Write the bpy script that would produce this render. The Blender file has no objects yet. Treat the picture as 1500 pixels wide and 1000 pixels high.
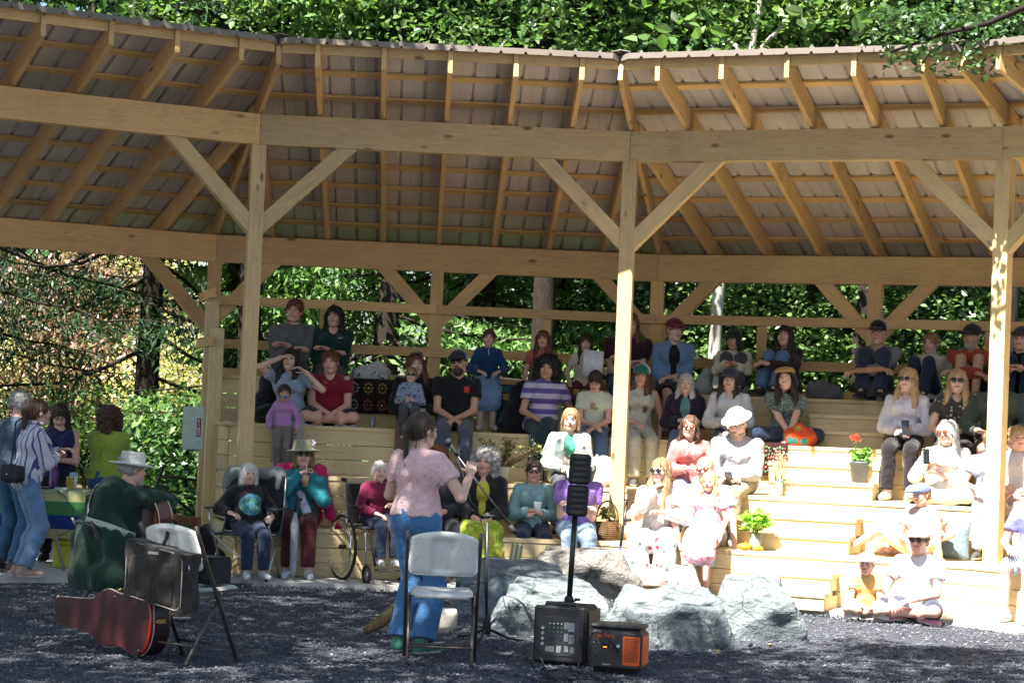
import bpy, math, random
import numpy as np
from mathutils import Vector, Matrix
random.seed(7); rng = np.random.default_rng(7)
R = math.radians
sc = bpy.context.scene
COL = sc.collection
# ---------------- camera ----------------
F_PX, PITCH, ROLL, CAMH = 3122.0, 0.036462, 0.0412, 1.6
cam = bpy.data.cameras.new('camera'); cam.sensor_width = 36.0; cam.lens = 36.0*F_PX/1500.0
cam.clip_start = 0.1; cam.clip_end = 500.0
camo = bpy.data.objects.new('camera', cam); COL.objects.link(camo)
camo.matrix_world = Matrix.Translation((0,0,CAMH)) @ Matrix.Rotation(math.pi/2+PITCH, 4, 'X') @ Matrix.Rotation(ROLL, 4, 'Z')
sc.camera = camo
# ---------------- light ----------------
SUN_EL, SUN_AZ = R(57.3), R(214)
SD = Vector((math.sin(SUN_AZ)*math.cos(SUN_EL), math.cos(SUN_AZ)*math.cos(SUN_EL), math.sin(SUN_EL)))
w = bpy.data.worlds.new('World'); sc.world = w; w.use_nodes = True
nt = w.node_tree; nt.nodes.clear()
sky = nt.nodes.new('ShaderNodeTexSky'); sky.sky_type = 'NISHITA'; sky.sun_disc = False
sky.sun_elevation = SUN_EL; sky.sun_rotation = SUN_AZ; sky.air_density = 1.0; sky.dust_density = 2.0
bg = nt.nodes.new('ShaderNodeBackground'); bg.inputs['Strength'].default_value = 0.05
wo = nt.nodes.new('ShaderNodeOutputWorld')
nt.links.new(sky.outputs[0], bg.inputs[0]); nt.links.new(bg.outputs[0], wo.inputs[0])
sl = bpy.data.lights.new('sun', 'SUN'); sl.energy = 5.0; sl.angle = R(0.53); sl.color = (1.0, 0.95, 0.87)
so = bpy.data.objects.new('sun', sl); COL.objects.link(so)
so.rotation_euler = SD.to_track_quat('Z', 'Y').to_euler(); so.location = (-20, -20, 40)
sc.view_settings.view_transform = 'Standard'; sc.view_settings.look = 'None'
sc.view_settings.gamma = 1.0; sc.view_settings.use_curve_mapping = False
sc.view_settings.exposure = 2.38
sc.cycles.max_bounces = 14; sc.cycles.diffuse_bounces = 8
# ---------------- pixel helpers (photo is 1500x1000) ----------------
def proj(P):
    x, y, z = P[0], P[1], P[2]-CAMH
    yc = y*math.cos(PITCH)+z*math.sin(PITCH); zc = -y*math.sin(PITCH)+z*math.cos(PITCH)
    u = F_PX*x/yc; v = -F_PX*zc/yc
    return 750+u*math.cos(ROLL)-v*math.sin(ROLL), 500+u*math.sin(ROLL)+v*math.cos(ROLL)
def ray(px, py):
    a, b = px-750, py-500
    u = a*math.cos(ROLL)+b*math.sin(ROLL); v = -a*math.sin(ROLL)+b*math.cos(ROLL)
    zc = -v/F_PX
    return Vector((u/F_PX, math.cos(PITCH)-zc*math.sin(PITCH), math.sin(PITCH)+zc*math.cos(PITCH)))
def at_z(px, py, z=0.0):
    d = ray(px, py); t = (z-CAMH)/d.z
    return Vector((0,0,CAMH))+d*t
def at_y(px, py, Y):
    d = ray(px, py); return Vector((0,0,CAMH))+d*(Y/d.y)
# ---------------- polygon of the pavilion ----------------
CX, CY = -0.3532, 12.4542
PH0, DL = -0.264254, 0.437913
TH = math.tan(DL/2)
AF, AR = 8.2869*math.cos(DL/2), 11.2103*math.cos(DL/2)     # apothems of front and rear post lines
ZF, ZR = 4.134, 3.183                                      # undersides of the beams
def bayang(b): return PH0+DL*(b+0.5)
def baymat(b):
    a = bayang(b)
    # columns: t, A, z
    return Matrix(((math.cos(a), math.sin(a), 0, CX), (-math.sin(a), math.cos(a), 0, CY), (0,0,1,0), (0,0,0,1)))
def BW(b, t, A, z): return baymat(b) @ Vector((t, A, z))
def joint(k, rad, z):
    a = PH0+DL*k; return Vector((CX+rad*math.sin(a), CY+rad*math.cos(a), z))
def bay_of(px, A, z):
    for b in (-1, 0, 1, 2):
        t = 0.0
        for _ in range(12):
            x0 = proj(BW(b, t, A, z))[0]; x1 = proj(BW(b, t+.01, A, z))[0]
            t += (px-x0)/((x1-x0)/.01)
        if t <= TH*A or b == 2: return b, t
def spot(px, A, z):
    b, t = bay_of(px, A, z); return BW(b, t, A, z), b
TZ = [0.03, 0.485, 0.97, 1.455, 1.94]                      # tier tops
TA = [None, 7.62, 8.42, 9.22, 10.02, 10.86]                # tier front apothems
# ---------------- scene graph helpers ----------------
def tag(o, label=None, cat=None, group=None, kind=None):
    if label: o['label'] = label
    if cat: o['category'] = cat
    if group: o['group'] = group
    if kind: o['kind'] = kind
    return o
def empty(name, loc=(0,0,0), rz=0.0):
    o = bpy.data.objects.new(name, None); COL.objects.link(o); o.location = loc; o.rotation_euler = (0,0,rz)
    o.empty_display_size = 0.1
    return o
def thing(name, label, cat, loc=(0,0,0), rz=0.0, group=None):
    return tag(empty(name, loc, rz), label, cat, group)
def mesh_np(name, V, Fq, mats=None, fm=None, smooth=True):
    """V (n,3); Fq (m,3|4) array or list of lists"""
    me = bpy.data.meshes.new(name)
    V = np.asarray(V, dtype=np.float32)
    if isinstance(Fq, np.ndarray):
        n, k = Fq.shape; me.vertices.add(len(V)); me.vertices.foreach_set('co', V.ravel())
        me.loops.add(n*k); me.loops.foreach_set('vertex_index', Fq.astype(np.int32).ravel())
        me.polygons.add(n); me.polygons.foreach_set('loop_start', np.arange(0, n*k, k, dtype=np.int32))
        try: me.polygons.foreach_set('loop_total', np.full(n, k, dtype=np.int32))
        except Exception: pass
        me.update(calc_edges=True)
    else:
        me.from_pydata(V.tolist(), [], [list(f) for f in Fq]); me.update()
    for m in (mats or []): me.materials.append(m)
    if fm is not None: me.polygons.foreach_set('material_index', np.asarray(fm, dtype=np.int32))
    me.polygons.foreach_set('use_smooth', np.full(len(me.polygons), smooth, dtype=bool))
    return me
def link(name, me, parent=None, mat4=None):
    o = bpy.data.objects.new(name, me); COL.objects.link(o)
    if parent is not None: o.parent = parent
    if mat4 is not None: o.matrix_local = mat4
    return o
class MB:
    """collects simple solids into ONE mesh (one part)"""
    def __init__(s): s.v = []; s.f = []; s.m = []; s.sm = []
    def add(s, V, Fs, m=0, smooth=False):
        o = len(s.v); s.v += [tuple(p) for p in V]; s.f += [tuple(i+o for i in f) for f in Fs]
        s.m += [m]*len(Fs); s.sm += [smooth]*len(Fs)
    def box(s, lo, hi, m=0, M=None, ch=0.0):
        x0,y0,z0 = lo; x1,y1,z1 = hi
        if ch <= 0:
            V = [(x,y,z) for x in (x0,x1) for y in (y0,y1) for z in (z0,z1)]
            Fs = [(0,1,3,2),(4,6,7,5),(0,4,5,1),(2,3,7,6),(0,2,6,4),(1,5,7,3)]
        else:
            c = min(ch, (x1-x0)*.45, (y1-y0)*.45, (z1-z0)*.45)
            V = []; idx = {}
            for i,(sx,X) in enumerate(((1,x0),(-1,x1))):
                for j,(sy,Y) in enumerate(((1,y0),(-1,y1))):
                    for k,(sz,Z) in enumerate(((1,z0),(-1,z1))):
                        idx[i,j,k,0] = len(V); V.append((X, Y+sy*c, Z+sz*c))
                        idx[i,j,k,1] = len(V); V.append((X+sx*c, Y, Z+sz*c))
                        idx[i,j,k,2] = len(V); V.append((X+sx*c, Y+sy*c, Z))
            Fs = []
            for i in (0,1):
                q = [idx[i,0,0,0], idx[i,0,1,0], idx[i,1,1,0], idx[i,1,0,0]]; Fs.append(q if i == 0 else q[::-1])
                q = [idx[0,i,0,1], idx[1,i,0,1], idx[1,i,1,1], idx[0,i,1,1]]; Fs.append(q if i == 0 else q[::-1])
                q = [idx[0,0,i,2], idx[0,1,i,2], idx[1,1,i,2], idx[1,0,i,2]]; Fs.append(q if i == 0 else q[::-1])
            for a in (0,1):
                for b in (0,1):
                    Fs.append([idx[a,b,0,0], idx[a,b,0,1], idx[a,b,1,1], idx[a,b,1,0]])
                    Fs.append([idx[a,0,b,0], idx[a,1,b,0], idx[a,1,b,2], idx[a,0,b,2]])
                    Fs.append([idx[0,a,b,1], idx[1,a,b,1], idx[1,a,b,2], idx[0,a,b,2]])
            for i in (0,1):
                for j in (0,1):
                    for k in (0,1): Fs.append([idx[i,j,k,0], idx[i,j,k,1], idx[i,j,k,2]])
        if M is not None: V = [tuple(M @ Vector(p)) for p in V]
        s.add(V, Fs, m)
    def tube(s, pts, r, n=8, m=0, caps=True, smooth=True, close=False):
        pts = [Vector(p) for p in pts]; N = len(pts)
        rr = r if isinstance(r, (list, tuple)) else [r]*N
        V = []; prev = None
        for i, p in enumerate(pts):
            a = pts[(i-1) % N] if (i > 0 or close) else p; b = pts[(i+1) % N] if (i < N-1 or close) else p
            d = (b-a).normalized() if (b-a).length > 1e-9 else Vector((0,0,1))
            if prev is None:
                u = d.orthogonal().normalized()
            else:
                u = prev-d*prev.dot(d)
                u = u.normalized() if u.length > 1e-6 else d.orthogonal().normalized()
            prev = u; vv = d.cross(u)
            for k in range(n):
                an = 2*math.pi*k/n; V.append(p+(u*math.cos(an)+vv*math.sin(an))*rr[i])
        Fs = []
        for i in range(N if close else N-1):
            for k in range(n):
                j = (i+1) % N
                Fs.append((i*n+k, i*n+(k+1) % n, j*n+(k+1) % n, j*n+k))
        if caps and not close: Fs.append(tuple(range(n))[::-1]); Fs.append(tuple((N-1)*n+k for k in range(n)))
        s.add(V, Fs, m, smooth)
    def lathe(s, prof, n=20, m=0, M=None, smooth=True):
        V = []
        for r, z in prof:
            for k in range(n):
                a = 2*math.pi*k/n; V.append(Vector((r*math.cos(a), r*math.sin(a), z)))
        Fs = [(i*n+k, i*n+(k+1) % n, (i+1)*n+(k+1) % n, (i+1)*n+k) for i in range(len(prof)-1) for k in range(n)]
        Fs.append(tuple(range(n))[::-1]); Fs.append(tuple((len(prof)-1)*n+k for k in range(n)))
        if M is not None: V = [M @ p for p in V]
        s.add(V, Fs, m, smooth)
    def sphere(s, c, r, n=10, m=0, sc3=(1,1,1), M=None):
        V = []; c = Vector(c)
        for i in range(n+1):
            th = math.pi*i/n
            for k in range(n*2):
                ph = math.pi*k/n
                V.append(c+Vector((r*sc3[0]*math.sin(th)*math.cos(ph), r*sc3[1]*math.sin(th)*math.sin(ph), r*sc3[2]*math.cos(th))))
        Fs = [(i*2*n+k, (i+1)*2*n+k, (i+1)*2*n+(k+1) % (2*n), i*2*n+(k+1) % (2*n)) for i in range(n) for k in range(2*n)]
        if M is not None: V = [M @ p for p in V]
        s.add(V, Fs, m, True)
    def prism(s, poly, z0, z1, m=0, M=None, smooth=False):
        n = len(poly)
        V = [Vector((x,y,z0)) for x,y in poly]+[Vector((x,y,z1)) for x,y in poly]
        Fs = [tuple(range(n))[::-1], tuple(range(n, 2*n))]+[(i, (i+1) % n, n+(i+1) % n, n+i) for i in range(n)]
        if M is not None: V = [M @ p for p in V]
        s.add(V, Fs, m, smooth)
    def build(s, name, mats, parent=None, mat4=None):
        if not isinstance(mats, (list, tuple)): mats = [mats]
        me = mesh_np(name, s.v, s.f, mats, s.m)
        me.polygons.foreach_set('use_smooth', s.sm)
        return link(name, me, parent, mat4)
def frame(o, x, up=(0,0,1)):
    """matrix with X along x, Z near up"""
    x = Vector(x).normalized(); z = Vector(up); z = (z-x*z.dot(x)).normalized(); y = z.cross(x)
    M = Matrix.Identity(4)
    for i in range(3): M[i][0] = x[i]; M[i][1] = y[i]; M[i][2] = z[i]; M[i][3] = o[i]
    return M
# ---------------- materials ----------------
class NG:
    def __init__(s, name, rough=0.6, spec=0.4, metal=0.0):
        s.m = bpy.data.materials.new(name); s.m.use_nodes = True; s.t = s.m.node_tree
        s.b = s.t.nodes['Principled BSDF']; s.b.inputs['Roughness'].default_value = rough
        s.b.inputs['Specular IOR Level'].default_value = spec; s.b.inputs['Metallic'].default_value = metal
    def n(s, typ, **kw):
        nd = s.t.nodes.new('ShaderNode'+typ)
        for k, v in kw.items():
            if k in nd.inputs: nd.inputs[k].default_value = v
            else: setattr(nd, k, v)
        return nd
    def l(s, a, b): s.t.links.new(a, b)
    def coord(s, scale=(1,1,1), kind='Object', offset=True):
        tc = s.n('TexCoord'); mp = s.n('Mapping'); mp.inputs['Scale'].default_value = scale
        s.l(tc.outputs[kind], mp.inputs[0])
        if offset:
            oi = s.n('ObjectInfo'); ml = s.n('Math', operation='MULTIPLY'); ml.inputs[1].default_value = 37.0
            s.l(oi.outputs['Random'], ml.inputs[0]); s.l(ml.outputs[0], mp.inputs['Location'])
        return mp.outputs[0]
    def noise(s, co, sc=5, det=4, rough=.55, dist=0.0):
        nd = s.n('TexNoise', Scale=sc, Detail=det, Roughness=rough, Distortion=dist); s.l(co, nd.inputs['Vector']); return nd.outputs[0]
    def ramp(s, fac, stops, interp='LINEAR'):
        r = s.n('ValToRGB'); r.color_ramp.interpolation = interp
        els = r.color_ramp.elements
        while len(els) < len(stops): els.new(0.5)
        for e, (p, c) in zip(els, stops):
            e.position = p; e.color = (c[0], c[1], c[2], 1)
        s.l(fac, r.inputs[0]); return r.outputs[0]
    def mix(s, fac, a, b, mode='MIX'):
        m = s.n('MixRGB', blend_type=mode)
        for i, v in ((0, fac), (1, a), (2, b)):
            if hasattr(v, 'links') or hasattr(v, 'is_linked'): s.l(v, m.inputs[i])
            else: m.inputs[i].default_value = v if i == 0 else (v[0], v[1], v[2], 1)
        return m.outputs[0]
    def bump(s, h, strength=.3, dist=.01):
        b = s.n('Bump', Strength=strength, Distance=dist); s.l(h, b.inputs['Height']); s.l(b.outputs[0], s.b.inputs['Normal'])
    def col(s, c):
        if hasattr(c, 'is_linked'): s.l(c, s.b.inputs['Base Color'])
        else: s.b.inputs['Base Color'].default_value = (c[0], c[1], c[2], 1)
        return s
_mc = {}
def wood(name, base, dark, knots=True, rough=.65):
    g = NG(name, rough, .25)
    co = g.coord((1.2, 9, 9)); n1 = g.noise(co, 3.2, 5, .6, 1.2)
    co2 = g.coord((1.0, 1.0, 1.0)); n2 = g.noise(co2, 1.6, 3)
    c = g.ramp(n1, [(.25, dark), (.55, base), (.85, [min(1, x*1.12) for x in base])])
    c = g.mix(.28, c, g.ramp(n2, [(.3, [x*.72 for x in base]), (.7, [min(1, x*1.15) for x in base])]))
    co3 = g.coord((.9, 2.4, 2.4))
    if knots:
        v = g.n('TexVoronoi', Scale=2.6); g.l(co3, v.inputs['Vector'])
        k = g.ramp(v.outputs['Distance'], [(0.0, (1,1,1)), (.075, (1,1,1)), (.15, (0,0,0))])
        n3 = g.noise(co3, 1.1, 2); km = g.ramp(n3, [(.5, (0,0,0)), (.56, (1,1,1))])
        kk = g.mix(1.0, k, km, 'MULTIPLY')
        c = g.mix(kk, c, [x*.35 for x in dark])
    # drying checks along the grain
    ck = g.noise(g.coord((.45, 26, 26)), 2.4, 2, .4, .3); c = g.mix(g.ramp(ck, [(.485, (0,0,0)), (.497, (.5,.5,.5)), (.503, (.5,.5,.5)), (.515, (0,0,0))]), c, [x*.45 for x in dark])
    # per board tone
    oi = g.n('ObjectInfo'); tone = g.ramp(oi.outputs['Random'], [(0, (.82,.82,.80)), (1, (1.1,1.08,1.05))])
    c = g.mix(1.0, c, tone, 'MULTIPLY')
    # grey weather stains
    ns = g.noise(g.coord((.7,.7,.7)), 2.2, 6, .7); st = g.ramp(ns, [(.52, (0,0,0)), (.75, (.55,.55,.55))])
    c = g.mix(st, c, [.5*(x+.14) for x in dark])
    g.col(c); g.bump(n1, .25, .004); return g.m
WOOD = wood('pine_wood', (.64,.435,.20), (.53,.345,.14))
WOODP = wood('weathered_pine', (.58,.44,.235), (.47,.34,.16))
WOODB = wood('bench_pine', (.64,.515,.30), (.52,.395,.20))
def plain(name, c, rough=.6, spec=.4, metal=0, bs=0, bd=.003, var=.12, scale=20):
    key = (name, tuple(c), rough, metal)
    if key in _mc: return _mc[key]
    g = NG(name, rough, spec, metal)
    co = g.coord(); n = g.noise(co, scale, 4)
    g.col(g.ramp(n, [(.3, [x*(1-var) for x in c]), (.7, [min(1, x*(1+var)) for x in c])]))
    if bs: g.bump(n, bs, bd)
    _mc[key] = g.m; return g.m
def fabric(name, c, c2=None, pat=None, sc=1.0, thr=.5, c3=None):
    key = ('fab', tuple(c), tuple(c2) if c2 else 0, pat, sc, thr)
    if key in _mc: return _mc[key]
    g = NG(name, .88, .15); g.b.inputs['Sheen Weight'].default_value = .15
    co = g.coord(offset=False); base = list(c)
    if pat is None:
        n = g.noise(co, 7, 4); col = g.ramp(n, [(.3, [x*.86 for x in c]), (.7, [min(1, x*1.12) for x in c])])
    elif pat in ('vstripe', 'hstripe'):
        sep = g.n('SeparateXYZ'); g.l(co, sep.inputs[0])
        if pat == 'hstripe':
            ax = sep.outputs[2]
        else:
            ad = g.n('Math', operation='ADD'); g.l(sep.outputs[0], ad.inputs[0]); ml = g.n('Math', operation='MULTIPLY'); ml.inputs[1].default_value = .5
            g.l(sep.outputs[1], ml.inputs[0]); g.l(ml.outputs[0], ad.inputs[1]); ax = ad.outputs[0]
        m1 = g.n('Math', operation='MULTIPLY'); m1.inputs[1].default_value = sc; g.l(ax, m1.inputs[0])
        fr = g.n('Math', operation='FRACT'); g.l(m1.outputs[0], fr.inputs[0])
        col = g.ramp(fr.outputs[0], [(0, c), (thr, c2)], 'CONSTANT')
    elif pat == 'check':
        ck = g.n('TexChecker', Scale=sc); g.l(co, ck.inputs[0])
        ck.inputs[1].default_value = (*c, 1); ck.inputs[2].default_value = (*c2, 1); col = ck.outputs[0]
    elif pat == 'floral':
        v = g.n('TexVoronoi', Scale=sc); g.l(co, v.inputs['Vector'])
        mask = g.ramp(v.outputs['Distance'], [(thr*.8, (1,1,1)), (thr, (0,0,0))])
        hue = g.n('SeparateColor'); g.l(v.outputs['Color'], hue.inputs[0])
        pc = g.ramp(hue.outputs[0], [(0, c2), (.45, c3 or c2), (.7, c)], 'CONSTANT')
        col = g.mix(mask, c, pc)
    elif pat == 'blot':
        n = g.noise(co, sc, 5, .65, 1.5); col = g.ramp(n, [(thr-.02, c), (thr+.02, c2)])
    g.col(col)
    wv = g.noise(co, 160, 2); fl = g.noise(co, 9, 4)
    ad = g.n('Math', operation='MULTIPLY_ADD'); g.l(fl, ad.inputs[0]); ad.inputs[1].default_value = 6.0; g.l(wv, ad.inputs[2])
    g.bump(ad.outputs[0], .55, .016)
    _mc[key] = g.m; return g.m
def skin(c):
    key = ('skin', tuple(c))
    if key in _mc: return _mc[key]
    g = NG('skin', .5, .35)
    co = g.coord(offset=False); n = g.noise(co, 14, 4)
    g.col(g.ramp(n, [(.3, (c[0]*.92, c[1]*.82, c[2]*.78)), (.7, c)]))
    g.b.inputs['Subsurface Weight'].default_value = 0.0
    g.bump(g.noise(co, 90, 3), .08, .002); _mc[key] = g.m; return g.m
def hairmat(c):
    key = ('hair', tuple(c))
    if key in _mc: return _mc[key]
    g = NG('hair', .48, .4)
    co = g.coord((60, 60, 6), offset=False); n = g.noise(co, 1.6, 4, .6, .6)
    g.col(g.ramp(n, [(.3, [x*.45 for x in c]), (.5, c), (.72, [min(1, x*1.5) for x in c])]))
    g.bump(n, .9, .012); _mc[key] = g.m; return g.m
def leafmat(name, c, trans=.35, var=.35, rough=.33, spec=.6):
    g = NG(name, rough, spec)
    oi = g.n('NewGeometry')
    rnd = oi.outputs['Random Per Island']
    cc = g.ramp(rnd, [(0, [x*(1-var) for x in c]), (.55, c), (.85, (min(1, c[0]*1.6), min(1, c[1]*1.35), c[2]*1.3)), (1, (min(1, c[0]*1.8+.08), min(1, c[1]*1.45+.06), c[2]*2.0+.08))])  # palest random leaves carry whitish sun highlights in their colour
    g.col(cc)
    tr = g.n('BsdfTranslucent'); g.l(g.mix(.5, cc, (min(1, c[0]*2.6), min(1, c[1]*2.6), c[2]*.9)), tr.inputs[0])
    mx = g.n('MixShader'); mx.inputs[0].default_value = trans
    g.l(g.b.outputs[0], mx.inputs[1]); g.l(tr.outputs[0], mx.inputs[2])
    out = g.t.nodes['Material Output']; g.l(mx.outputs[0], out.inputs['Surface']); return g.m
BLACK = plain('black_plastic', (.018,.018,.02), .4, .5)
BLACKM = plain('matte_black', (.022,.022,.024), .75, .3)
STEEL = plain('grey_steel', (.42,.43,.45), .35, .5, .85)
BROWNM = plain('bronze_steel', (.10,.085,.075), .4, .5, .5)
WHITEP = plain('white_plastic', (.62,.62,.58), .45, .4, bs=.05, scale=60)
CHROME = plain('chrome', (.7,.7,.72), .15, .5, 1.0)
RUBBER = plain('rubber', (.03,.03,.032), .85, .2)
def metal_roof():
    g = NG('taupe_roof_metal', .42, .4, .0); co = g.coord((2, .6, 1)); n = g.noise(co, 2, 4)
    g.col(g.ramp(n, [(.3, (.47,.44,.41)), (.7, (.54,.505,.47))])); g.bump(g.noise(g.coord((60, 2, 1)), 2, 2), .04, .002); return g.m
ROOFM = metal_roof(); ROOFX = plain('roof_outer_shaded', (.17,.148,.125), .45, .4, var=.06)  # outer faces coloured darker so the sunlit roof edge reads as shaded
def gravel_mat():
    g = NG('dark_gravel', .8, .35); co = g.coord(offset=False)
    v = g.n('TexVoronoi', Scale=75.0); g.l(co, v.inputs['Vector'])
    hs = g.n('SeparateColor'); g.l(v.outputs['Color'], hs.inputs[0])
    c = g.ramp(hs.outputs[0], [(0, (.022,.026,.036)), (.6, (.05,.056,.072)), (.93, (.10,.105,.12)), (1, (.28,.26,.24))])
    n = g.noise(co, .9, 5, .6); c = g.mix(.35, c, g.ramp(n, [(.35, (.025,.028,.036)), (.65, (.10,.10,.105))]))
    g.col(c); g.bump(v.outputs['Distance'], .9, .02); return g.m
GRAVEL = gravel_mat()
def stone_mat():
    g = NG('gravel_stone', .75, .4); oi = g.n('NewGeometry')
    g.col(g.ramp(oi.outputs['Random Per Island'], [(0, (.028,.034,.047)), (.75, (.075,.083,.105)), (.96, (.14,.14,.155)), (1, (.25,.24,.22))])); return g.m
STONE = stone_mat()
def rockmat(name, tint, dark):
    g = NG(name, .8, .3); co = g.coord(offset=True)
    n = g.noise(co, 3.5, 8, .68, .8); n2 = g.noise(g.coord((1,1,3.5)), 9, 7, .7); n3 = g.noise(co, 28, 5, .7)
    c = g.ramp(n, [(.32, dark), (.5, [x*.75 for x in tint]), (.68, tint)])
    c = g.mix(.45, c, g.ramp(n2, [(.38, [x*.6 for x in dark]), (.6, tint)]))
    c = g.mix(.25, c, g.ramp(n3, [(.4, dark), (.62, [min(1, x*1.3) for x in tint])]))
    vv = g.n('TexVoronoi', Scale=2.6, feature='DISTANCE_TO_EDGE'); mxv = g.n('MixRGB'); mxv.inputs[0].default_value = .18; g.l(co, mxv.inputs[1]); nn_ = g.n('TexNoise', Scale=4.0, Detail=5); g.l(co, nn_.inputs['Vector']); g.l(nn_.outputs[1], mxv.inputs[2]); g.l(mxv.outputs[0], vv.inputs['Vector'])
    c = g.mix(g.ramp(vv.outputs['Distance'], [(0, (.8,.8,.8)), (.02, (0,0,0))]), c, [x*.4 for x in dark])
    g.col(c); ad = g.n('Math', operation='MULTIPLY_ADD'); g.l(n, ad.inputs[0]); ad.inputs[1].default_value = 2.5; g.l(n3, ad.inputs[2])
    g.bump(ad.outputs[0], .85, .035); return g.m
def bark(name, c, lich=None):
    g = NG(name, .9, .15); n = g.noise(g.coord((6,6,1)), 6, 6, .7)
    cc = g.ramp(n, [(.3, [x*.5 for x in c]), (.65, c)])
    if lich: cc = g.mix(g.ramp(g.noise(g.coord(), 5, 5), [(.45, (0,0,0)), (.6, (1,1,1))]), cc, lich)
    g.col(cc); g.bump(n, .9, .04); return g.m
BARK = bark('bark', (.034,.027,.021)); BARKL = bark('alder_bark', (.32,.30,.26), (.46,.46,.42))
CONC = plain('concrete', (.44,.43,.40), .85, .2, bs=.3, bd=.004, var=.18, scale=9)
# ---------------- ground ----------------
def ground():
    # sheet reaching to the horizon, gently uneven, finer near the stage
    xs = np.concatenate([np.linspace(-250,-14,14), np.linspace(-12,12,60), np.linspace(14,250,14)])
    ys = np.concatenate([np.linspace(-120,6,10), np.linspace(8,24,60), np.linspace(26,300,24)])
    X, Y = np.meshgrid(xs, ys, indexing='ij')
    Z = .012*np.sin(X*2.1+Y*1.3)*np.sin(Y*1.7)-.006+.007*np.sin(X*5.3-Y*4.1)
    r = np.hypot(X-CX, Y-CY)
    Z = np.where(r > 7.0, np.minimum(Z, -.012)-.01, Z)
    Z = Z+np.clip(Y-34, 0, 200)*.02*(1+.3*np.sin(X*.3))
    n, m = X.shape; V = np.stack([X,Y,Z], -1).reshape(-1,3)
    i = np.arange(n*m).reshape(n,m); Fq = np.stack([i[:-1,:-1], i[1:,:-1], i[1:,1:], i[:-1,1:]], -1).reshape(-1,4)
    g = NG('ground_cover', .85, .3); co = g.coord(offset=False)
    # dark crushed gravel near the stage; forest litter beyond the pavilion
    src = GRAVEL.node_tree
    cell = g.n('TexVoronoi', Scale=105.0); g.l(co, cell.inputs['Vector'])
    hs = g.n('SeparateColor'); g.l(cell.outputs['Color'], hs.inputs[0])
    c = g.ramp(hs.outputs[0], [(0, (.028,.034,.050)), (.6, (.062,.070,.092)), (.95, (.11,.115,.135)), (1, (.21,.20,.19))])
    nz = g.noise(co, .9, 5, .6); c = g.mix(.35, c, g.ramp(nz, [(.35, (.034,.038,.050)), (.65, (.11,.112,.125))]))
    lit = g.ramp(g.noise(co, 3, 6, .7), [(.35, (.05,.035,.02)), (.55, (.12,.09,.045)), (.7, (.06,.10,.025))])
    sep = g.n('SeparateXYZ'); g.l(co, sep.inputs[0]); mp = g.n('MapRange'); mp.inputs['From Min'].default_value = 22.5; mp.inputs['From Max'].default_value = 25.0
    g.l(sep.outputs[1], mp.inputs[0]); g.col(g.mix(mp.outputs[0], c, lit)); g.bump(cell.outputs['Distance'], .9, .02)
    o = link('ground', mesh_np('ground', V, Fq, [g.m])); tag(o, kind='structure')
ground()
def gravel():
    N = 52000
    y = 10.8+ (19.8-10.8)*rng.random(N)**.85; x = (rng.random(N)-.5)*2*(y*.27)
    r = np.hypot(x-CX, y-CY); k = (r < 7.25) | (y < 14); x, y = x[k], y[k]; N = len(x)
    s = .005+.009*rng.random(N)**2.0; s = np.where(rng.random(N) < .012, s*1.9, s)
    base = np.array([(1,0,0),(-1,0,0),(0,1,0),(0,-1,0),(0,0,.7),(0,0,-.7)])
    T = np.array([(0,2,4),(2,1,4),(1,3,4),(3,0,4),(2,0,5),(1,2,5),(3,1,5),(0,3,5)])
    jit = 1+.5*(rng.random((N,6,1))-.5); V = base[None]*jit*s[:,None,None]
    a = rng.random(N)*6.28; ca, sa = np.cos(a)[:,None], np.sin(a)[:,None]
    V = np.stack([V[:,:,0]*ca-V[:,:,1]*sa, V[:,:,0]*sa+V[:,:,1]*ca, V[:,:,2]+.004*rng.random((N,6))], -1)
    z = .012*np.sin(x*2.1+y*1.3)*np.sin(y*1.7)-.006+.007*np.sin(x*5.3-y*4.1)
    V += np.stack([x, y, z+.003], -1)[:,None,:]
    Fq = (T[None]+(np.arange(N)*6)[:,None,None]).reshape(-1,3)
    o = link('gravel', mesh_np('gravel', V.reshape(-1,3), Fq, [STONE], smooth=False)); tag(o, 'loose dark crushed gravel covering the ground of the stage', 'gravel', kind='stuff')
gravel()
# concrete pad under the seating
def pad():
    for b in (-1,0,1,2):
        A0, A1 = (7.55 if b == -1 else 7.2), 12.2
        k = MB(); k.prism([(-TH*A0+.002,A0),(TH*A0-.002,A0),(TH*A1-.002,A1),(-TH*A1+.002,A1)], -.05, TZ[0])
        o = k.build('concrete_pavement', CONC, None, baymat(b)); tag(o, kind='structure')
pad()
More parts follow.
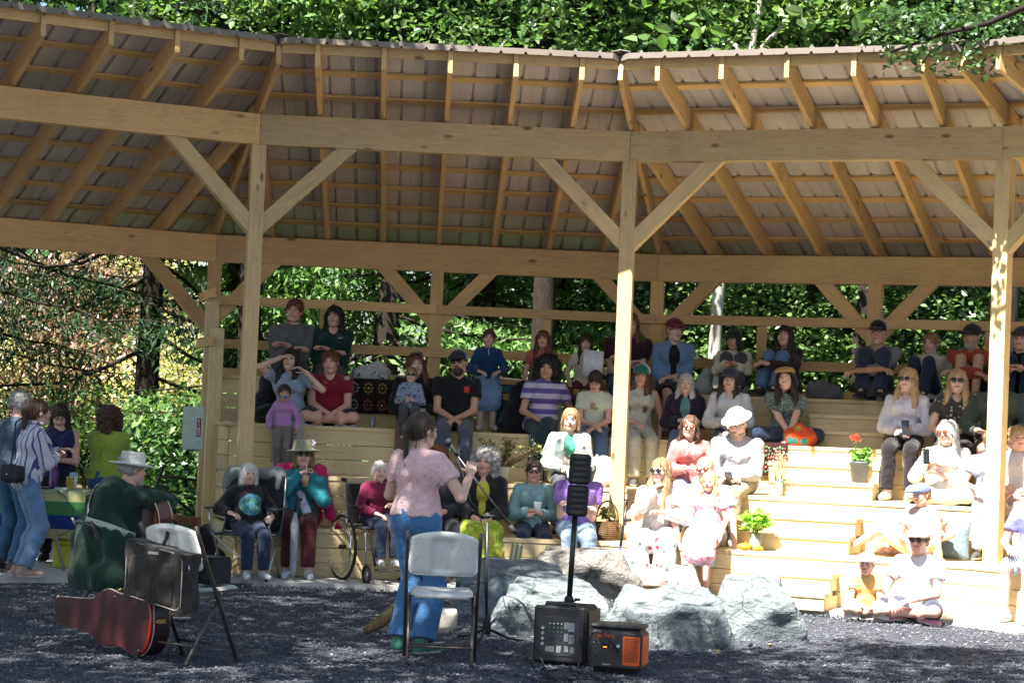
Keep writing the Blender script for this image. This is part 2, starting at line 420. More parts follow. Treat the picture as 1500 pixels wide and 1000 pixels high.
# ---------------- pavilion ----------------
pav = thing('pavilion', 'curved open timber pavilion with taupe metal roof over the bleachers', 'pavilion')
def bayboard(name, b, A0, A1, z0, z1, mat, parent, t0=None, t1=None, gap=.002):
    """board running along the bay; ends mitred on the hip lines unless t0/t1 are given"""
    la0 = -TH*A0+gap if t0 is None else t0; la1 = -TH*A1+gap if t0 is None else t0
    ra0 = TH*A0-gap if t1 is None else t1; ra1 = TH*A1-gap if t1 is None else t1
    k = MB(); j = random.uniform(-.0015, .0015)
    k.prism([(la0,A0+j),(ra0,A0+j),(ra1,A1+j),(la1,A1+j)], z0+j, z1+j)
    return k.build(name, mat, parent, baymat(b))
_bc = {}
def stick(name, p0, p1, w, h, mat, parent, up=(0,0,1), ch=.003):
    """rectangular timber from p0 to p1 (centre line), width w sideways, h along up"""
    p0 = Vector(p0); p1 = Vector(p1); L = (p1-p0).length
    key = (round(L,3), w, h, mat.name)
    if key not in _bc:
        k = MB(); k.box((0,-w/2,-h/2), (L,w/2,h/2), ch=ch); me = mesh_np(name, k.v, k.f, [mat], smooth=False); _bc[key] = me
    return link(name, _bc[key], parent, frame(p0, p1-p0, up))
BD = .292
SL = (ZF-ZR)/(AR-AF)                        # roof slope
def ztop(A): return ZF+BD-(A-AF)*SL        # rafter underside line
EA, RA = AF-1.0, AR+.75                     # eave and rear edge apothems
RH = .205
for b in (-1,0,1,2):
    n = baymat(b).to_3x3() @ Vector((0,1,0))
    bayboard('front_beam', b, AF-.07, AF+.07, ZF, ZF+BD, WOODP if b >= 0 else WOOD, pav)
    bayboard('rear_beam', b, AR-.07, AR+.07, ZR, ZR+BD, WOOD, pav)
for k in (0,1,2,3):
    bz = TZ[0] if k == 0 else TZ[1]
    stick('front_post', joint(k, AF/math.cos(DL/2), bz), joint(k, AF/math.cos(DL/2), ZF), .14, .14, WOODP, pav, up=joint(k,1,0)-joint(k,0,0))
for k in (0,1,2,3):
    stick('rear_post', joint(k, AR/math.cos(DL/2), 0), joint(k, AR/math.cos(DL/2), ZR), .14, .14, WOOD, pav, up=joint(k,1,0)-joint(k,0,0))
for b in (0,1,2):
    stick('rear_post', BW(b,0,AR,0), BW(b,0,AR,ZR), .14, .14, WOOD, pav, up=BW(b,0,1,0)-BW(b,0,0,0))
# knee braces
def brace(b, tp, A, z, sgn, run, drop, mat):
    """from post (bay coordinate tp) at z-drop up to the beam at tp+sgn*run"""
    # cut ends: polygon in the (t,z) plane
    w = .14*1.0; q = .05
    x0 = sgn*.072
    poly = [(tp+x0, z-drop), (tp+x0, z-drop+w*1.42), (tp+sgn*(run-w*1.42), z-.001), (tp+sgn*run, z-.001)]
    k = MB(); V = [(x, A-.045, zz) for x, zz in poly]+[(x, A+.045, zz) for x, zz in poly]
    Fs = [(0,1,2,3),(7,6,5,4)]+[(i,4+i,4+(i+1)%4,(i+1)%4) for i in range(4)]
    ang = math.atan2(drop, sgn*run)
    Mr = Matrix.Translation((tp,A,z)) @ Matrix.Rotation(-ang, 4, 'Y')
    Mi = Mr.inverted(); k.add([Mi @ Vector(p) for p in V], Fs)
    k.build('knee_brace', mat, pav, baymat(b) @ Mr)
for b in (-1,0,1,2):
    h = TH*AF
    if b > -1: brace(b, -h, AF, ZF, 1, .95, .86, WOODP)
    brace(b, h, AF, ZF, -1, .95, .86, WOODP)
    h = TH*AR
    if b > -1:
        brace(b, -h, AR, ZR, 1, .72, .66, WOOD); brace(b, 0, AR, ZR, -1, .66, .62, WOOD); brace(b, 0, AR, ZR, 1, .66, .62, WOOD)
    brace(b, h, AR, ZR, -1, .72 if b > -1 else .85, .66 if b > -1 else .8, WOOD)
# rafters
def rafter(b, t, A0, A1):
    p0 = BW(b, t, A0, ztop(A0)+RH/2); p1 = BW(b, t, A1, ztop(A1)+RH/2)
    k = MB(); V = []
    for s in (-.022, .022):
        for A, zz in ((A0, ztop(A0)), (A1, ztop(A1)), (A1, ztop(A1)+RH), (A0, ztop(A0)+RH)): V.append((t+s, A, zz))
    Mi = (baymat(b).inverted() @ frame(p0, p1-p0)).inverted()
    k.add([Mi @ Vector(v) for v in V], [(0,3,2,1),(4,5,6,7),(0,1,5,4),(1,2,6,5),(2,3,7,6),(3,0,4,7)])
    k.build('rafter', WOOD, pav, frame(p0, p1-p0))
for b in (-1,0,1,2):
    for i in range(-4,5):
        t = i*.61
        Am = max(EA, abs(t)/TH+.12)
        if Am < RA-.3: rafter(b, t, Am, RA)
for k in (-1,0,1,2,3):                       # hip rafters
    c = math.cos(DL/2); p0 = joint(k, EA/c, ztop(EA)+RH/2-.003); p1 = joint(k, RA/c, ztop(RA)+RH/2-.003)
    stick('hip_rafter', p0, p1, .044, RH-.006, WOOD, pav)
# blocking on top of the beam between rafters
PZ = .022
def zpur(A): return ztop(A)+RH
for b in (-1,0,1,2):
    A = EA+.03
    i = 0
    while A < RA:
        w = .085
        z = zpur(A)+.001
        M = baymat(b)
        k = MB(); dz = -SL*w
        la, lb = -TH*A+.003, TH*A-.003; la2, lb2 = -TH*(A+w)+.003, TH*(A+w)-.003
        V = [(la,A,z),(lb,A,z),(lb2,A+w,z+dz),(la2,A+w,z+dz),(la,A,z+PZ),(lb,A,z+PZ),(lb2,A+w,z+dz+PZ),(la2,A+w,z+dz+PZ)]
        k.add(V, [(0,3,2,1),(4,5,6,7),(0,1,5,4),(1,2,6,5),(2,3,7,6),(3,0,4,7)])
        k.build('purlin', WOOD, pav, M)
        A += .482; i += 1
    # fascia strip at the eave between rafter ends
    n = 7
    ts = [-TH*EA]+[i*.61 for i in range(-2,3)]+[TH*EA]
    for a, c2 in zip(ts[:-1], ts[1:]):
        if c2-a < .1: continue
        bayboard('eave_block', b, EA+.03, EA+.068, ztop(EA)+RH-.088, ztop(EA)+RH-.010, WOOD, pav, t0=a+.026, t1=c2-.026)
# roof panels: ribbed sheets 0.914 wide, ribs every 0.2286
def roofpanel(b, ta, tb):
    prof = []; pitch = .2286; t = ta; x = ta
    n = int(round((tb-ta)/pitch))
    for i in range(n):
        s = ta+i*pitch
        prof += [(s, .024), (s+.010, .024), (s+.024, 0), (s+.112, 0), (s+.119,.003), (s+.126,0), (s+.212, 0), (s+.2286-(.004 if i == n-1 else .0001), .024)]
    prof = [(prof[0][0]-.006, .0)]+prof
    A0, A1 = EA-.045, RA+.05
    V = []; Fs = []
    za = lambda A: zpur(A)+PZ+.006
    rows = []
    for x, z in prof:
        As = max(A0, abs(x)/TH+.001)
        if As >= A1: rows.append(None); continue
        o = len(V); V += [(x, As, za(As)+z), (x, A1, za(A1)+z), (x, As, za(As)+z+.0012+.004), (x, A1, za(A1)+z+.0012+.004), (x, As+.001, za(As)+z-.048), (x, As+.004, za(As)+z-.048)]; rows.append(o)
    for p, q in zip(rows[:-1], rows[1:]):
        if p is None or q is None: continue
        Fs += [(p, p+1, q+1, q), (p+2, q+2, q+3, p+3), (p, q, q+2, p+2), (p+1, p+3, q+3, q+1), (p, p+4, q+4, q), (p+4, p+5, q+5, q+4)]
    if Fs:
        k = MB()
        for i_, f_i in enumerate(Fs): k.f.append(f_i); k.m.append(0 if i_ % 6 == 0 else 1); k.sm.append(False)
        k.v = V; k.build('roof_panel', [ROOFM, ROOFX], pav, baymat(b))
for b in (-1,0,1,2):
    x = -4*.9144
    while x < 3.4:
        roofpanel(b, x, x+.9144); x += .9144
for k in (-1,0,1,2,3):                       # hip caps
    c = math.cos(DL/2); kk = MB(); za = lambda A: zpur(A)+PZ+.030
    p0 = joint(k, (EA-.05)/c, za(EA-.06)); p1 = joint(k, (RA+.06)/c, za(RA+.06)); M = frame(p0, p1-p0); L = (p1-p0).length
    kk.prism([(-.09,-.012),(0,.006),(.09,-.012),(.09,-.009),(0,.010),(-.09,-.009)], 0, L, M=Matrix(((0,0,1,0),(1,0,0,0),(0,1,0,0),(0,0,0,1))))
    kk.build('ridge_cap', ROOFX, pav, M)
# rear rails and small posts
for b in (0,1,2):
    A = AR-.07-.02
    for z0, z1 in ((2.715,2.815),(2.245,2.345),(1.90,2.03)):
        for t0, t1 in ((None, -.001), (.001, None)):
            bayboard('guard_rail', b, A-.02, A+.018, z0, z1, WOOD, pav, t0=t0, t1=t1)
    for t in (-1.22, 1.22):
        k = MB(); k.box((t-.045, A+.02, .0), (t+.045, A+.10, 2.71)); k.build('rail_post', WOOD, pav, baymat(b))
# ---------------- bleachers ----------------
ble = thing('bleachers', 'curved pine bleachers in four tiers under the pavilion', 'bleachers')
def tier(b, i):
    A0, A1 = TA[i], TA[i+1]; zt = TZ[i]; zb = TZ[i-1]
    segs = [(None, None, A0)]
    if i == 1 and b == 0: segs = [(None, .42, A0+.3), (.42, None, A0)]
    for t0, t1, a0 in segs:
        H = zt-.038-zb; n = 3; bh = H/n
        for j in range(n):
            bayboard('riser_board', b, a0+.012, a0+.05, zb+j*bh+.0035, zb+(j+1)*bh-.0035, WOODB, ble, t0, t1)
        nd = 6 if A1-a0 > .6 else 4; dw = (A1+.012-a0)/nd
        for j in range(nd):
            bayboard('deck_board', b, a0+j*dw+.003, a0+(j+1)*dw-.003, zt-.038, zt, WOODB, ble, t0, t1)
        if t1 is not None:   # end face of the deeper box
            k = MB()
        if t0 is not None:
            for j in range(n):
                k = MB(); k.box((t0-.04, a0+.055, zb+j*bh+.0035), (t0-.002, a0+.30, zb+(j+1)*bh-.0035)); k.build('end_board', WOODB, ble, baymat(b))
for b in (0,1,2):
    for i in (1,2,3,4): tier(b, i)
# stairs in bay 1 : two extra steps in front of every tier
def stair_t(px0, A, z):
    for _ in range(1):
        t = 0.0
        for _ in range(12):
            x0 = proj(BW(1, t, A, z))[0]; x1 = proj(BW(1, t+.01, A, z))[0]; t += (px0-x0)/((x1-x0)/.01)
    return t
for i in (1,2,3,4):
    zb = TZ[i-1]; dz = (TZ[i]-zb)/3
    tl = {1:1075, 2:1098, 3:1125, 4:1185}[i]; tr = {1:1212, 2:1248, 3:1283, 4:1300}[i]
    for j in (1,2):
        dep = .27*(3-j); z = zb+j*dz; A0 = TA[i]-dep
        if i == 1: A0 -= .0
        t0 = stair_t(tl, A0, z); t1 = stair_t(tr+(6 if j == 2 else -4), A0, z)
        lo = zb+(j-1)*dz+(.0 if j == 1 else .002)
        bayboard('stair_riser', 1, A0+.012, A0+.045, lo, z-.04, WOODB, ble, t0+.01, t1-.01)
        bayboard('stair_tread', 1, A0, A0+.135, z-.038, z, WOODB, ble, t0, t1)
        bayboard('stair_tread', 1, A0+.14, A0+.27+.008, z-.038, z, WOODB, ble, t0, t1)
        for te in (t0+.012, t1-.05):
            k = MB(); k.box((te, A0+.047, lo), (te+.036, A0+dep+.006, z-.041)); k.build('stringer_board', WOODB, ble, baymat(1))
# left end of the bleachers: stacked boards, stub rails
c = math.cos(DL/2)
def endwall():
    dirv = (joint(0,1,0)-joint(0,0,0)); side = Vector((dirv.y, -dirv.x, 0))*-1   # to the left
    for i in (1,2,3,4):
        R0, R1 = (TA[i]+(.3 if i == 1 else 0))/c, (TA[5]-.03)/c
        zb = TZ[i-1]; bh = (TZ[i]-.03-zb)/3
        for j in range(3):
            p0 = joint(0, R0, zb+(j+.5)*bh)+side*.022; p1 = joint(0, R1, zb+(j+.5)*bh)+side*.022
            stick('side_board', p0, p1, .038, bh-.007, WOODB, ble)
        stick('side_cap', joint(0, R0-.06, TZ[i]-.016)+side*.03, joint(0, R0+.8/c, TZ[i]-.016)+side*.03, .12, .036, WOODB, ble)
    for R0, z0, z1 in ((10.05, 1.0, 2.42), (10.55, 1.0, 2.75)):
        p = joint(0, R0, 0)+side*.09; stick('corner_post', (p.x,p.y,z0-.95), (p.x,p.y,z1), .14, .09, WOODB, ble, up=dirv)
    # rail along the end
    for z in (2.78, 2.28): stick('end_rail', joint(0, 9.9, z)+side*.155, joint(0, AR/c-.1, z)+side*.155, .038, .1, WOOD, ble)
endwall()
# ---------------- vegetation ----------------
def leaves(C, S, N=None, elong=1.0, fold=.25, droop=.0, rs=rng, wf=.42):
    """C centres (n,3), S sizes (n,) -> folded 4-vertex leaves (2 triangles each)"""
    n = len(C)
    a = rs.normal(size=(n,3)); a[:,2] = a[:,2]*.6-droop; a /= np.linalg.norm(a,axis=1)[:,None]
    if N is None: N = rs.normal(size=(n,3)); N[:,2] = np.abs(N[:,2])+.6
    b = np.cross(N, a); b /= (np.linalg.norm(b,axis=1)[:,None]+1e-9); c = np.cross(a, b)
    L = S[:,None]*elong; W = S[:,None]*wf
    p0 = C-a*L*.5; p2 = C+a*L*.5
    p1 = C+b*W-a*L*.08+c*W*fold; p3 = C-b*W-a*L*.08+c*W*fold
    V = np.stack([p0,p1,p2,p3],1).reshape(-1,3)
    i = np.arange(n)*4
    F = np.stack([np.stack([i,i+1,i+2],1), np.stack([i,i+2,i+3],1)],1).reshape(-1,3)
    return V, F
def leaves6(C, S, N=None, elong=1.0, fold=.22, droop=.0, rs=rng, wf=.36):
    n = len(C); a = rs.normal(size=(n,3)); a[:,2] = a[:,2]*.6-droop; a /= np.linalg.norm(a,axis=1)[:,None]
    N = rs.normal(size=(n,3)); N[:,2] = np.abs(N[:,2])+.6
    b = np.cross(N, a); b /= (np.linalg.norm(b,axis=1)[:,None]+1e-9); c = np.cross(a, b)
    L = S[:,None]*elong; W = S[:,None]*wf
    V = np.stack([C-a*L*.5, C+b*W*.85-a*L*.22+c*W*fold, C+b*W*.9+a*L*.14+c*W*fold, C+a*L*.56-c*W*.15, C-b*W*.9+a*L*.14+c*W*fold, C-b*W*.85-a*L*.22+c*W*fold],1).reshape(-1,3)
    i = np.arange(n)*6
    F = np.stack([np.stack([i,i+1,i+2,i+3],1), np.stack([i,i+3,i+4,i+5],1)],1).reshape(-1,4)
    return V, F
def ellipcl(n, c, r, rs=rng, shell=.35):
    d = rs.normal(size=(n,3)); d /= np.linalg.norm(d,axis=1)[:,None]
    rad = (shell+(1-shell)*rs.random(n)**.6)[:,None]
    return np.array(c)[None]+d*rad*np.array(r)[None]
def clumps(n, c, r, per, cr, rs=rng, flat=.55):
    """leaves gathered in twig clumps through an ellipsoid crown"""
    k = max(1, n//per); P = ellipcl(k, c, r, rs, .25)
    q = rs.normal(size=(k,per,3))*cr*np.array([1,1,flat]); q *= (.5+rs.random((k,1,1)))
    return (P[:,None,:]+q).reshape(-1,3), P
LEAF_A = leafmat('alder_leaf', (.075,.15,.048), .40); LEAF_B = leafmat('maple_leaf', (.105,.195,.06), .42)
LEAF_D = leafmat('dark_leaf', (.042,.10,.032), .3); CEDAR = leafmat('cedar_spray', (.10,.20,.06), .35, .35, .6, .3)
CEDARD = leafmat('hemlock_needles', (.024,.058,.024), .22, .35, .75, .15); DRY = leafmat('dry_foliage', (.21,.155,.11), .3, .55); GLADE = leafmat('glade_leaf', (.36,.38,.20), .4, .5)
FERN = leafmat('fern_frond', (.05,.13,.03), .3)
def limb_pts(p, q, n=6, sag=.0, wob=.08):
    p = np.array(p); q = np.array(q); L = np.linalg.norm(q-p)
    return [p+(q-p)*t+np.array([0,0,-sag*4*t*(1-t)])+ (rng.normal(size=3)*wob*L*.25 if 0 < t < 1 else 0) for t in np.linspace(0,1,n)]
def tree(label, x, y, h, r0, crowns, mat, leafmat_, n, size, per=22, cr=.28, cat='tree', group=None, name='broadleaf_tree', lean=(0,0), z0=None, limbs=9, barkm=None, elong=1.0, droop=.0, base=.35):
    z0 = max(0, (y-34)*.02) if z0 is None else z0
    t = thing(name, label, cat, (x, y, z0), 0, group)
    k = MB(); top = np.array([lean[0], lean[1], h])
    tp = [np.array([0,0,-.25])]+[top*s+np.array([math.sin(s*5+x)*.12, math.cos(s*4+y)*.12, 0])*(s > 0) for s in np.linspace(0,1,9)]
    k.tube(tp, [r0*1.35]+[r0*(1.12-.9*s) for s in np.linspace(0,1,9)], 10)
    k.build('trunk', barkm or BARK, t)
    kb = MB(); CC = []
    for c, rr, w_ in crowns:
        m = int(n*w_); P, cl = clumps(m, c, rr, per, cr); CC.append(P)
        for j in range(limbs):
            q = cl[rng.integers(len(cl))]; s = min(.95, max(base, (q[2]-rng.random()*1.2-.4)/h)); p = top*s
            kb.tube(limb_pts(p, q, 6, -.1), [r0*.30*(1-.8*u)+.006 for u in np.linspace(0,1,6)], 5)
    kb.build('branches', barkm or BARK, t)
    P = np.concatenate(CC); S = size*(.6+.8*rng.random(len(P)))
    V, F = leaves6(P, S, elong=elong, droop=droop)
    link('crown', mesh_np('crown', V, F, [leafmat_], smooth=False), t)
    return t
def cedar(label, x, y, h, r0, mat, n, zlo, spread, size=.16, name='conifer_tree', group=None, cat='tree', n_limb=34, side=None, drp=.9, z0=0, el=1.5, wf=.30):
    """conifer: whorled drooping limbs hung with flat sprays"""
    t = thing(name, label, cat, (x, y, z0), 0, group)
    k = MB(); k.tube([(0,0,-.2)]+[(math.sin(s*3)*.1, math.cos(s*3)*.1, h*s) for s in np.linspace(0,1,8)], [r0*1.4]+[r0*(1.1-.95*s) for s in np.linspace(0,1,8)], 10)
    k.build('trunk', BARK, t)
    kb = MB(); PP = []; NN = []
    for j in range(n_limb):
        z = zlo+(h-zlo)*(j/n_limb)**1.0; L = spread*(1-.75*j/n_limb)*(.65+.6*rng.random())
        a = rng.random()*6.283 if side is None else side[0]+(rng.random()-.5)*side[1]
        p = np.array([0,0,z]); q = np.array([math.cos(a)*L, math.sin(a)*L, z-L*.18-.1+rng.random()*.3])
        for _ in range(12):
            if math.hypot(x+q[0]-CX, y+q[1]-CY) > 12.5: break
            a = rng.random()*6.283; q = np.array([math.cos(a)*L, math.sin(a)*L, q[2]])
        pts = limb_pts(p, q, 7, .16*L*(rng.random()-.2), .05); kb.tube(pts, [r0*.16*(1-.85*u)+.004 for u in np.linspace(0,1,7)], 5)
        m = int(n/n_limb); u = rng.random(m)**.7; idx = np.minimum((u*6).astype(int), 5); fr = u*6-idx
        PT = np.array(pts); B = PT[idx]*(1-fr)[:,None]+PT[idx+1]*fr[:,None]
        # side twigs: spray centres offset sideways and hanging
        sd = np.array([-math.sin(a), math.cos(a), 0]); w_ = (rng.random(m)-.5)*L*.55*(1-.45*u)
        tw = np.round(w_*5)/5+rng.normal(size=m)*.025
        B = B+sd[None]*tw[:,None]; B[:,2] -= np.abs(tw)*.35+rng.random(m)**2*.42*drp; PP.append(B)
    kb.build('branches', BARK, t)
    P = np.concatenate(PP); P = P[np.hypot(P[:,0]+x-CX, P[:,1]+y-CY) > 12.35]; S = size*(.5+.9*rng.random(len(P)))
    V, F = leaves(P, S, elong=el, fold=.1, droop=drp, wf=wf)
    link('crown', mesh_np('crown', V, F, [mat], smooth=False), t)
    return t
def at_dist(px, py, Y):
    p = at_y(px, py, Y); return p
# --- canopy that shades the stage (stands left of and behind the view) ---
def shaded(gx, gy):
    if gx > .78 and gy > 16.9: return False
    if gx > 2.7 and gy > 16.4: return False
    if .1 < gx < 2.6 and 15.55 < gy <= 16.9: return False
    return True
def canopy():
    kx, ky = math.sin(SUN_AZ-math.pi)/math.tan(SUN_EL), math.cos(SUN_AZ-math.pi)/math.tan(SUN_EL)
    trees_ = {}
    homes = [(-9.5, 8.5), (-8.0, 15.2), (-3.2, 4.0), (6.5, 5.0)]
    cl = []
    for _ in range(5200):
        gx = rng.uniform(-9.5, 6.5); gy = rng.uniform(9.5, 25.0)
        if gx > 4.3: continue
        if not shaded(gx, gy): continue
        if not shaded(gx+.22, gy) or not shaded(gx, gy+.25): 
            if rng.random() < .25: continue
        # natural gaps
        g = math.sin(gx*2.3+1.1*math.sin(gy*1.9))*math.sin(gy*2.1+1.3*math.sin(gx*1.7+2))
        if g > (.66 if gy < 15.4 or gx > .3 else .86) and rng.random() < .9: continue
        z = rng.uniform(7.0, 11.5); P = np.array([gx-kx*z, gy-ky*z, z])
        if P[1] < 3: continue
        qx, qy = proj(P-np.array([0,0,.5]))
        if P[1] > 0 and qy > -170 and -200 < qx < 1700: continue
        h = min(range(4), key=lambda i: (P[0]-homes[i][0])**2+(P[1]-homes[i][1])**2)
        trees_.setdefault(h, []).append(P)
    labels = ['tall alder left of the stage beyond the picture edge', 'alder near the refreshment table whose crown shades the gravel', 'alder behind the viewer spreading over the stage', 'alder right of the viewer reaching over the stage']
    for h, cs in trees_.items():
        x, y = homes[h]; t = thing('broadleaf_tree', labels[h], 'tree', (x, y, 0), 0, 'trees shading the stage')
        k = MB(); k.tube([(0,0,-.2),(0,0,1),(.1,.1,4),(0,.2,8),(.2,0,12)], [.26,.22,.18,.13,.05], 10)
        k.build('trunk', BARKL, t)
        C0 = np.array(cs)-np.array([x,y,0]); kb = MB()
        for j in range(0, len(C0), 24):
            q = C0[j]; kb.tube(limb_pts((0,0,max(3.5,q[2]-3.5-rng.random())), q, 6, -.3), [.06,.05,.04,.03,.02,.01], 5)
        kb.build('branches', BARKL, t)
        per = 36; q = rng.normal(size=(len(C0),per,3))*np.array([.20,.20,.14])
        P = (C0[:,None,:]+q).reshape(-1,3); V, F = leaves(P, .115*(.6+.8*rng.random(len(P))), fold=.15)
        link('crown', mesh_np('crown', V, F, [LEAF_A], smooth=False), t)
canopy()
# --- trees right behind the pavilion, seen under and above the roof ---
def broad(label, px, Y, zc, rr, n, size, mat, h, r0=.14, per=20, cr=.26, barkm=None, **kw):
    p = at_y(px, 600, Y); x = p.x
    return tree(label, x, Y, h, r0, [((0,0,zc),rr,1.0)], mat, mat, n, size, per=per, cr=cr, barkm=barkm, **kw)
G1 = 'trees behind the pavilion'
# left: dark hemlocks with drooping limbs, one clear trunk
rng = np.random.default_rng(55)
cedar('dark hemlock with a straight trunk left of the pavilion end', at_y(211,500,27).x, 27, 13, .155, CEDARD, 22000, 1.7, 3.2, .052, group=G1, n_limb=38, el=2.6, wf=.24)
cedar('dark hemlock with long bare limbs at the left picture edge', at_y(-50,500,25.5).x, 25.5, 12, .13, CEDARD, 36000, 2.0, 3.9, .052, group=G1, n_limb=52, el=2.6, wf=.24)
cedar('hemlock behind the left hemlocks', at_y(-180,500,28).x, 28, 13, .15, CEDARD, 12000, 1.8, 3.2, .055, group=G1, n_limb=30, el=2.6, wf=.24)
cedar('slim hemlock between the clear trunk and the pavilion end', at_y(330,500,29).x, 29, 13, .12, CEDARD, 9000, 2.4, 2.2, .055, group=G1, n_limb=26, el=2.6, wf=.24)
tree('dead brown foliage tree glowing behind the left hemlocks', at_y(110,500,40).x, 40, 9, .12, [((0,0,2.5),(2.1,1.3,1.9),1.0)], DRY, DRY, 13000, .075, per=30, cr=.3, group=G1, name='dry_tree', elong=2.2, droop=1.4, limbs=16)
tree('pale sunlit shrub standing in the glade left of the pavilion', at_y(265,560,38).x, 38, 5, .06, [((0,0,1.6),(1.3,1.2,1.6),1.0)], GLADE, GLADE, 6000, .08, per=30, cr=.25, cat='shrub', group=G1, name='shrub', limbs=14)
tree('yellow green shrub in the glade at the far left', at_y(10,560,40).x, 40, 5, .06, [((0,0,1.7),(2.6,1.3,1.7),1.0)], GLADE, GLADE, 7000, .09, per=30, cr=.28, cat='shrub', group=G1, name='shrub', limbs=14)
tree('pale leafy shrub between the clear trunk and the dry tree', at_y(180,560,41).x, 41, 6, .06, [((0,0,2.6),(2.2,1.3,2.6),1.0)], GLADE, GLADE, 7000, .09, per=30, cr=.28, cat='shrub', group=G1, name='shrub', limbs=14)
# centre: bright cedar sprays close behind the rails
cedar('bright green cedar with drooping sprays behind the upper left seats', at_y(560,500,26).x, 26, 12, .16, CEDAR, 34000, 1.2, 2.9, .085, group=G1, n_limb=46)
cedar('cedar with sunlit sprays behind the middle rails', at_y(700,500,28).x, 28, 13, .16, CEDAR, 30000, 1.0, 3.0, .085, group=G1, n_limb=44)
cedar('dark cedar behind the girl in the navy fleece', at_y(450,500,29.5).x, 29.5, 13, .16, CEDAR, 24000, 1.0, 3.2, .09, group=G1, n_limb=40)
broad('young maple with small leaves behind the centre of the top row', 820, 29, 3.0, (2.2,1.5,2.4), 20000, .068, LEAF_A, 7, group=G1, name='maple_tree')
broad('dense maple right of the centre post', 1000, 28, 2.9, (1.9,1.3,2.6), 19000, .068, LEAF_A, 7, group=G1, name='maple_tree')
broad('broad leaved maple behind the woman in the brown cardigan', 1160, 27, 2.8, (1.9,1.4,2.5), 20000, .070, LEAF_B, 7, group=G1, name='maple_tree')
broad('leafy maple behind the man in the raglan shirt', 1330, 28, 2.8, (2.0,1.4,2.5), 19000, .070, LEAF_A, 7, group=G1, name='maple_tree')
broad('maple with shaded leaves behind the right end of the top row', 1500, 27, 2.6, (1.7,1.4,2.4), 12000, .09, LEAF_A, 7, group=G1, name='maple_tree')
broad('bushy young maple low behind the seats between centre and right posts', 1240, 30, 2.2, (3.6,1.0,1.9), 15000, .075, LEAF_D, 6, group=G1, name='maple_tree')
# visible big trunks
BARKM = bark('mossy_bark', (.13,.12,.10), (.16,.18,.13))
def bigtrunk(label, px, Y, r, mat, h=14):
    p = at_y(px, 500, Y); tree(label, p.x, Y, h, r, [((0,0,h*.8),(2.5,2.5,2.4),1.0)], LEAF_A, LEAF_A, 2600, .17, group=G1, name='broadleaf_tree', barkm=mat, limbs=6, lean=(.5,0))
bigtrunk('pale barked alder trunk seen right of the woman in the maroon cap', 1038, 25.6, .095, BARKL, 8)
bigtrunk('thick mossy maple trunk behind the man with the beard', 1430, 26.5, .24, BARKM, 9)
bigtrunk('dark trunk right of the right post', 1503, 27.5, .17, BARK)
# --- crowns showing above the roof ---
def upper(label, px, Y, n, size, mat, rr=(3.2,2.0,2.2), zoff=0.0, h=11):
    p = at_y(px, 30, Y)
    return tree(label, p.x, Y, h, .16, [((0,0,p.z+zoff),rr,1.0)], mat, mat, n, size, per=26, cr=.21, group='tall trees rising above the roof', name='broadleaf_tree', limbs=16, barkm=BARK)
upper('alder crown above the roof left of centre', 400, 26.5, 11000, .085, LEAF_B, (2.3,1.5,1.7), .3)
upper('sunlit alder crown above the middle of the roof', 590, 27, 15000, .085, LEAF_A, (2.6,1.5,1.8), .4)
upper('alder crown above the centre post', 800, 26, 15000, .085, LEAF_A, (2.2,1.5,1.8), .4)
upper('alder crown with twigs above the right half of the roof', 1010, 27, 9500, .085, LEAF_B, (1.9,1.5,1.7), .3)
upper('bright maple crown above the right bay of the roof', 1290, 26, 14000, .088, LEAF_B, (2.1,1.4,1.7), .3)
upper('maple crown at the upper right corner', 1480, 25, 12000, .085, LEAF_A, (1.6,1.3,1.6), .4)
for px, Y, h in ((150, 47, 24), (420, 34, 20), (1130, 30, 20), (1390, 32, 20), (700, 34, 20), (900,35,20), (-60,50,24), (270,46,24)):
    cedar({150:'dark fir behind the left roof edge',420:'tall fir behind the roof left of centre',1130:'dark fir seen between the two right crowns',1390:'tall fir behind the maple at upper right',700:'tall fir far behind the middle of the roof',900:'tall fir far behind the centre post',-60:'tall fir beyond the upper left corner',270:'slim fir far behind the left roof'}[px],
        at_y(px,40,Y).x, Y, h, .2, CEDARD, 9000, 4.5 if Y > 40 else 2.5, 3.2 if Y < 40 else 4.2, .14, wf=.22, el=2.2, group='firs behind the pavilion', n_limb=52, name='fir_tree')
rng = np.random.default_rng(101)
# overhanging twig in front of the roof edge at the right
tree('alder bough hanging over the roof edge at upper right', at_y(1650,500,17.0).x, 17.0, 9, .12, [((-1.25,1.3,5.05),(.75,.4,.30),.6),((-.6,1.5,5.5),(.8,.5,.35),.4)], LEAF_D, LEAF_D, 1300, .062, per=14, cr=.10, name='broadleaf_tree', limbs=1, barkm=BARK, base=.58)
# far forest wall: reads as one mass
def farwood():
    N = 60000; x = rng.uniform(-26, 26, N); y = rng.uniform(42, 56, N); z = rng.random(N)**1.1*15
    k = (np.sin(x*.9+np.sin(z*.8)*1.5)*np.sin(z*.7+x*.35) > -.55)&~((x > -8.2)&(x < -1.8)&(z < 5.5)&(rng.random(N) < .93)); P = np.stack([x,y,z],-1)[k]; P = P[~((np.abs(P[:,0]+6.5) < 2.6)&(P[:,2] > 9.0)&(rng.random(len(P)) < .8))]
    V, F = leaves(P, .42*(.5+rng.random(len(P))), elong=1.2)
    o = link('forest', mesh_np('forest', V, F, [LEAF_D], smooth=False)); tag(o, 'dark forest filling the gaps far behind the pavilion', 'forest', kind='stuff')
farwood()
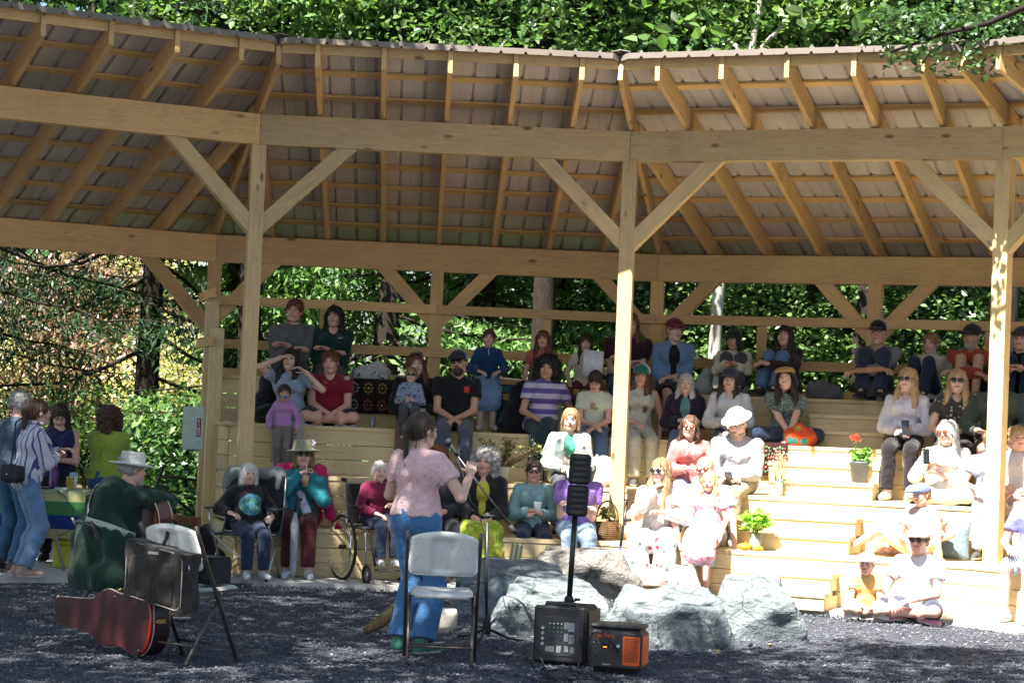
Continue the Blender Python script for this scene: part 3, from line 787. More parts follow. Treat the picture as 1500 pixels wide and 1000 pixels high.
# undergrowth ferns left of the bleachers
def fern(px, py, Y, r, label, mat=FERN, nf=22):
    p = at_y(px, py, Y); t = thing('fern', label, 'fern', (p.x, Y, 0), 0, 'ferns left of the pavilion')
    PP = []; DD = []
    V = []; F = []
    for j in range(nf):
        a = rng.random()*6.283; L = r*(.7+.5*rng.random()); up = .9+.5*rng.random()
        for i in range(14):
            s = (i+.5)/14; c_ = np.array([math.cos(a)*L*s, math.sin(a)*L*s, L*(up*s-1.05*s*s)+.02]); d = np.array([-math.sin(a), math.cos(a), -.25]); w_ = L*.30*(1-s)**.7*math.sin(min(1,s*5)*1.57)
            f = np.array([math.cos(a), math.sin(a), up-2.1*s]); f = f/np.linalg.norm(f)*L*.035
            for sg in (-1,1):
                o = len(V); tip = c_+np.array([d[0]*sg, d[1]*sg, d[2]])*w_+f*1.5
                V += [c_-f, c_+f, tip]; F.append((o,o+1,o+2))
    link('fronds', mesh_np('fronds', np.array(V), np.array(F), [mat], smooth=False), t)
for i, (px, Y, r) in enumerate(((205,22.6,.95),(250,22.0,.85),(285,22.9,.8),(170,23.6,1.0),(225,24.6,1.1),(120,24.2,1.0),(60,24.5,1.1),(10,23.8,1.0),(275,24.3,.9))):
    fern(px, 700, Y, r, ['lush fern just left of the fire cabinet','fern under the fire cabinet','fern tucked against the end of the bleachers','fern behind the woman in the lime top','tall fern below the clear hemlock trunk','fern behind the dark haired woman at the table','fern left of the refreshment table','fern at the left picture edge','fern deep behind the fire cabinet'][i])
tree('bright green huckleberry bush left of the hemlock trunk', at_y(120,600,26.5).x, 26.5, 2.2, .03, [((0,0,1.25),(.9,.6,.55),1.0)], LEAF_B, LEAF_B, 1300, .07, per=18, cr=.18, cat='shrub', name='shrub', limbs=14)
tree('leafy salmonberry bush by the pavilion end', at_y(290,640,25.5).x, 25.5, 2, .03, [((0,0,.9),(.9,.6,.8),1.0)], LEAF_D, LEAF_D, 2200, .085, per=18, cr=.18, cat='shrub', name='shrub', limbs=14)
# ---------------- implicit-surface toolbox for bodies, clothes, hair ----------------
class Fld:
    def __init__(s, lo, hi, h):
        s.h = h; s.lo = np.array(lo)-2*h; n = np.ceil((np.array(hi)+2*h-s.lo)/h).astype(int)+1; s.n = n
        s.x = [s.lo[i]+h*np.arange(n[i]) for i in range(3)]; s.d = np.full(n, .5, dtype=np.float32)
    def _box(s, lo, hi):
        a = np.clip(np.floor((np.array(lo)-s.lo)/s.h).astype(int), 0, s.n-1); b = np.clip(np.ceil((np.array(hi)-s.lo)/s.h).astype(int)+1, 1, s.n)
        if np.any(b <= a): return None
        sl = tuple(slice(a[i], b[i]) for i in range(3))
        return sl, s.x[0][sl[0]][:,None,None], s.x[1][sl[1]][None,:,None], s.x[2][sl[2]][None,None,:]
    def _mix(s, sl, q, k, sub=False):
        d = s.d[sl]
        if sub:
            q = -q; h = np.clip(.5-.5*(d-q)/k, 0, 1); s.d[sl] = d*(1-h)+q*h+k*h*(1-h)
        else:
            h = np.clip(.5+.5*(d-q)/k, 0, 1); s.d[sl] = d*(1-h)+q*h-k*h*(1-h)
    def cap(s, a, b, ra, rb=None, k=.02, sub=False, cut=None):
        rb = ra if rb is None else rb; a = np.array(a, float); b = np.array(b, float); m = max(ra, rb)+2.5*k+s.h
        B = s._box(np.minimum(a,b)-m, np.maximum(a,b)+m)
        if B is None: return
        sl, X, Y, Z = B; ab = b-a; L = max(1e-9, ab@ab)
        t = np.clip(((X-a[0])*ab[0]+(Y-a[1])*ab[1]+(Z-a[2])*ab[2])/L, 0, 1)
        q = np.sqrt((X-a[0]-t*ab[0])**2+(Y-a[1]-t*ab[1])**2+(Z-a[2]-t*ab[2])**2)-(ra+(rb-ra)*t)
        if cut:  # flat end at b
            u = ab/math.sqrt(L); q = np.maximum(q, (X-b[0])*u[0]+(Y-b[1])*u[1]+(Z-b[2])*u[2])
        s._mix(sl, q, k, sub)
    def ell(s, c, r, k=.02, sub=False):
        c = np.array(c, float); r = np.array(r, float); m = r+2.5*k+s.h
        B = s._box(c-m, c+m)
        if B is None: return
        sl, X, Y, Z = B
        p = np.sqrt(((X-c[0])/r[0])**2+((Y-c[1])/r[1])**2+((Z-c[2])/r[2])**2)
        g = np.sqrt(((X-c[0])/r[0]**2)**2+((Y-c[1])/r[1]**2)**2+((Z-c[2])/r[2]**2)**2)+1e-6
        s._mix(sl, p*(p-1)/g, k, sub)
    def plane(s, nrm, off):      # keep where n.p < off
        X, Y, Z = s.x[0][:,None,None], s.x[1][None,:,None], s.x[2][None,None,:]
        s.d = np.maximum(s.d, (nrm[0]*X+nrm[1]*Y+nrm[2]*Z-off).astype(np.float32))
    def noise(s, amp, f, ph=0.0, st=(1,1,1)):
        X, Y, Z = s.x[0][:,None,None]*f*st[0], s.x[1][None,:,None]*f*st[1], s.x[2][None,None,:]*f*st[2]
        n = np.sin(X+1.7*np.sin(Y*.8+ph)+ph)*np.cos(Z*1.1+np.sin(X*.7+ph)*1.4)+.6*np.sin(Y*1.9+Z*1.3+1.5*np.sin(X*1.3+ph*2))
        s.d += (amp*n).astype(np.float32)
    def mesh(s):
        d = s.d; d[0] = d[-1] = .5; d[:,0] = d[:,-1] = .5; d[:,:,0] = d[:,:,-1] = .5
        ins = d < 0
        c8 = [(i,j,k) for i in (0,1) for j in (0,1) for k in (0,1)]
        nx, ny, nz = s.n-1
        cnt = np.zeros((nx,ny,nz), np.int8)
        for i,j,k in c8: cnt += ins[i:i+nx, j:j+ny, k:k+nz]
        act = (cnt > 0)&(cnt < 8); ci, cj, ck = np.nonzero(act)
        idx = np.full(act.shape, -1, np.int32); idx[ci,cj,ck] = np.arange(len(ci))
        val = {c: d[ci+c[0], cj+c[1], ck+c[2]] for c in c8}
        acc = np.zeros((len(ci),3)); num = np.zeros(len(ci))
        for a in c8:
            for ax in range(3):
                if a[ax] == 0:
                    b = list(a); b[ax] = 1; b = tuple(b); va, vb = val[a], val[b]; m = (va < 0) != (vb < 0)
                    t = np.where(m, va/np.where(m, va-vb, 1), 0)
                    for q in range(3): acc[:,q] += np.where(m, a[q]+(t if q == ax else 0), 0)
                    num += m
        V = (acc/num[:,None]+np.stack([ci,cj,ck],1))*s.h+s.lo
        Fs = []
        for ax in range(3):
            o = [q for q in range(3) if q != ax]
            sa = [slice(0,None)]*3; sb = [slice(0,None)]*3; sa[ax] = slice(0,-1); sb[ax] = slice(1,None)
            A, B = ins[tuple(sa)], ins[tuple(sb)]; m = A != B; e = np.stack(np.nonzero(m),1)
            e = e[(e[:,o[0]] > 0)&(e[:,o[1]] > 0)&(e[:,o[0]] < s.n[o[0]]-1)&(e[:,o[1]] < s.n[o[1]]-1)]
            if not len(e): continue
            f = []
            for da, db in ((1,1),(0,1),(0,0),(1,0)):
                q = e.copy(); q[:,o[0]] -= da; q[:,o[1]] -= db; f.append(idx[q[:,0],q[:,1],q[:,2]])
            f = np.stack(f,1); fl = A[e[:,0],e[:,1],e[:,2]]
            if ax == 1: fl = ~fl
            f[~fl] = f[~fl][:,::-1]; Fs.append(f)
        Fq = np.concatenate(Fs); Fq = Fq[(Fq >= 0).all(1)]
        return V, Fq
def npM(M): return np.array([[M[i][j] for j in range(4)] for i in range(4)])
def xf(V, M): return V@M[:3,:3].T+M[:3,3]
# ---- head: local x = side, y = forward, z = up, centre between the ears, height .235 ----
def head_tpl(fem=True, h=.0078):
    f = Fld((-.1,-.12,-.14), (.1,.13,.135), h)
    f.ell((0,-.014,.03), (.076,.094,.086), .01); f.ell((0,.018,-.03), (.061,.070,.083), .03)
    f.ell((0,.045,-.090), (.030 if fem else .036,.032,.024), .03); f.cap((-.036,.01,-.068),(.036,.01,-.068), .026, .026, .03)
    f.ell((-.036,.062,-.028), (.022,.02,.024), .02); f.ell((.036,.062,-.028), (.022,.02,.024), .02)
    f.cap((-.03,.083,.030), (.03,.083,.030), .009, .009, .012)
    for sx in (-1,1): f.ell((sx*.031,.098,.011), (.018,.013,.011), .009, sub=True)
    f.cap((0,.084,.018), (0,.102,-.018), .007, .0125, .008); f.ell((0,.093,-.022), (.0165,.013,.009), .006)
    f.ell((0,.087,-.050), (.022,.009,.0085), .006)
    for sx in (-1,1): f.ell((sx*.077,-.008,-.004), (.009,.018,.030), .005)
    V, F = f.mesh(); C = V[F].mean(1); m = np.zeros(len(F), int)
    m[(np.abs(C[:,0]) < .024)&(C[:,1] > .080)&(np.abs(C[:,2]+.050) < .0075)] = 1
    m[(np.abs(np.abs(C[:,0])-.031) < .017)&(C[:,1] > .074)&(np.abs(C[:,2]-.0335) < .0042)] = 2
    # eyes: small balls sunk in the sockets
    VV, FF, MM = [V], [F], [m]; o = len(V)
    for sx in (-1,1):
        c = np.array([sx*.031,.0785,.011]); r = .0125; n = 6; P = []
        for i in range(n+1):
            th = math.pi*i/n
            for k in range(8): ph = math.pi*k/4; P.append(c+r*np.array([math.sin(th)*math.cos(ph)*1.15, math.cos(th), math.sin(th)*math.sin(ph)*.62]))
        fs = [(i*8+k, (i+1)*8+k, (i+1)*8+(k+1) % 8, i*8+(k+1) % 8) for i in range(n) for k in range(8)]
        VV.append(np.array(P)); FF.append(np.array(fs)+o); MM.append(np.array([4 if i < 2 else 3 for i in range(n) for k in range(8)])); o += len(P)
    return np.concatenate(VV), np.concatenate(FF), np.concatenate(MM)
HEAD = {True: head_tpl(True), False: head_tpl(False)}
# ---- hand: wrist at origin, fingers along +y, palm faces -z, thumb on +x (mirror for other) ----
def hand_tpl(curl=.6, h=.0052):
    f = Fld((-.075,-.03,-.11), (.085,.20,.03), h)
    f.cap((0,-.02,0), (0,.012,0), .024, .026, .01); f.ell((0,.048,0), (.040,.048,.0145), .012)
    for i, (x, l) in enumerate(((-.031,.062),(-.0105,.075),(.0105,.083),(.031,.074))):
        p = np.array([x*.9,.082,0]); a = .12+curl*.35; dirx = x*.9
        for seg, (L, r) in enumerate(((.42*l,.0088),(.32*l,.0082),(.26*l,.0072))):
            q = p+L*np.array([dirx*.5, math.cos(a), -math.sin(a)]); f.cap(p, q, r, r*.93, .002); p = q; a += curl*(.9-.15*seg)
    p = np.array([.030,.022,-.006]); q = p+np.array([.026,.032,-.016]); f.cap(p, q, .0125, .0105, .006); f.cap(q, q+np.array([.004,.030,-.014*(1+curl)]), .0105, .0082, .003)
    return f.mesh()
HAND = {'relax': hand_tpl(.55), 'grip': hand_tpl(1.25), 'flat': hand_tpl(.12)}
# ---- shoe: ankle above origin, toe along +y, sole at z=0 ----
def shoe_tpl(kind, h=.009):
    f = Fld((-.06,-.10,0), (.06,.22,.40 if kind == 'boot' else .16), h)
    f.cap((0,-.035,.045), (0,.06,.040), .040, .041, .02); f.cap((0,.06,.036), (0,.155,.030), .040, .032, .02)
    f.cap((0,-.02,.05), (0,-.015,.095 if kind != 'boot' else .33), .041, .040 if kind != 'boot' else .058, .02)
    f.plane((0,0,-1), -.004)
    if kind != 'boot': f.ell((0,-.015,.125), (.030,.034,.03), .005, sub=True)
    V, F = f.mesh(); C = V[F].mean(1); return V, F, (C[:,2] < .026).astype(int)
SHOE = {'shoe': shoe_tpl('shoe'), 'boot': shoe_tpl('boot')}
# ---- hair ----
_hair = {}
def hair_tpl(style, seed=0):
    key = (style, seed)
    if key in _hair: return _hair[key]
    h = .0085; f = Fld((-.17,-.20,-.42), (.17,.14,.2), h); P = seed*1.7
    f.ell((0,-.020,.036), (.088,.105,.096), .01)
    face = ((0,.112,-.028), (.058,.068,.085))
    if style == 'short':
        f.ell((0,-.055,-.02), (.075,.062,.07), .02); f.noise(.003, 90, P); f.ell(*face, .008, sub=True); f.plane((0,-.55,-1), .070); f.ell((0,.10,-.07), (.12,.085,.08), .01, sub=True)
    elif style == 'bob':
        for sx in (-1,1): f.cap((sx*.066,-.01,.03), (sx*.078,-.002,-.095), .030, .030, .02)
        f.cap((0,-.06,.0), (0,-.07,-.095), .068, .060, .02); f.noise(.005, 60, P, (1,1,.35)); f.ell(*face, .012, sub=True)
    elif style == 'shag':
        for sx in (-1,1): f.cap((sx*.068,-.01,.03), (sx*.088,.0,-.145), .034, .026, .02)
        f.cap((0,-.05,.0), (0,-.075,-.16), .075, .055, .02); f.noise(.010, 48, P, (1,1,.5)); f.ell(*face, .012, sub=True)
    elif style == 'long':
        for sx in (-1,1): f.cap((sx*.066,-.01,.03), (sx*.078,.02,-.12), .032, .034, .02); f.cap((sx*.078,.02,-.12), (sx*.095,.060,-.27), .034, .018, .02)
        f.cap((0,-.055,.0), (0,-.085,-.27), .070, .050, .02); f.noise(.006, 55, P, (1,1,.25)); f.ell(*face, .012, sub=True)
    elif style == 'xlong':
        for sx in (-1,1): f.cap((sx*.066,-.01,.03), (sx*.080,.03,-.14), .034, .036, .02); f.cap((sx*.080,.03,-.14), (sx*.085,.085,-.36), .036, .020, .02)
        f.cap((0,-.055,.0), (0,-.085,-.36), .072, .050, .02); f.noise(.007, 50, P, (1,1,.22)); f.ell(*face, .012, sub=True)
    elif style == 'curly':
        f.ell((0,-.03,.035), (.118,.115,.108), .02)
        for sx in (-1,1): f.cap((sx*.09,-.02,.02), (sx*.100,-.01,-.11), .045, .040, .03)
        f.cap((0,-.06,.0), (0,-.08,-.12), .085, .07, .03); f.noise(.013, 62, P); f.noise(.006, 120, P+1); f.ell((0,.118,-.035), (.060,.070,.085), .010, sub=True)
    elif style == 'pony':
        f.ell((0,-.05,-.01), (.07,.062,.065), .02); f.cap((0,-.115,.03), (0,-.135,.01), .028, .030, .01); f.cap((0,-.135,.01), (0,-.13,-.20), .032, .012, .01)
        f.noise(.003, 70, P, (1,1,.3)); f.ell(*face, .008, sub=True); f.ell((0,.10,-.07), (.12,.085,.08), .01, sub=True)
    elif style == 'bun':
        f.ell((0,-.05,-.01), (.07,.062,.065), .02); f.ell((0,-.10,.10), (.036,.036,.032), .01)
        f.noise(.003, 70, P, (1,1,.3)); f.ell(*face, .008, sub=True); f.ell((0,.10,-.07), (.12,.085,.08), .01, sub=True)
    elif style == 'buzz':
        f = Fld((-.17,-.20,-.42), (.17,.14,.2), h); f.ell((0,-.018,.032), (.080,.097,.089), .01); f.ell((0,.110,-.01), (.075,.070,.085), .01, sub=True); f.plane((0,-.5,-1), .045)
    if style in ('bob','shag','long','xlong','curly'):   # fringe
        if seed % 2 == 0: f.cap((-.05,.062,.075), (.05,.062,.075), .018, .018, .012)
    V, F = f.mesh()
    # loose strands break the outline
    rs = np.random.default_rng(seed*7+len(style)); n = {'buzz':0,'short':260,'pony':200,'bun':200,'bob':360,'shag':460,'long':420,'xlong':460,'curly':620}[style]
    if n:
        P = V[rs.integers(0, len(V), n)]; out = P-np.array([0,-.03,.0]); out[:,2] *= .4; out /= np.linalg.norm(out,axis=1)[:,None]+1e-6
        if style == 'curly': d = out*.7+rs.normal(size=(n,3))*.8; L = .020+.02*rs.random(n)
        elif style == 'short': d = np.array([0,-.3,-.35])+out*.45+rs.normal(size=(n,3))*.4; L = .014+.014*rs.random(n)
        else: d = np.array([0,0,-1.])+out*.22+rs.normal(size=(n,3))*.16; L = .035+.05*rs.random(n)
        d /= np.linalg.norm(d,axis=1)[:,None]; k = (P[:,1] < .055)|(P[:,2] > .06); P, d, L, out = P[k], d[k], L[k], out[k]; n = len(P)
        sd = np.cross(d, out); sd /= np.linalg.norm(sd,axis=1)[:,None]+1e-6; w = (.0022+.0022*rs.random(n))[:,None]; P = P+out*.001
        m_ = P+d*L[:,None]*.5+out*.005; e_ = P+d*L[:,None]+(out*.002 if style != 'curly' else rs.normal(size=(n,3))*.012)
        Q = np.stack([P-sd*w, P+sd*w, m_+sd*w*.8, m_-sd*w*.8, e_+sd*w*.15, e_-sd*w*.15],1).reshape(-1,3); i = np.arange(n)*6+len(V)
        F = np.concatenate([F, np.stack([i,i+1,i+2,i+3],1), np.stack([i+3,i+2,i+4,i+5],1)]); V = np.concatenate([V, Q])
    _hair[key] = (V, F); return _hair[key]
# ---- hats ----
def hat_tpl(kind, h=.0085):
    f = Fld((-.24,-.26,-.02), (.24,.26,.22), h)
    if kind == 'cap':
        f.ell((0,-.018,.045), (.094,.112,.090), .004); f.plane((0,-.12,-1), -.030); f.ell((0,.140,.046), (.074,.092,.014), .008); f.ell((0,-.018,.135), (.010,.010,.006), .004)
    elif kind == 'flatcap':
        f.ell((0,-.005,.085), (.105,.125,.038), .01); f.ell((0,.115,.060), (.075,.04,.010), .02); f.plane((0,0,-1), -.045)
    elif kind == 'brim':     # sun hat with a wide brim
        f.ell((0,-.01,.085), (.090,.106,.070), .008); f.ell((0,-.01,.158), (.03,.07,.014), .012, sub=True); f.plane((0,0,-1), -.048); f.ell((0,-.01,.052), (.150,.172,.011), .014)
    elif kind == 'bucket':
        f.cap((0,-.01,.03), (0,-.012,.138), .104, .088, .006, cut=True); f.ell((0,-.01,.040), (.160,.178,.013), .018); f.ell((0,-.01,.088),(.0975,.0975,.006),.002)
        f.plane((0,0,-1), -.024)
    elif kind == 'cowboy':
        f.ell((0,-.01,.085), (.080,.100,.075), .01); f.ell((0,-.01,.160), (.02,.07,.02), .012, sub=True); f.plane((0,0,-1), -.048); f.ell((0,-.01,.052), (.165,.19,.010), .014)
        f.ell((-.15,-.01,.068), (.022,.15,.014), .02); f.ell((.15,-.01,.068), (.022,.15,.014), .02)
    return f.mesh()
HAT = {k: hat_tpl(k) for k in ('cap','flatcap','brim','bucket','cowboy')}
def ik(a, b, l1, l2, hint):
    a = np.array(a, float); b = np.array(b, float); d = b-a; L = np.linalg.norm(d); Lm = (l1+l2)*.998
    if L > Lm: b = a+d/L*Lm; d = b-a; L = Lm
    L = max(L, abs(l1-l2)*1.02+1e-4); u = d/max(np.linalg.norm(d),1e-6)
    x = (l1*l1-l2*l2+L*L)/(2*L); hgt = math.sqrt(max(0, l1*l1-x*x)); hv = np.array(hint, float); hv = hv-u*(hv@u); hv /= (np.linalg.norm(hv)+1e-9)
    return a+u*x+hv*hgt, a+u*L
def rotm(yaw, pitch, roll):
    """yaw>0 turns the face to +x, pitch>0 looks up, roll>0 tilts to +x"""
    cy, sy = math.cos(-yaw), math.sin(-yaw); Rz = np.array([[cy,-sy,0],[sy,cy,0],[0,0,1]])
    cp, sp = math.cos(pitch), math.sin(pitch); Rx = np.array([[1,0,0],[0,cp,-sp],[0,sp,cp]])
    cr, sr = math.cos(roll), math.sin(roll); Ry = np.array([[cr,0,sr],[0,1,0],[-sr,0,cr]])
    return Rz@Rx@Ry
SK = {'fair': skin((.60,.41,.33)), 'pink': skin((.60,.37,.30)), 'tan': skin((.47,.295,.21)), 'olive': skin((.40,.25,.165))}
LIP = plain('lips', (.36,.13,.11), .4); EYEW = plain('eye_white', (.62,.60,.57), .3); IRIS = plain('eye_dark', (.03,.022,.018), .15, .6)
LENS = plain('dark_lens', (.012,.011,.012), .08, .7)
SOLE = plain('shoe_sole', (.62,.60,.56), .7)
HC = dict(black=(.012,.010,.009), dark=(.030,.018,.012), brown=(.075,.040,.022), auburn=(.12,.045,.022), red=(.20,.085,.035), sand=(.24,.15,.075), blonde=(.42,.29,.15), grey=(.30,.29,.28), white=(.60,.59,.57), silver=(.42,.40,.38))
def person(label, pos, face, H=1.66, pose='sit', drop=.485, lean=8, yaw=0, pitch=0, roll=0, fem=True, b=1.0, sk='fair',
           hair='short', hc='brown', hat=None, hatc=(.1,.1,.1), glasses=False, top=None, sleeve='long', neck='crew', bottom=None, btype='pants', shoe=(.05,.05,.05), shoek='shoe',
           hands='lap', feet=None, knees=None, group='people watching from the bleachers', child=False, vox=.016, jacket=None, bust=None, beard=None, hs=None, side=0, twist=0, elbows=None, hkind=None, lens=None, lipc=None, hseed=None, top_dark=None, collar=False, hem=None, wide=1.0):
    """pos = seat point under the hips (or the ground point between the feet when standing); face = world heading of the body in degrees, 0 looks at the viewer (-Y), + turns to picture right"""
    k = H/1.68; hd = (hs or (1.0+.55*max(0, 1.45-H)/.6*.35))*1.0
    fa = R(face); Fw = np.array([math.sin(fa), -math.cos(fa)]); Sw = np.array([-Fw[1], Fw[0]])
    # local axes: x=side (picture right when facing the viewer), y=forward, z=up. this frame is left handed -> mirror x
    M = Matrix(((Sw[0], Fw[0], 0, pos[0]), (Sw[1], Fw[1], 0, pos[1]), (0,0,1,pos[2]), (0,0,0,1)))
    root = thing('person', label, 'person', tuple(pos), math.atan2(-Sw[0]*0+(-Fw[0]), Fw[1]), group)
    # object frame: +y forward, +x to the person's right = picture left when facing viewer. local x here is mirrored:
    mir = np.array([-1,1,1])
    rs = np.random.default_rng(abs(hash(label)) % 1000 if False else sum(map(ord, label)))
    S = lambda p: np.array(p, float)*k
    ln = R(lean)
    sit = pose != 'stand'
    pel = np.array([0,0,.10*k*(1+.3*(b-1))]) if sit else np.array([0,0,.90*k])
    def sp(u, f=0, s=0):   # point on the spine above the pelvis
        return pel+np.array([side*u*k+s*k, (f+math.sin(ln)*u)*k, math.cos(ln)*u*k])
    chest = sp(.30, .0); neckb = sp(.45, -.005); wst = sp(.12, .005)
    tw = R(twist); ct, st_ = math.cos(tw), math.sin(tw)
    sw = (.158 if fem else .182)*(.5+.5*b)*(.88 if child else 1)
    hpos = neckb+np.array([side*.05*k, math.sin(ln)*.12*k+.018*k, .155*k]) if False else neckb+S((side*.1, .030+math.sin(ln)*.06, .130))
    sh = {q: sp(.392, 0)+S((q*sw*ct, q*sw*st_, 0)) for q in (-1,1)}
    hip = {q: pel+S((q*.085, .01, -.005 if sit else -.03)) for q in (-1,1)}
    LU, LF, LT, LS = .285*k, .245*k, (.425*k if sit else .43*k), .41*k
    if pose == 'stand' and child: LT, LS = .42*k, .40*k
    fdef = {'sit': lambda q: (q*.10*k, .44*k, -drop+.075), 'cross': lambda q: (-q*.13*k, .27*k, .05), 'knees': lambda q: (q*.09*k, .40*k, .075), 'stand': lambda q: (q*.09*k, 0, .075), 'hang': lambda q: (q*.09*k, .42*k, -.33*k), 'stretch': lambda q: (q*.12*k, .70*k, .06)}
    kdef = {'sit': (0,.6,1), 'cross': (1,.4,.12), 'knees': (0,.1,1), 'stand': (0,1,0), 'hang': (0,.8,1), 'stretch': (0,0,1)}
    ft, kn = {}, {}
    for i, q in enumerate((-1,1)):
        tgt = np.array(feet[i], float) if feet else np.array(fdef[pose](q)); hv = np.array(kdef[pose], float)*np.array([q,1,1])
        if knees: hv = np.array(knees[i], float)
        kn[q], ft[q] = ik(hip[q], tgt, LT, LS, hv)
    HT = {'lap': ((-.05,.26,.19), (.05,.25,.20)), 'crossed': ((.035,.20,.29), (-.035,.225,.325)), 'knees': ((-.045,.47,.38), (.045,.48,.36)), 'thighs': ((-.14,.32,.20), (.14,.32,.20)),
          'side': ((-.24,.05,-.02), (.24,.05,-.02)), 'legs': ((-.06,.36,.16), (.06,.37,.15)), 'down': ((-.26,.06,-.10),(.26,.06,-.10)), 'hold': ((-.05,.27,.27),(.05,.26,.25)), 'back': ((-.30,-.22,.02),(.30,-.22,.02))}
    hh = HT[hands] if isinstance(hands, str) else hands
    base = pel if pose == 'stand' else np.zeros(3)
    el_, wr = {}, {}
    for i, q in enumerate((-1,1)):
        t_ = base+S(hh[i]) if hh[i] is not None else base+S(HT['lap'][i])
        hv = np.array([q*.8,-.6,-.7]) if elbows is None else np.array(elbows[i], float)
        # wrist stops short of the palm target
        el_[q], wr[q] = ik(sh[q], t_, LU, LF, hv)
    # bounds
    pts = np.array([pel, hpos]+list(sh.values())+list(kn.values())+list(ft.values())+list(el_.values())+list(wr.values()))
    lo = pts.min(0)-.22*k; hi = pts.max(0)+.22*k
    Rm = b*k
    def torso(f, g):
        f.cap(pel+S((-.055,.0,.0)), pel+S((.055,.0,.0)), .108*Rm+g, .108*Rm+g, .03*k)
        f.cap(pel+S((0,.012,.02)), wst+S((0,.012,0)), .112*Rm+g, (.098 if fem else .108)*Rm+g, .04*k); 
        f.cap(wst+S((-.035,.005,0)), wst+S((.035,.005,0)), .090*Rm+g, .090*Rm+g, .05*k)
        f.cap(chest+S((-.062,0,0)), chest+S((.062,0,0)), .098*Rm+g, .098*Rm+g, .06*k)
        f.cap(sh[-1]*.78+sh[1]*.22+S((0,0,-.025)), sh[-1]*.22+sh[1]*.78+S((0,0,-.025)), .060*k*(.6+.4*b)+g, .060*k*(.6+.4*b)+g, .05*k); f.cap(sh[-1]*.55+sh[1]*.45+S((0,-.005,.015)), sh[-1]*.45+sh[1]*.55+S((0,-.005,.015)), .055*k+g*.6, .055*k+g*.6, .06*k)
        bs = bust if bust is not None else (0 if child else (1.0 if fem else 0))
        if bs:
            for q in (-1,1): f.ell(chest+S((q*.068,.088,.0)), np.array([.062,.055,.062])*k*(.6+.4*bs)*(.5+.5*b)+g, .03*k)
        if b > 1.12: f.ell(wst+S((0,.05,-.0)), np.array([.13,.11,.13])*k*b*.92+g, .04*k)
    # ---- body ----
    f = Fld(lo, hi, vox*max(.75, min(1, k)))
    torso(f, -.004)
    f.cap(neckb+S((0,0,-.04)), hpos+S((0,-.014,-.05)), .058*k*(1 if fem else 1.14), .052*k*(1 if fem else 1.15), .035*k)
    for q in (-1,1):
        f.cap(sh[q], el_[q], .046*Rm, .037*Rm, .02*k); f.cap(el_[q], wr[q], .037*Rm, .025*k, .012*k)
        f.cap(hip[q], kn[q], .078*Rm, .052*Rm, .025*k); f.cap(kn[q], ft[q], .050*Rm, .034*k, .015*k)
        cf = kn[q]*.66+ft[q]*.34; cb = np.array([0,-.02 if pose in ('sit','stand','hang') else 0,0])*k; f.ell(cf+cb, np.array([.046,.046,.07])*Rm, .02*k)
    V, F = f.mesh(); MI = np.zeros(len(F), int)
    Rh = rotm(R(yaw), R(pitch), R(roll)); HS = k*hd*(1.0 if not child else 1.0)
    HV, HF, HM = HEAD[fem or child]
    Hx = lambda P: (P*HS)@Rh.T+hpos
    VV, FF, MM = [V, Hx(HV)], [F, HF+len(V)], [MI, HM]; o = len(V)+len(HV)
    hk = hkind or ('relax','relax')
    for i, q in enumerate((-1,1)):
        P, Q = HAND[hk[i]]; d = wr[q]-el_[q]; d /= np.linalg.norm(d)
        other = wr[-q]; toin = np.array([-q*1.0, .3, -.25]); dd = d+.25*toin if hands != 'down' else d+np.array([0,0.1,-.3]); dd /= np.linalg.norm(dd)
        up = np.array([q*.35,-.2,1.0]) if abs(dd[2]) < .8 else np.array([q*1.0,0,0.0])
        nz_ = up-dd*(up@dd); nz_ /= np.linalg.norm(nz_); xx = np.cross(dd, nz_)
        thumb_in = 1 if (xx[0]*-q) > 0 else -1
        T = np.stack([xx*thumb_in, dd, nz_],1); P2 = (P*k*(1.02 if fem else 1.1))@T.T+wr[q]
        VV.append(P2); FF.append(Q+o if thumb_in > 0 else Q[:,::-1]+o); MM.append(np.zeros(len(Q), int)); o += len(P)
    hm = hairmat(HC[hc] if isinstance(hc, str) else hc)
    SKM = SK[sk]
    V = np.concatenate(VV)*mir; F = np.concatenate(FF)[:,::-1]
    link('body', mesh_np('body', V, F, [SKM, LIP, hm, EYEW, IRIS], np.concatenate(MM)), root)
    def put(name, V, F, mats, fm=None):
        return link(name, mesh_np(name, V*mir, F[:,::-1], mats, fm), root)
    # ---- trousers / shorts / skirt ----
    ph = rs.random()*6
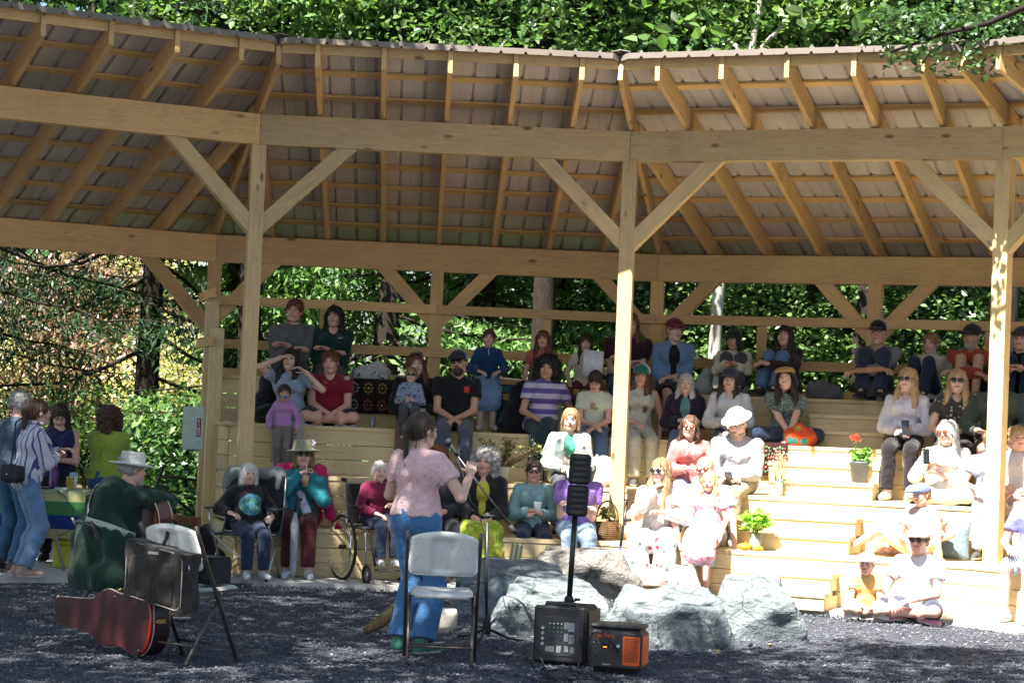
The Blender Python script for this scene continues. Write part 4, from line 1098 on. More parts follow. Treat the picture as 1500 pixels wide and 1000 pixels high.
    if bottom is not None and btype != 'none':
        g = .012*k; fz = Fld(lo, hi, vox*max(.75, min(1, k))*.95)
        fz.cap(pel+S((-.055,.0,-.0)), pel+S((.055,.0,-.0)), .110*Rm+g, .110*Rm+g, .03*k); fz.cap(pel, wst, .113*Rm+g, .100*Rm+g, .03*k, cut=True)
        for q in (-1,1):
            if btype == 'pants':
                fz.cap(hip[q], kn[q], .080*Rm+g, .058*Rm+g, .025*k); e = kn[q]+(ft[q]-kn[q])*.93; fz.cap(kn[q], e, .060*Rm*(.5+.5*wide)+g, .054*k*wide+g, .018*k, cut=True); cf = kn[q]*.66+ft[q]*.34; fz.ell(cf+np.array([0,-.02,0])*k, np.array([.050,.050,.075])*Rm+g, .02*k)
            elif btype == 'shorts':
                e = hip[q]+(kn[q]-hip[q])*.86; fz.cap(hip[q], e, .084*Rm+g, .072*Rm+g, .02*k, cut=True)
            elif btype == 'capri':
                fz.cap(hip[q], kn[q], .080*Rm+g, .062*Rm+g, .02*k); e = kn[q]+(ft[q]-kn[q])*.5; fz.cap(kn[q], e, .060*Rm+g, .060*k+g, .01*k, cut=True)
            elif btype in ('skirt','longskirt'):
                fr = 1.0 if btype == 'longskirt' else .35; e = kn[q]+(ft[q]-kn[q])*(.86 if btype == 'longskirt' else .30)
                fz.cap(hip[q], kn[q], .088*Rm+g, .085*Rm+g, .04*k); fz.cap(kn[q], e, .085*Rm+g, (.13 if btype == 'longskirt' else .10)*k, .04*k, cut=True)
                fz.cap(kn[q], kn[-q], .085*Rm, .085*Rm, .04*k); fz.cap(e, (e+(kn[-q]+(ft[-q]-kn[-q])*(.86 if btype == 'longskirt' else .30)))/2, .10*k, .10*k, .05*k)
        fz.noise(.0034*k, 34, ph, (1,1,.6)); fz.noise(.0018*k, 85, ph+2)
        if btype in ('longskirt','skirt') and pose in ('sit',): fz.plane((0,0,-1), drop-.09)
        V, F = fz.mesh(); put({'pants':'trousers','shorts':'shorts','capri':'cropped_trousers','skirt':'skirt','longskirt':'skirt'}[btype], V, F, [bottom])
    # ---- top ----
    if top is not None:
        g = (.021 if jacket is None else .012)*k; fz = Fld(lo, hi, vox*max(.75, min(1, k))*.95); torso(fz, g)
        hem_ = (pel[2]-.055*k if sit else pel[2]-.04*k) if hem is None else pel[2]+hem*k
        fz.plane((0,0,-1), -hem_)
        for q in (-1,1):
            if sleeve != 'none' and jacket is None:
                e = el_[q]*.55+sh[q]*.45 if sleeve == 'short' else el_[q]
                fz.cap(sh[q]+S((0,0,-.008)), e, .044*Rm+g*.8, (.046 if sleeve == 'short' else .042)*Rm+g, .02*k, cut=(sleeve == 'short'))
                if sleeve in ('long','three'):
                    e2 = el_[q]+(wr[q]-el_[q])*(.90 if sleeve == 'long' else .45); fz.cap(el_[q], e2, .042*Rm+g, .030*k+g, .012*k, cut=True)
        na = 1 if jacket is None else .15; fz.noise(.0062*k*na, 27, ph+1, (1,1,.5)); fz.noise(.0030*k*na, 62, ph+3, (1,1,.7))
        # neckline
        nr = {'crew':(.062,.060,.05), 'v':(.058,.075,.12), 'wide':(.095,.075,.055), 'high':(.050,.050,.02)}[neck]
        fz.ell(neckb+S((0,.022 if neck != 'v' else .06,.055)), np.array(nr)*k, .008, sub=True)
        V, F = fz.mesh(); put('shirt', V, F, [top])
        if collar:
            kb = MB(); ring = [neckb+S((math.cos(a)*.068, .018+math.sin(a)*.064, .040+.012*math.sin(-a))) for a in np.linspace(R(112), R(428), 15)]
            kb.tube([Vector((p[0]*-1,p[1],p[2])) for p in ring], .015*k, 6); kb.build('collar', top, root)
    if jacket is not None:      # open cardigan/jacket over the top
        g = .033*k; fz = Fld(lo, hi, vox*max(.75, min(1, k))); torso(fz, g); fz.plane((0,0,-1), -(pel[2]-.07*k))
        for q in (-1,1):
            fz.cap(sh[q]+S((0,0,-.01)), el_[q], .048*Rm+g*.75, .046*Rm+g*.7, .02*k); e2 = el_[q]+(wr[q]-el_[q])*.88; fz.cap(el_[q], e2, .044*Rm+g*.7, .036*k+g*.6, .012*k, cut=True)
        fz.noise(.006*k, 28, ph+5, (1,1,.5))
        c0 = chest+S((0,.19,.0)); fz.ell(c0, S((.062,.13,.30)), .01, sub=True); fz.ell(neckb+S((0,.04,.06)), S((.062,.075,.07)), .01, sub=True)
        V, F = fz.mesh(); put('cardigan', V, F, [jacket])
    # ---- shoes ----
    if shoe is not None:
        P, Q, sm = SHOE[shoek]
        for q in (-1,1):
            d = ft[q]-kn[q]; yv = np.array([q*.18, 1.0, 0.0])
            if pose == 'cross': yv = np.array([-q*.9,.35,-.1])
            if pose == 'stretch': yv = np.array([q*.3,.35,.9])
            yv /= np.linalg.norm(yv); zv = np.array([0,0,1.0]) if pose != 'stretch' else np.array([0,-.93,.36]); zv = zv-yv*(zv@yv); zv /= np.linalg.norm(zv); xv = np.cross(yv, zv)
            T = np.stack([xv,yv,zv],1); org = ft[q]-zv*.075*k
            put('boot' if shoek == 'boot' else 'shoe', (P*k)@T.T+org, Q, [plain('shoe_upper', shoe, .7), SOLE if sum(shoe) > .12 else plain('dark_sole', (.12,.11,.10), .8)], sm)
    # ---- hair, hat, glasses ----
    if hair:
        seed = hseed if hseed is not None else int(rs.integers(4)); V, F = hair_tpl(hair, seed); put('hair', Hx(V), F, [hm])
    if beard:
        fz = Fld((-.08,0,-.17),(.08,.12,0), .0085); fz.ell((0,.055,-.085), (.052,.047,.050), .01); fz.ell((0,.088,-.040),(.03,.012,.008),.01); fz.noise(.003,90,ph)
        fz.ell((0,.105,-.050),(.018,.02,.007),.004,sub=True); V, F = fz.mesh(); put('beard', Hx(V), F, [hairmat(HC[beard])])
    if hat:
        V, F = HAT[hat]; fm = None; mats = [hatc if not isinstance(hatc, tuple) else fabric('hat_cloth', hatc)]
        if isinstance(hatc, list):
            mats = [fabric('hat_cloth', hatc[0]), fabric('hat_cloth', hatc[1])]; C = V[F].mean(1); fm = (C[:,1] < .03).astype(int)
        put('hat', Hx(V*1.03), F, mats, fm)
    if glasses:
        kb = MB(); lm = lens or LENS
        for sx in (-1,1):
            Ml = Matrix.Translation((sx*.031,.1045,.010)); kb.lathe([(0,-.002),(.0235,-.002),(.0255,0),(.0235,.003),(0,.004)], 12, M=Ml @ Matrix.Rotation(-math.pi/2,4,'X') @ Matrix.Diagonal((1.08,.86,1,1)))
            kb.tube([(sx*.055,.100,.016),(sx*.078,.06,.014),(sx*.084,-.01,.008)], .0028, 5)
        kb.tube([(-.009,.106,.014),(.009,.106,.014)], .0028, 5)
        V = np.array(kb.v); o_ = MB(); o_.v = [tuple(p*mir) for p in Hx(V)]; o_.f = [f[::-1] for f in kb.f]; o_.m = kb.m; o_.sm = kb.sm
        go = o_.build('glasses', lm, root)
    info = dict(root=root, k=k, wr={q: Vector(wr[q]*mir) for q in wr}, head=Vector(hpos*mir), pel=Vector(pel*mir), kn={q: Vector(kn[q]*mir) for q in kn}, Hx=Hx, mir=mir, chest=Vector(chest*mir), M=root.matrix_basis.copy(), neck=Vector(neckb*mir), ft={q: Vector(ft[q]*mir) for q in ft}, el={q: Vector(el_[q]*mir) for q in el_}, sh={q: Vector(sh[q]*mir) for q in sh})
    root.rotation_euler = (0,0, math.atan2(-Fw[0], Fw[1]))
    info['M'] = Matrix.Translation(pos) @ Matrix.Rotation(math.atan2(-Fw[0], Fw[1]), 4, 'Z')
    return info
from mathutils.bvhtree import BVHTree
def snapper(I, names=('shirt','body','cardigan','coat_skirt','trousers')):
    Vs, Fs = [], []; o = 0
    for ch in I['root'].children:
        if ch.name.split('.')[0] in names:
            me = ch.data; Vs += [v.co.copy() for v in me.vertices]; Fs += [tuple(i+o for i in p.vertices) for p in me.polygons]; o += len(me.vertices)
    return BVHTree.FromPolygons(Vs, Fs)
def sitH(px, top_y, P, zs):
    """standing height that puts the head top of a seated person at top_y"""
    hor = proj((P[0], P[1], CAMH)); s = F_PX/P[1]
    z = CAMH+(hor[1]-top_y)/s; return (z-zs)/.835*1.68
# ---------------- the audience ----------------
PPL = {}
def aud(key, label, px, ty, tier, dA=.24, face=0, **kw):
    A = TA[tier]+dA if tier else dA
    z = TZ[tier] if 'zz' not in kw else kw.pop('zz')
    P, b = spot(px, A, z+.05); P.z = z+.002
    lean = kw.get('lean', 8); hatx = .022 if kw.get('hat') else .008
    hor = proj((P.x, P.y, CAMH)); s = F_PX/P.y; zt = CAMH+(hor[1]-ty)/s
    base = .10+.45*math.cos(R(lean))+.130+.117+hatx+kw.pop('ez', 0)
    H = kw.pop('H', None) or min(1.92, max(.7, (zt-z)/base*1.68))
    ang = -math.degrees(bayang(b))*.55+face
    kw.setdefault('drop', TZ[tier]-TZ[tier-1] if tier else .45)
    if H < 1.35: kw.setdefault('child', True)
    r_ = random.Random(key)
    if kw.get('group') is None and key not in ('s1','f8','c4'):
        kw.setdefault('yaw', r_.uniform(-20, 8)); kw.setdefault('roll', r_.uniform(-7, 7)); kw.setdefault('side', r_.uniform(-.05, .05)); kw.setdefault('twist', r_.uniform(-9, 9)); kw.setdefault('pitch', r_.uniform(-5, 6))
        if kw.get('pose', 'sit') == 'sit' and 'feet' not in kw:
            k_ = H/1.68; kw['feet'] = tuple((q*(.10+r_.uniform(-.045, .05))*k_, (.44+r_.uniform(-.10, .05))*k_, -kw['drop']+.075) for q in (-1, 1))
        hn = kw.get('hands', 'lap')
        if hn == 'lap':
            a, c_ = r_.uniform(-.03, .05), r_.uniform(0, .06); kw['hands'] = r_.choice([((-.05+a,.26,.19),(.05+a,.25,.20)), ((-.12,.33+c_,.17),(.02,.27,.20)), ((-.03,.25,.24),(.13,.33,.17)), ((-.02+a,.30,.17),(.04+a,.31,.16))])
    PPL[key] = person(label, P, ang, H, **kw); return PPL[key]
f_ = fabric
JEAN = f_('blue_denim', (.10,.17,.30)); JEAND = f_('dark_denim', (.022,.032,.065)); JEANL = f_('pale_denim', (.26,.36,.50)); BLK = f_('black_cloth', (.014,.014,.016)); GREYD = f_('charcoal_cloth', (.055,.058,.065))
CREAM = f_('cream_cloth', (.56,.53,.44)); WHITE = f_('white_cloth', (.66,.66,.66)); NAVY = f_('navy_cloth', (.018,.028,.06)); KHAKI = f_('khaki_cloth', (.30,.25,.17)); BROWNC = f_('brown_cloth', (.06,.038,.028))
# -- top row --
aud('t1', 'man in a grey button shirt with folded arms, upper left of the top row', 423, 438, 4, .34, 6, fem=False, hair='short', hc='auburn', sk='pink', top=f_('grey_shirt', (.13,.135,.135), (.10,.105,.105), 'vstripe', 60), bottom=BLK, hands='crossed', collar=True, lean=3)
aud('t2', 'woman with dark shaggy hair in a dark green zip jacket and brown trousers', 484, 448, 4, .34, 0, hair='shag', hc='black', hseed=2, sk='pink', top=f_('dark_green_fleece', (.010,.035,.035)), neck='v', bottom=BROWNC, hands='crossed', lean=3, b=1.08)
aud('t3', 'girl in a navy fleece, light blue skirt and white boots sitting on the top tier', 713, 483, 4, .14, 4, hair='short', hc='brown', top=f_('navy_fleece', (.012,.045,.13)), bottom=f_('light_blue_skirt', (.20,.32,.55)), btype='skirt', shoe=(.55,.55,.58), shoek='boot', hands='thighs', lean=2, drop=.485)
aud('t4', 'girl with long brown hair in a coral tee behind the striped shirt', 792, 485, 4, .22, 0, hair='long', hc='auburn', sk='pink', top=f_('coral_tee', (.36,.10,.09)), sleeve='short', bottom=NAVY, hands='side', lean=2)
aud('t5', 'girl in a cream tee and maroon trousers holding up a white paper', 856, 491, 4, .2, -4, hair='long', hc='dark', top=CREAM, sleeve='short', bottom=f_('maroon_trousers', (.13,.012,.022)), hands=((-.20,.12,.04),(.17,.26,.30)), lean=3)
aud('t6', 'person in a dark maroon tee mostly hidden behind the centre post', 915, 470, 4, .28, 0, fem=False, hair='long', hc='auburn', top=f_('dark_maroon_tee', (.035,.012,.014)), sleeve='short', bottom=f_('navy_jeans', (.02,.04,.09)), hands='crossed', b=1.1, H=1.78)
aud('t7', 'woman in a maroon cap and open denim shirt with bare legs', 984, 466, 4, .26, 12, hair='short', hc='sand', sk='fair', hat='cap', hatc=(.14,.012,.025), top=BLK, jacket=f_('denim_shirt', (.14,.23,.38)), bottom=BLK, btype='shorts', hands=((.02,.24,.14),(-.04,.27,.17)), yaw=22, shoe=(.2,.12,.1))
aud('t8', 'person in a black cap and cream sweater hugging grey knees', 1076, 482, 4, .42, 0, pose='knees', hair='bob', hc='black', hseed=1, hat='cap', hatc=(.02,.02,.022), top=CREAM, bottom=GREYD, hands='knees', lean=10, pitch=-4, sk='tan')
aud('t9', 'woman with long dark hair in a dark brown cardigan and blue jeans drawn up', 1152, 477, 4, .5, -28, pose='knees', hair='xlong', hc='dark', sk='pink', hseed=1, top=f_('dark_brown_knit', (.03,.016,.016)), bottom=JEAN, hands='knees', lean=4, pitch=8, yaw=14, shoe=(.02,.02,.025))
aud('t10', 'man in a black and white cap, raglan shirt and black sneakers with his knees up', 1284, 468, 4, .40, -6, pose='knees', fem=False, hair='buzz', hc='dark', hat='cap', hatc=[(.014,.014,.016),(.45,.42,.40)], sk='tan', top=f_('raglan_shirt', (.16,.17,.19)), jacket=None, bottom=JEAND, hands=((.10,.47,.30),(-.10,.48,.28)), yaw=-6, shoe=(.02,.02,.022), lean=16, sleeve='three')
aud('t11', 'woman with short light hair in a white tee leaning back in navy trousers', 1358, 487, 4, .5, -18, pose='knees', hair='short', hc='sand', sk='pink', top=f_('white_tee', (.50,.48,.45)), sleeve='three', bottom=NAVY, hands='back', lean=-6, yaw=-4)
aud('t12', 'bearded man in a dark cap and orange red sweatshirt with folded arms', 1425, 475, 4, .45, -10, pose='knees', fem=False, hair='buzz', hc='dark', hat='cap', hatc=(.02,.025,.028), beard='grey', sk='tan', top=f_('rust_sweatshirt', (.32,.05,.025)), bottom=f_('black_shorts', (.02,.02,.02)), btype='shorts', hands=((.12,.40,.30),(-.10,.42,.32)), yaw=-14, b=1.1, shoe=(.3,.28,.25))
aud('t13', 'person in a dark cap and jacket at the right end of the top row', 1497, 478, 4, .45, -10, pose='knees', fem=False, hair='buzz', hc='dark', hat='cap', hatc=(.04,.045,.05), sk='pink', top=BLK, bottom=JEAND, hands='knees', yaw=-8)
# -- third tier --
aud('c1', 'woman with long black hair lifting both hands to her hair', 424, 511, 3, .2, 4, hair='long', hc='black', hseed=1, sk='fair', top=f_('pale_blue_overalls', (.26,.32,.40)), sleeve='short', bottom=f_('light_grey_trousers', (.30,.29,.31)), hands=((-.13,.14,.70),(.16,.22,.55)), elbows=((-.9,.2,-.6),(.9,.2,-.8)), lean=4, shoe=(.35,.42,.50))
aud('c2', 'person in a red floral camp shirt sitting cross legged', 480, 515, 3, .42, 6, pose='cross', fem=False, hair='short', hc='auburn', sk='pink', b=1.14, top=f_('red_floral_shirt', (.22,.012,.028), (.45,.38,.36), 'floral', 9, .34, (.30,.05,.06)), sleeve='short', neck='v', bottom=f_('dark_shorts', (.03,.03,.035)), btype='shorts', hands='legs', shoe=(.42,.46,.50), hs=1.04)
aud('c3', 'woman in black with sunglasses pushed up behind the small boy', 606, 518, 3, .36, 2, hair='long', hc='auburn', hseed=1, sk='fair', top=BLK, bottom=f_('mauve_trousers', (.17,.10,.095)), hands=((-.06,.30,.20),(.08,.30,.20)), b=1.08)
aud('c4', 'small boy in sunglasses and a pale patterned sweater on a lap', 600, 540, 3, .06, 0, zz=1.60, fem=True, hair='short', hc='sand', hseed=3, sk='fair', glasses=True, top=f_('pale_patterned_sweater', (.26,.30,.40), (.02,.03,.06), 'blot', 26, .56), bottom=GREYD, hands='hold', lean=0, H=1.0, hs=1.12, shoe=None, drop=.30)
aud('c5', 'man in a black tee with a red pocket, cap and sunglasses', 664, 512, 3, .2, 2, fem=False, hair='buzz', hc='dark', hat='cap', hatc=[(.016,.02,.026),(.20,.26,.32)], glasses=True, sk='tan', beard='dark', top=f_('black_tee', (.012,.012,.014)), sleeve='short', bottom=f_('grey_jeans', (.075,.085,.11)), hands=((-.02,.34,.12),(.03,.34,.13)), lean=14, yaw=-18, H=1.74, b=1.04)
aud('c6', 'woman with black curly hair in a purple and white striped tee', 792, 521, 3, .3, 8, hair='curly', hc='black', hseed=1, sk='tan', top=f_('purple_striped_tee', (.12,.085,.32), (.50,.46,.60), 'hstripe', 9.5, .5), sleeve='short', bottom=f_('dark_green_trousers', (.022,.045,.055)), hands=((-.10,.30,.16),(.30,-.06,.02)), lean=2, side=.06, feet=((-.08,.42,-.41),(-.02,.55,-.28)), knees=((0,.6,1),(-.2,.6,1)))
aud('c7', 'child in a cream tee with a bear print looking down', 869, 557, 3, .2, -6, hair='pony', hc='dark', top=f_('cream_tee', (.55,.58,.48)), sleeve='short', bottom=JEAN, hands=((.0,.30,.14),(.04,.31,.12)), lean=12, pitch=-34, H=1.42, child=False, bust=0, sk='pink')
aud('c8', 'person with a white and green cap and long hair right of the centre post', 932, 556, 3, .28, 6, hair='xlong', hc='auburn', hseed=1, sk='pink', hat='cap', hatc=[(.02,.17,.12),(.6,.6,.58)], top=f_('cream_tank', (.52,.50,.42)), sleeve='none', bottom=f_('pale_khaki_trousers', (.48,.47,.38)), hands=((-.10,.30,.18),(.22,.16,.02)), yaw=-22, H=1.6)
aud('c9', 'woman with long grey hair in a dark purple cardigan over a teal top', 1003, 548, 3, .26, 6, hair='long', hc='silver', hseed=1, sk='fair', top=f_('teal_top', (.12,.26,.27)), jacket=f_('dark_purple_cardigan', (.020,.012,.030)), bottom=f_('faded_denim', (.11,.16,.24)), hands=((-.05,.22,.24),(.05,.25,.20)), b=1.05)
aud('c10', 'woman in a navy cap and white shirt with a camera strap', 1070, 538, 3, .26, 4, hair='long', hc='dark', hseed=1, sk='fair', hat='cap', hatc=(.03,.035,.055), top=f_('white_shirt', (.50,.52,.55)), collar=True, neck='v', bottom=GREYD, hands=((-.09,.26,.20),(.04,.25,.14)))
aud('c11', 'woman in a mustard cap and sequined vest with arms round her knees', 1150, 537, 3, .42, 6, pose='cross', hair='long', hc='dark', hseed=1, sk='fair', hat='flatcap', hatc=(.34,.23,.10), top=f_('sequin_vest', (.10,.15,.14), (.40,.42,.38), 'floral', 70, .5, (.05,.08,.07)), sleeve='short', bottom=NAVY, hands=((.05,.38,.08),(.0,.40,.03)), lean=14, pitch=14, yaw=-10, roll=-8, shoe=(.012,.012,.014), feet=((.10,.26,.06),(-.08,.28,.06)))
aud('c12', 'blonde woman in sunglasses, crisp white shirt and black trousers holding a phone', 1326, 539, 3, .22, -4, hair='long', hc='blonde', hseed=1, sk='fair', glasses=True, top=f_('crisp_white_shirt', (.60,.59,.68)), collar=True, neck='v', bottom=f_('black_trousers', (.016,.013,.016)), hands=((-.05,.26,.19),(.05,.25,.20)), yaw=-14, pitch=4, shoe=(.55,.50,.50))
aud('c13', 'blonde woman in sunglasses and a black and cream print blouse', 1397, 541, 3, .25, 4, hair='long', hc='blonde', hseed=1, sk='fair', glasses=True, top=f_('print_blouse', (.05,.045,.045), (.46,.42,.36), 'floral', 26, .42, (.05,.045,.045)), sleeve='short', collar=True, neck='v', bottom=f_('charcoal_skirt', (.03,.022,.026)), btype='skirt', hands='lap', yaw=-6)
aud('c14', 'person in a grey green sweater hidden behind the right post', 1461, 545, 3, .22, -6, fem=False, hair='short', hc='brown', sk='pink', top=f_('grey_green_sweater', (.055,.075,.06)), bottom=f_('brown_shorts', (.05,.035,.03)), btype='shorts', hands='thighs', b=1.12, H=1.82, shoe=(.5,.5,.5))
aud('c15', 'person in dark clothes at the right picture edge of the third tier', 1512, 556, 3, .25, -8, fem=False, hair='buzz', hc='dark', top=f_('dark_olive_top', (.02,.026,.02)), bottom=BLK, hands='lap')
# -- second tier --
aud('s1', 'toddler in a lilac long sleeved shirt with a blue pacifier standing between the knees', 412, 560, 3, -.24, 0, zz=.972, pose='stand', child=True, H=.90, hs=1.38, hair='pony', hc='dark', sk='tan', top=f_('lilac_shirt', (.42,.22,.47)), bottom=f_('taupe_leggings', (.20,.165,.155)), hands='down', shoe=(.02,.02,.022), yaw=14)
aud('s2', 'woman with grey blonde hair in a pale denim shirt over a green tee', 830, 598, 2, .24, 2, hair='bob', hc='sand', hseed=3, sk='fair', top=f_('green_tee', (.05,.26,.17)), jacket=f_('pale_shirt', (.44,.52,.50)), bottom=GREYD, hands='lap', yaw=-10)
aud('s3', 'woman in sunglasses and a coral pink hoodie', 1011, 609, 2, .22, 6, hair='shag', hc='brown', hseed=1, sk='fair', glasses=True, lens=plain('amber_lens', (.16,.035,.02), .1, .7), top=f_('coral_hoodie', (.52,.17,.16)), bottom=JEANL, hands='lap', yaw=-6, lean=10, roll=6)
aud('s4', 'man in a wide white hat bowing over his phone in a grey shirt and khakis', 1082, 611, 2, .26, -8, fem=False, hair='short', hc='grey', sk='fair', hat='brim', hatc=(.70,.68,.62), top=f_('grey_check_shirt', (.34,.33,.36), (.44,.43,.45), 'check', 60), collar=True, bottom=KHAKI, hands=((-.03,.32,.18),(.02,.32,.16)), lean=18, pitch=-27, yaw=-14, H=1.72, b=1.05, shoe=(.5,.5,.5))
aud('s5', 'white haired woman in sunglasses taking a photo with her phone', 1385, 616, 2, .45, -6, pose='cross', hair='shag', hc='white', hseed=1, sk='fair', glasses=True, lens=plain('amber_lens', (.16,.035,.02), .1, .7), top=f_('white_blouse', (.62,.60,.57)), sleeve='three', bottom=f_('pale_trousers', (.58,.55,.48)), hands=((-.12,.27,.37),(-.06,.25,.30)), yaw=-22, lean=6, b=1.06)
aud('s6', 'person in green sunglasses and a pale blue top left of the right post', 1449, 622, 2, .3, -4, hair='short', hc='sand', sk='pink', glasses=True, lens=plain('green_lens', (.10,.22,.12), .1, .7), top=f_('pale_blue_top', (.36,.42,.58)), sleeve='short', bottom=f_('white_trousers', (.62,.60,.58)), hands='thighs', H=1.5, bust=0)
aud('s7', 'child in a white tee with red lettering at the right picture edge', 1490, 624, 2, .3, -14, child=True, hair='short', hc='blonde', sk='pink', top=f_('white_print_tee', (.60,.56,.56), (.40,.05,.08), 'blot', 22, .68), sleeve='short', bottom=f_('white_shorts', (.60,.58,.55)), btype='shorts', hands='lap', yaw=26)
# -- first tier and ground --
aud('f1', 'woman in a sage bucket hat and sunglasses, magenta shawl and maroon trousers sipping a drink', 437, 645, 1, .52, 4, hair='bob', hc='sand', hseed=1, sk='pink', hat='bucket', hatc=(.26,.26,.18), glasses=True, top=f_('teal_blouse', (.02,.19,.23)), sleeve='long', bottom=f_('maroon_velvet', (.085,.018,.022)), hands=((.0,.17,.50),(.05,.20,.42)), hkind=('grip','grip'), shoe=(.42,.45,.47), b=1.05, elbows=((-1,-.1,-.5),(1,-.1,-.7)))
aud('f2', 'woman in glasses and a dark jacket behind the raised arm of the speaker', 640, 652, 1, .5, 8, hair='bob', hc='auburn', hseed=1, sk='pink', top=f_('charcoal_jacket', (.032,.032,.040)), bottom=GREYD, hands='lap')
aud('f3', 'woman with a cloud of grey curls, black cardigan and yellow green dress', 702, 656, 1, .5, 2, hair='curly', hc='grey', hseed=1, sk='pink', top=f_('yellow_dress', (.52,.47,.05)), neck='v', jacket=BLK, bottom=f_('lime_tie_dye', (.22,.32,.03), (.45,.46,.06), 'blot', 9, .52), btype='longskirt', hands='legs')
aud('f4', 'woman with cropped dark hair and sunglasses in a light teal sweater', 779, 673, 1, .5, 2, hair='short', hc='dark', sk='pink', glasses=True, top=f_('light_teal_sweater', (.20,.34,.36)), bottom=f_('navy_jeans2', (.018,.024,.055)), hands='hold', yaw=-4)
aud('f5', 'woman in a purple tee and ripped jeans behind the tall speaker column', 843, 662, 1, .28, 0, hair='bob', hc='brown', hseed=1, sk='fair', hat='cowboy', hatc=(.20,.17,.14), top=f_('purple_tee', (.22,.13,.42)), sleeve='short', bottom=JEANL, hands='crossed', b=1.1, pitch=-20, lean=10, shoe=None, yaw=0)
aud('f6', 'woman with long hair and sunglasses in a white sweater and floral skirt', 963, 671, 1, .3, 2, hair='xlong', hc='sand', hseed=1, sk='fair', glasses=True, top=f_('white_sweater', (.62,.58,.54)), bottom=f_('floral_skirt', (.62,.60,.60), (.46,.05,.06), 'floral', 15, .36, (.08,.14,.10)), btype='longskirt', hands=((-.03,.17,.52),(.07,.24,.30)), hkind=('grip','relax'), yaw=-20, elbows=((-1,0,-.8),(1,-.2,-.7)), shoe=(.25,.15,.1))
aud('f7', 'balding man in sunglasses, pale tee and light jeans behind the girl in pink', 1033, 668, 1, .36, 0, fem=False, hair='buzz', hc='blonde', sk='pink', glasses=True, lens=plain('amber_lens', (.16,.035,.02), .1, .7), top=f_('pale_grey_tee', (.48,.50,.60)), sleeve='short', bottom=f_('light_jeans_shorts', (.34,.42,.52)), btype='capri', hands=((-.22,.22,.02),(.30,.24,-.02)), b=1.06)
aud('f8', 'blonde girl in a pink floral dress leaning on the man behind her', 1038, 690, 1, -.06, -8, zz=.60, child=True, hair='long', hc='blonde', hseed=1, sk='pink', top=f_('pink_dress', (.58,.26,.38), (.62,.50,.56), 'blot', 9, .52), sleeve='short', bottom=f_('pink_floral_skirt', (.58,.32,.44), (.40,.08,.16), 'floral', 20, .3, (.55,.45,.52)), btype='skirt', hands=((-.16,.22,.06),(.20,.16,.02)), yaw=-4, H=1.22, shoe=None, lean=2, drop=.45)
aud('f9', 'boy in a blue cap and faded pink tee stretching one leg along the bench', 1350, 714, 1, .42, -20, hair='short', hc='sand', sk='pink', hat='cap', hatc=(.12,.16,.32), child=False, bust=0, top=f_('faded_pink_tee', (.50,.36,.38)), sleeve='short', bottom=f_('pale_yellow_shorts', (.62,.60,.36)), btype='shorts', feet=((-.66,.10,.06),(.22,.16,.07)), knees=((-.3,.2,.5),(.3,.3,1)), pose='knees', hands=((-.10,.26,.22),(.20,.16,.20)), lean=2, H=1.42, shoe=(.40,.42,.25))
aud('f10', 'person in pale shorts and grey shoes at the lower right picture edge', 1519, 706, 1, .25, -14, fem=False, hair='short', hc='brown', sk='pink', top=f_('blue_violet_shirt', (.16,.17,.48)), sleeve='short', bottom=f_('pale_blue_shorts', (.38,.50,.60)), btype='shorts', hands='thighs', shoe=(.30,.30,.33), b=1.05)
def gnd(key, label, px, py, ty, face=0, **kw):
    P = at_z(px, py, 0.03); P.z = kw.pop('zz', .032)
    hor = proj((P.x, P.y, CAMH)); s = F_PX/P.y; zt = CAMH+(hor[1]-ty)/s; lean = kw.get('lean', 8)
    if kw.get('pose') == 'stand': H = kw.pop('H', None) or (zt-P.z)/(.90+.45*math.cos(R(lean))+.130+.117)*1.68
    else: H = kw.pop('H', None) or (zt-P.z)/(.10+.45*math.cos(R(lean))+.130+.117)*1.68
    PPL[key] = person(label, P, face, H, **kw); return PPL[key]
gnd('g1', 'man in a white cap and sunglasses sitting on the pavement in a white tee', 1346, 905, 779, -28, pose='cross', fem=False, hair='short', hc='brown', sk='pink', glasses=True, hat='cap', hatc=(.66,.66,.64), top=f_('white_tee2', (.62,.62,.64)), sleeve='short', bottom=f_('slate_shorts', (.05,.06,.09)), btype='shorts', hands=((-.16,.30,.16),(.05,.34,.18)), shoe=(.55,.22,.28), lean=6, H=1.66)
gnd('g2', 'small child in a white cap and orange tee on the pavement', 1266, 902, 812, -6, pose='cross', child=True, hair='short', hc='blonde', sk='pink', hat='cap', hatc=(.64,.62,.58), top=f_('orange_tee', (.66,.40,.14)), sleeve='short', bottom=CREAM, btype='shorts', hands='legs', shoe=(.5,.4,.4), H=1.12, hs=1.2, lean=10, yaw=-16)
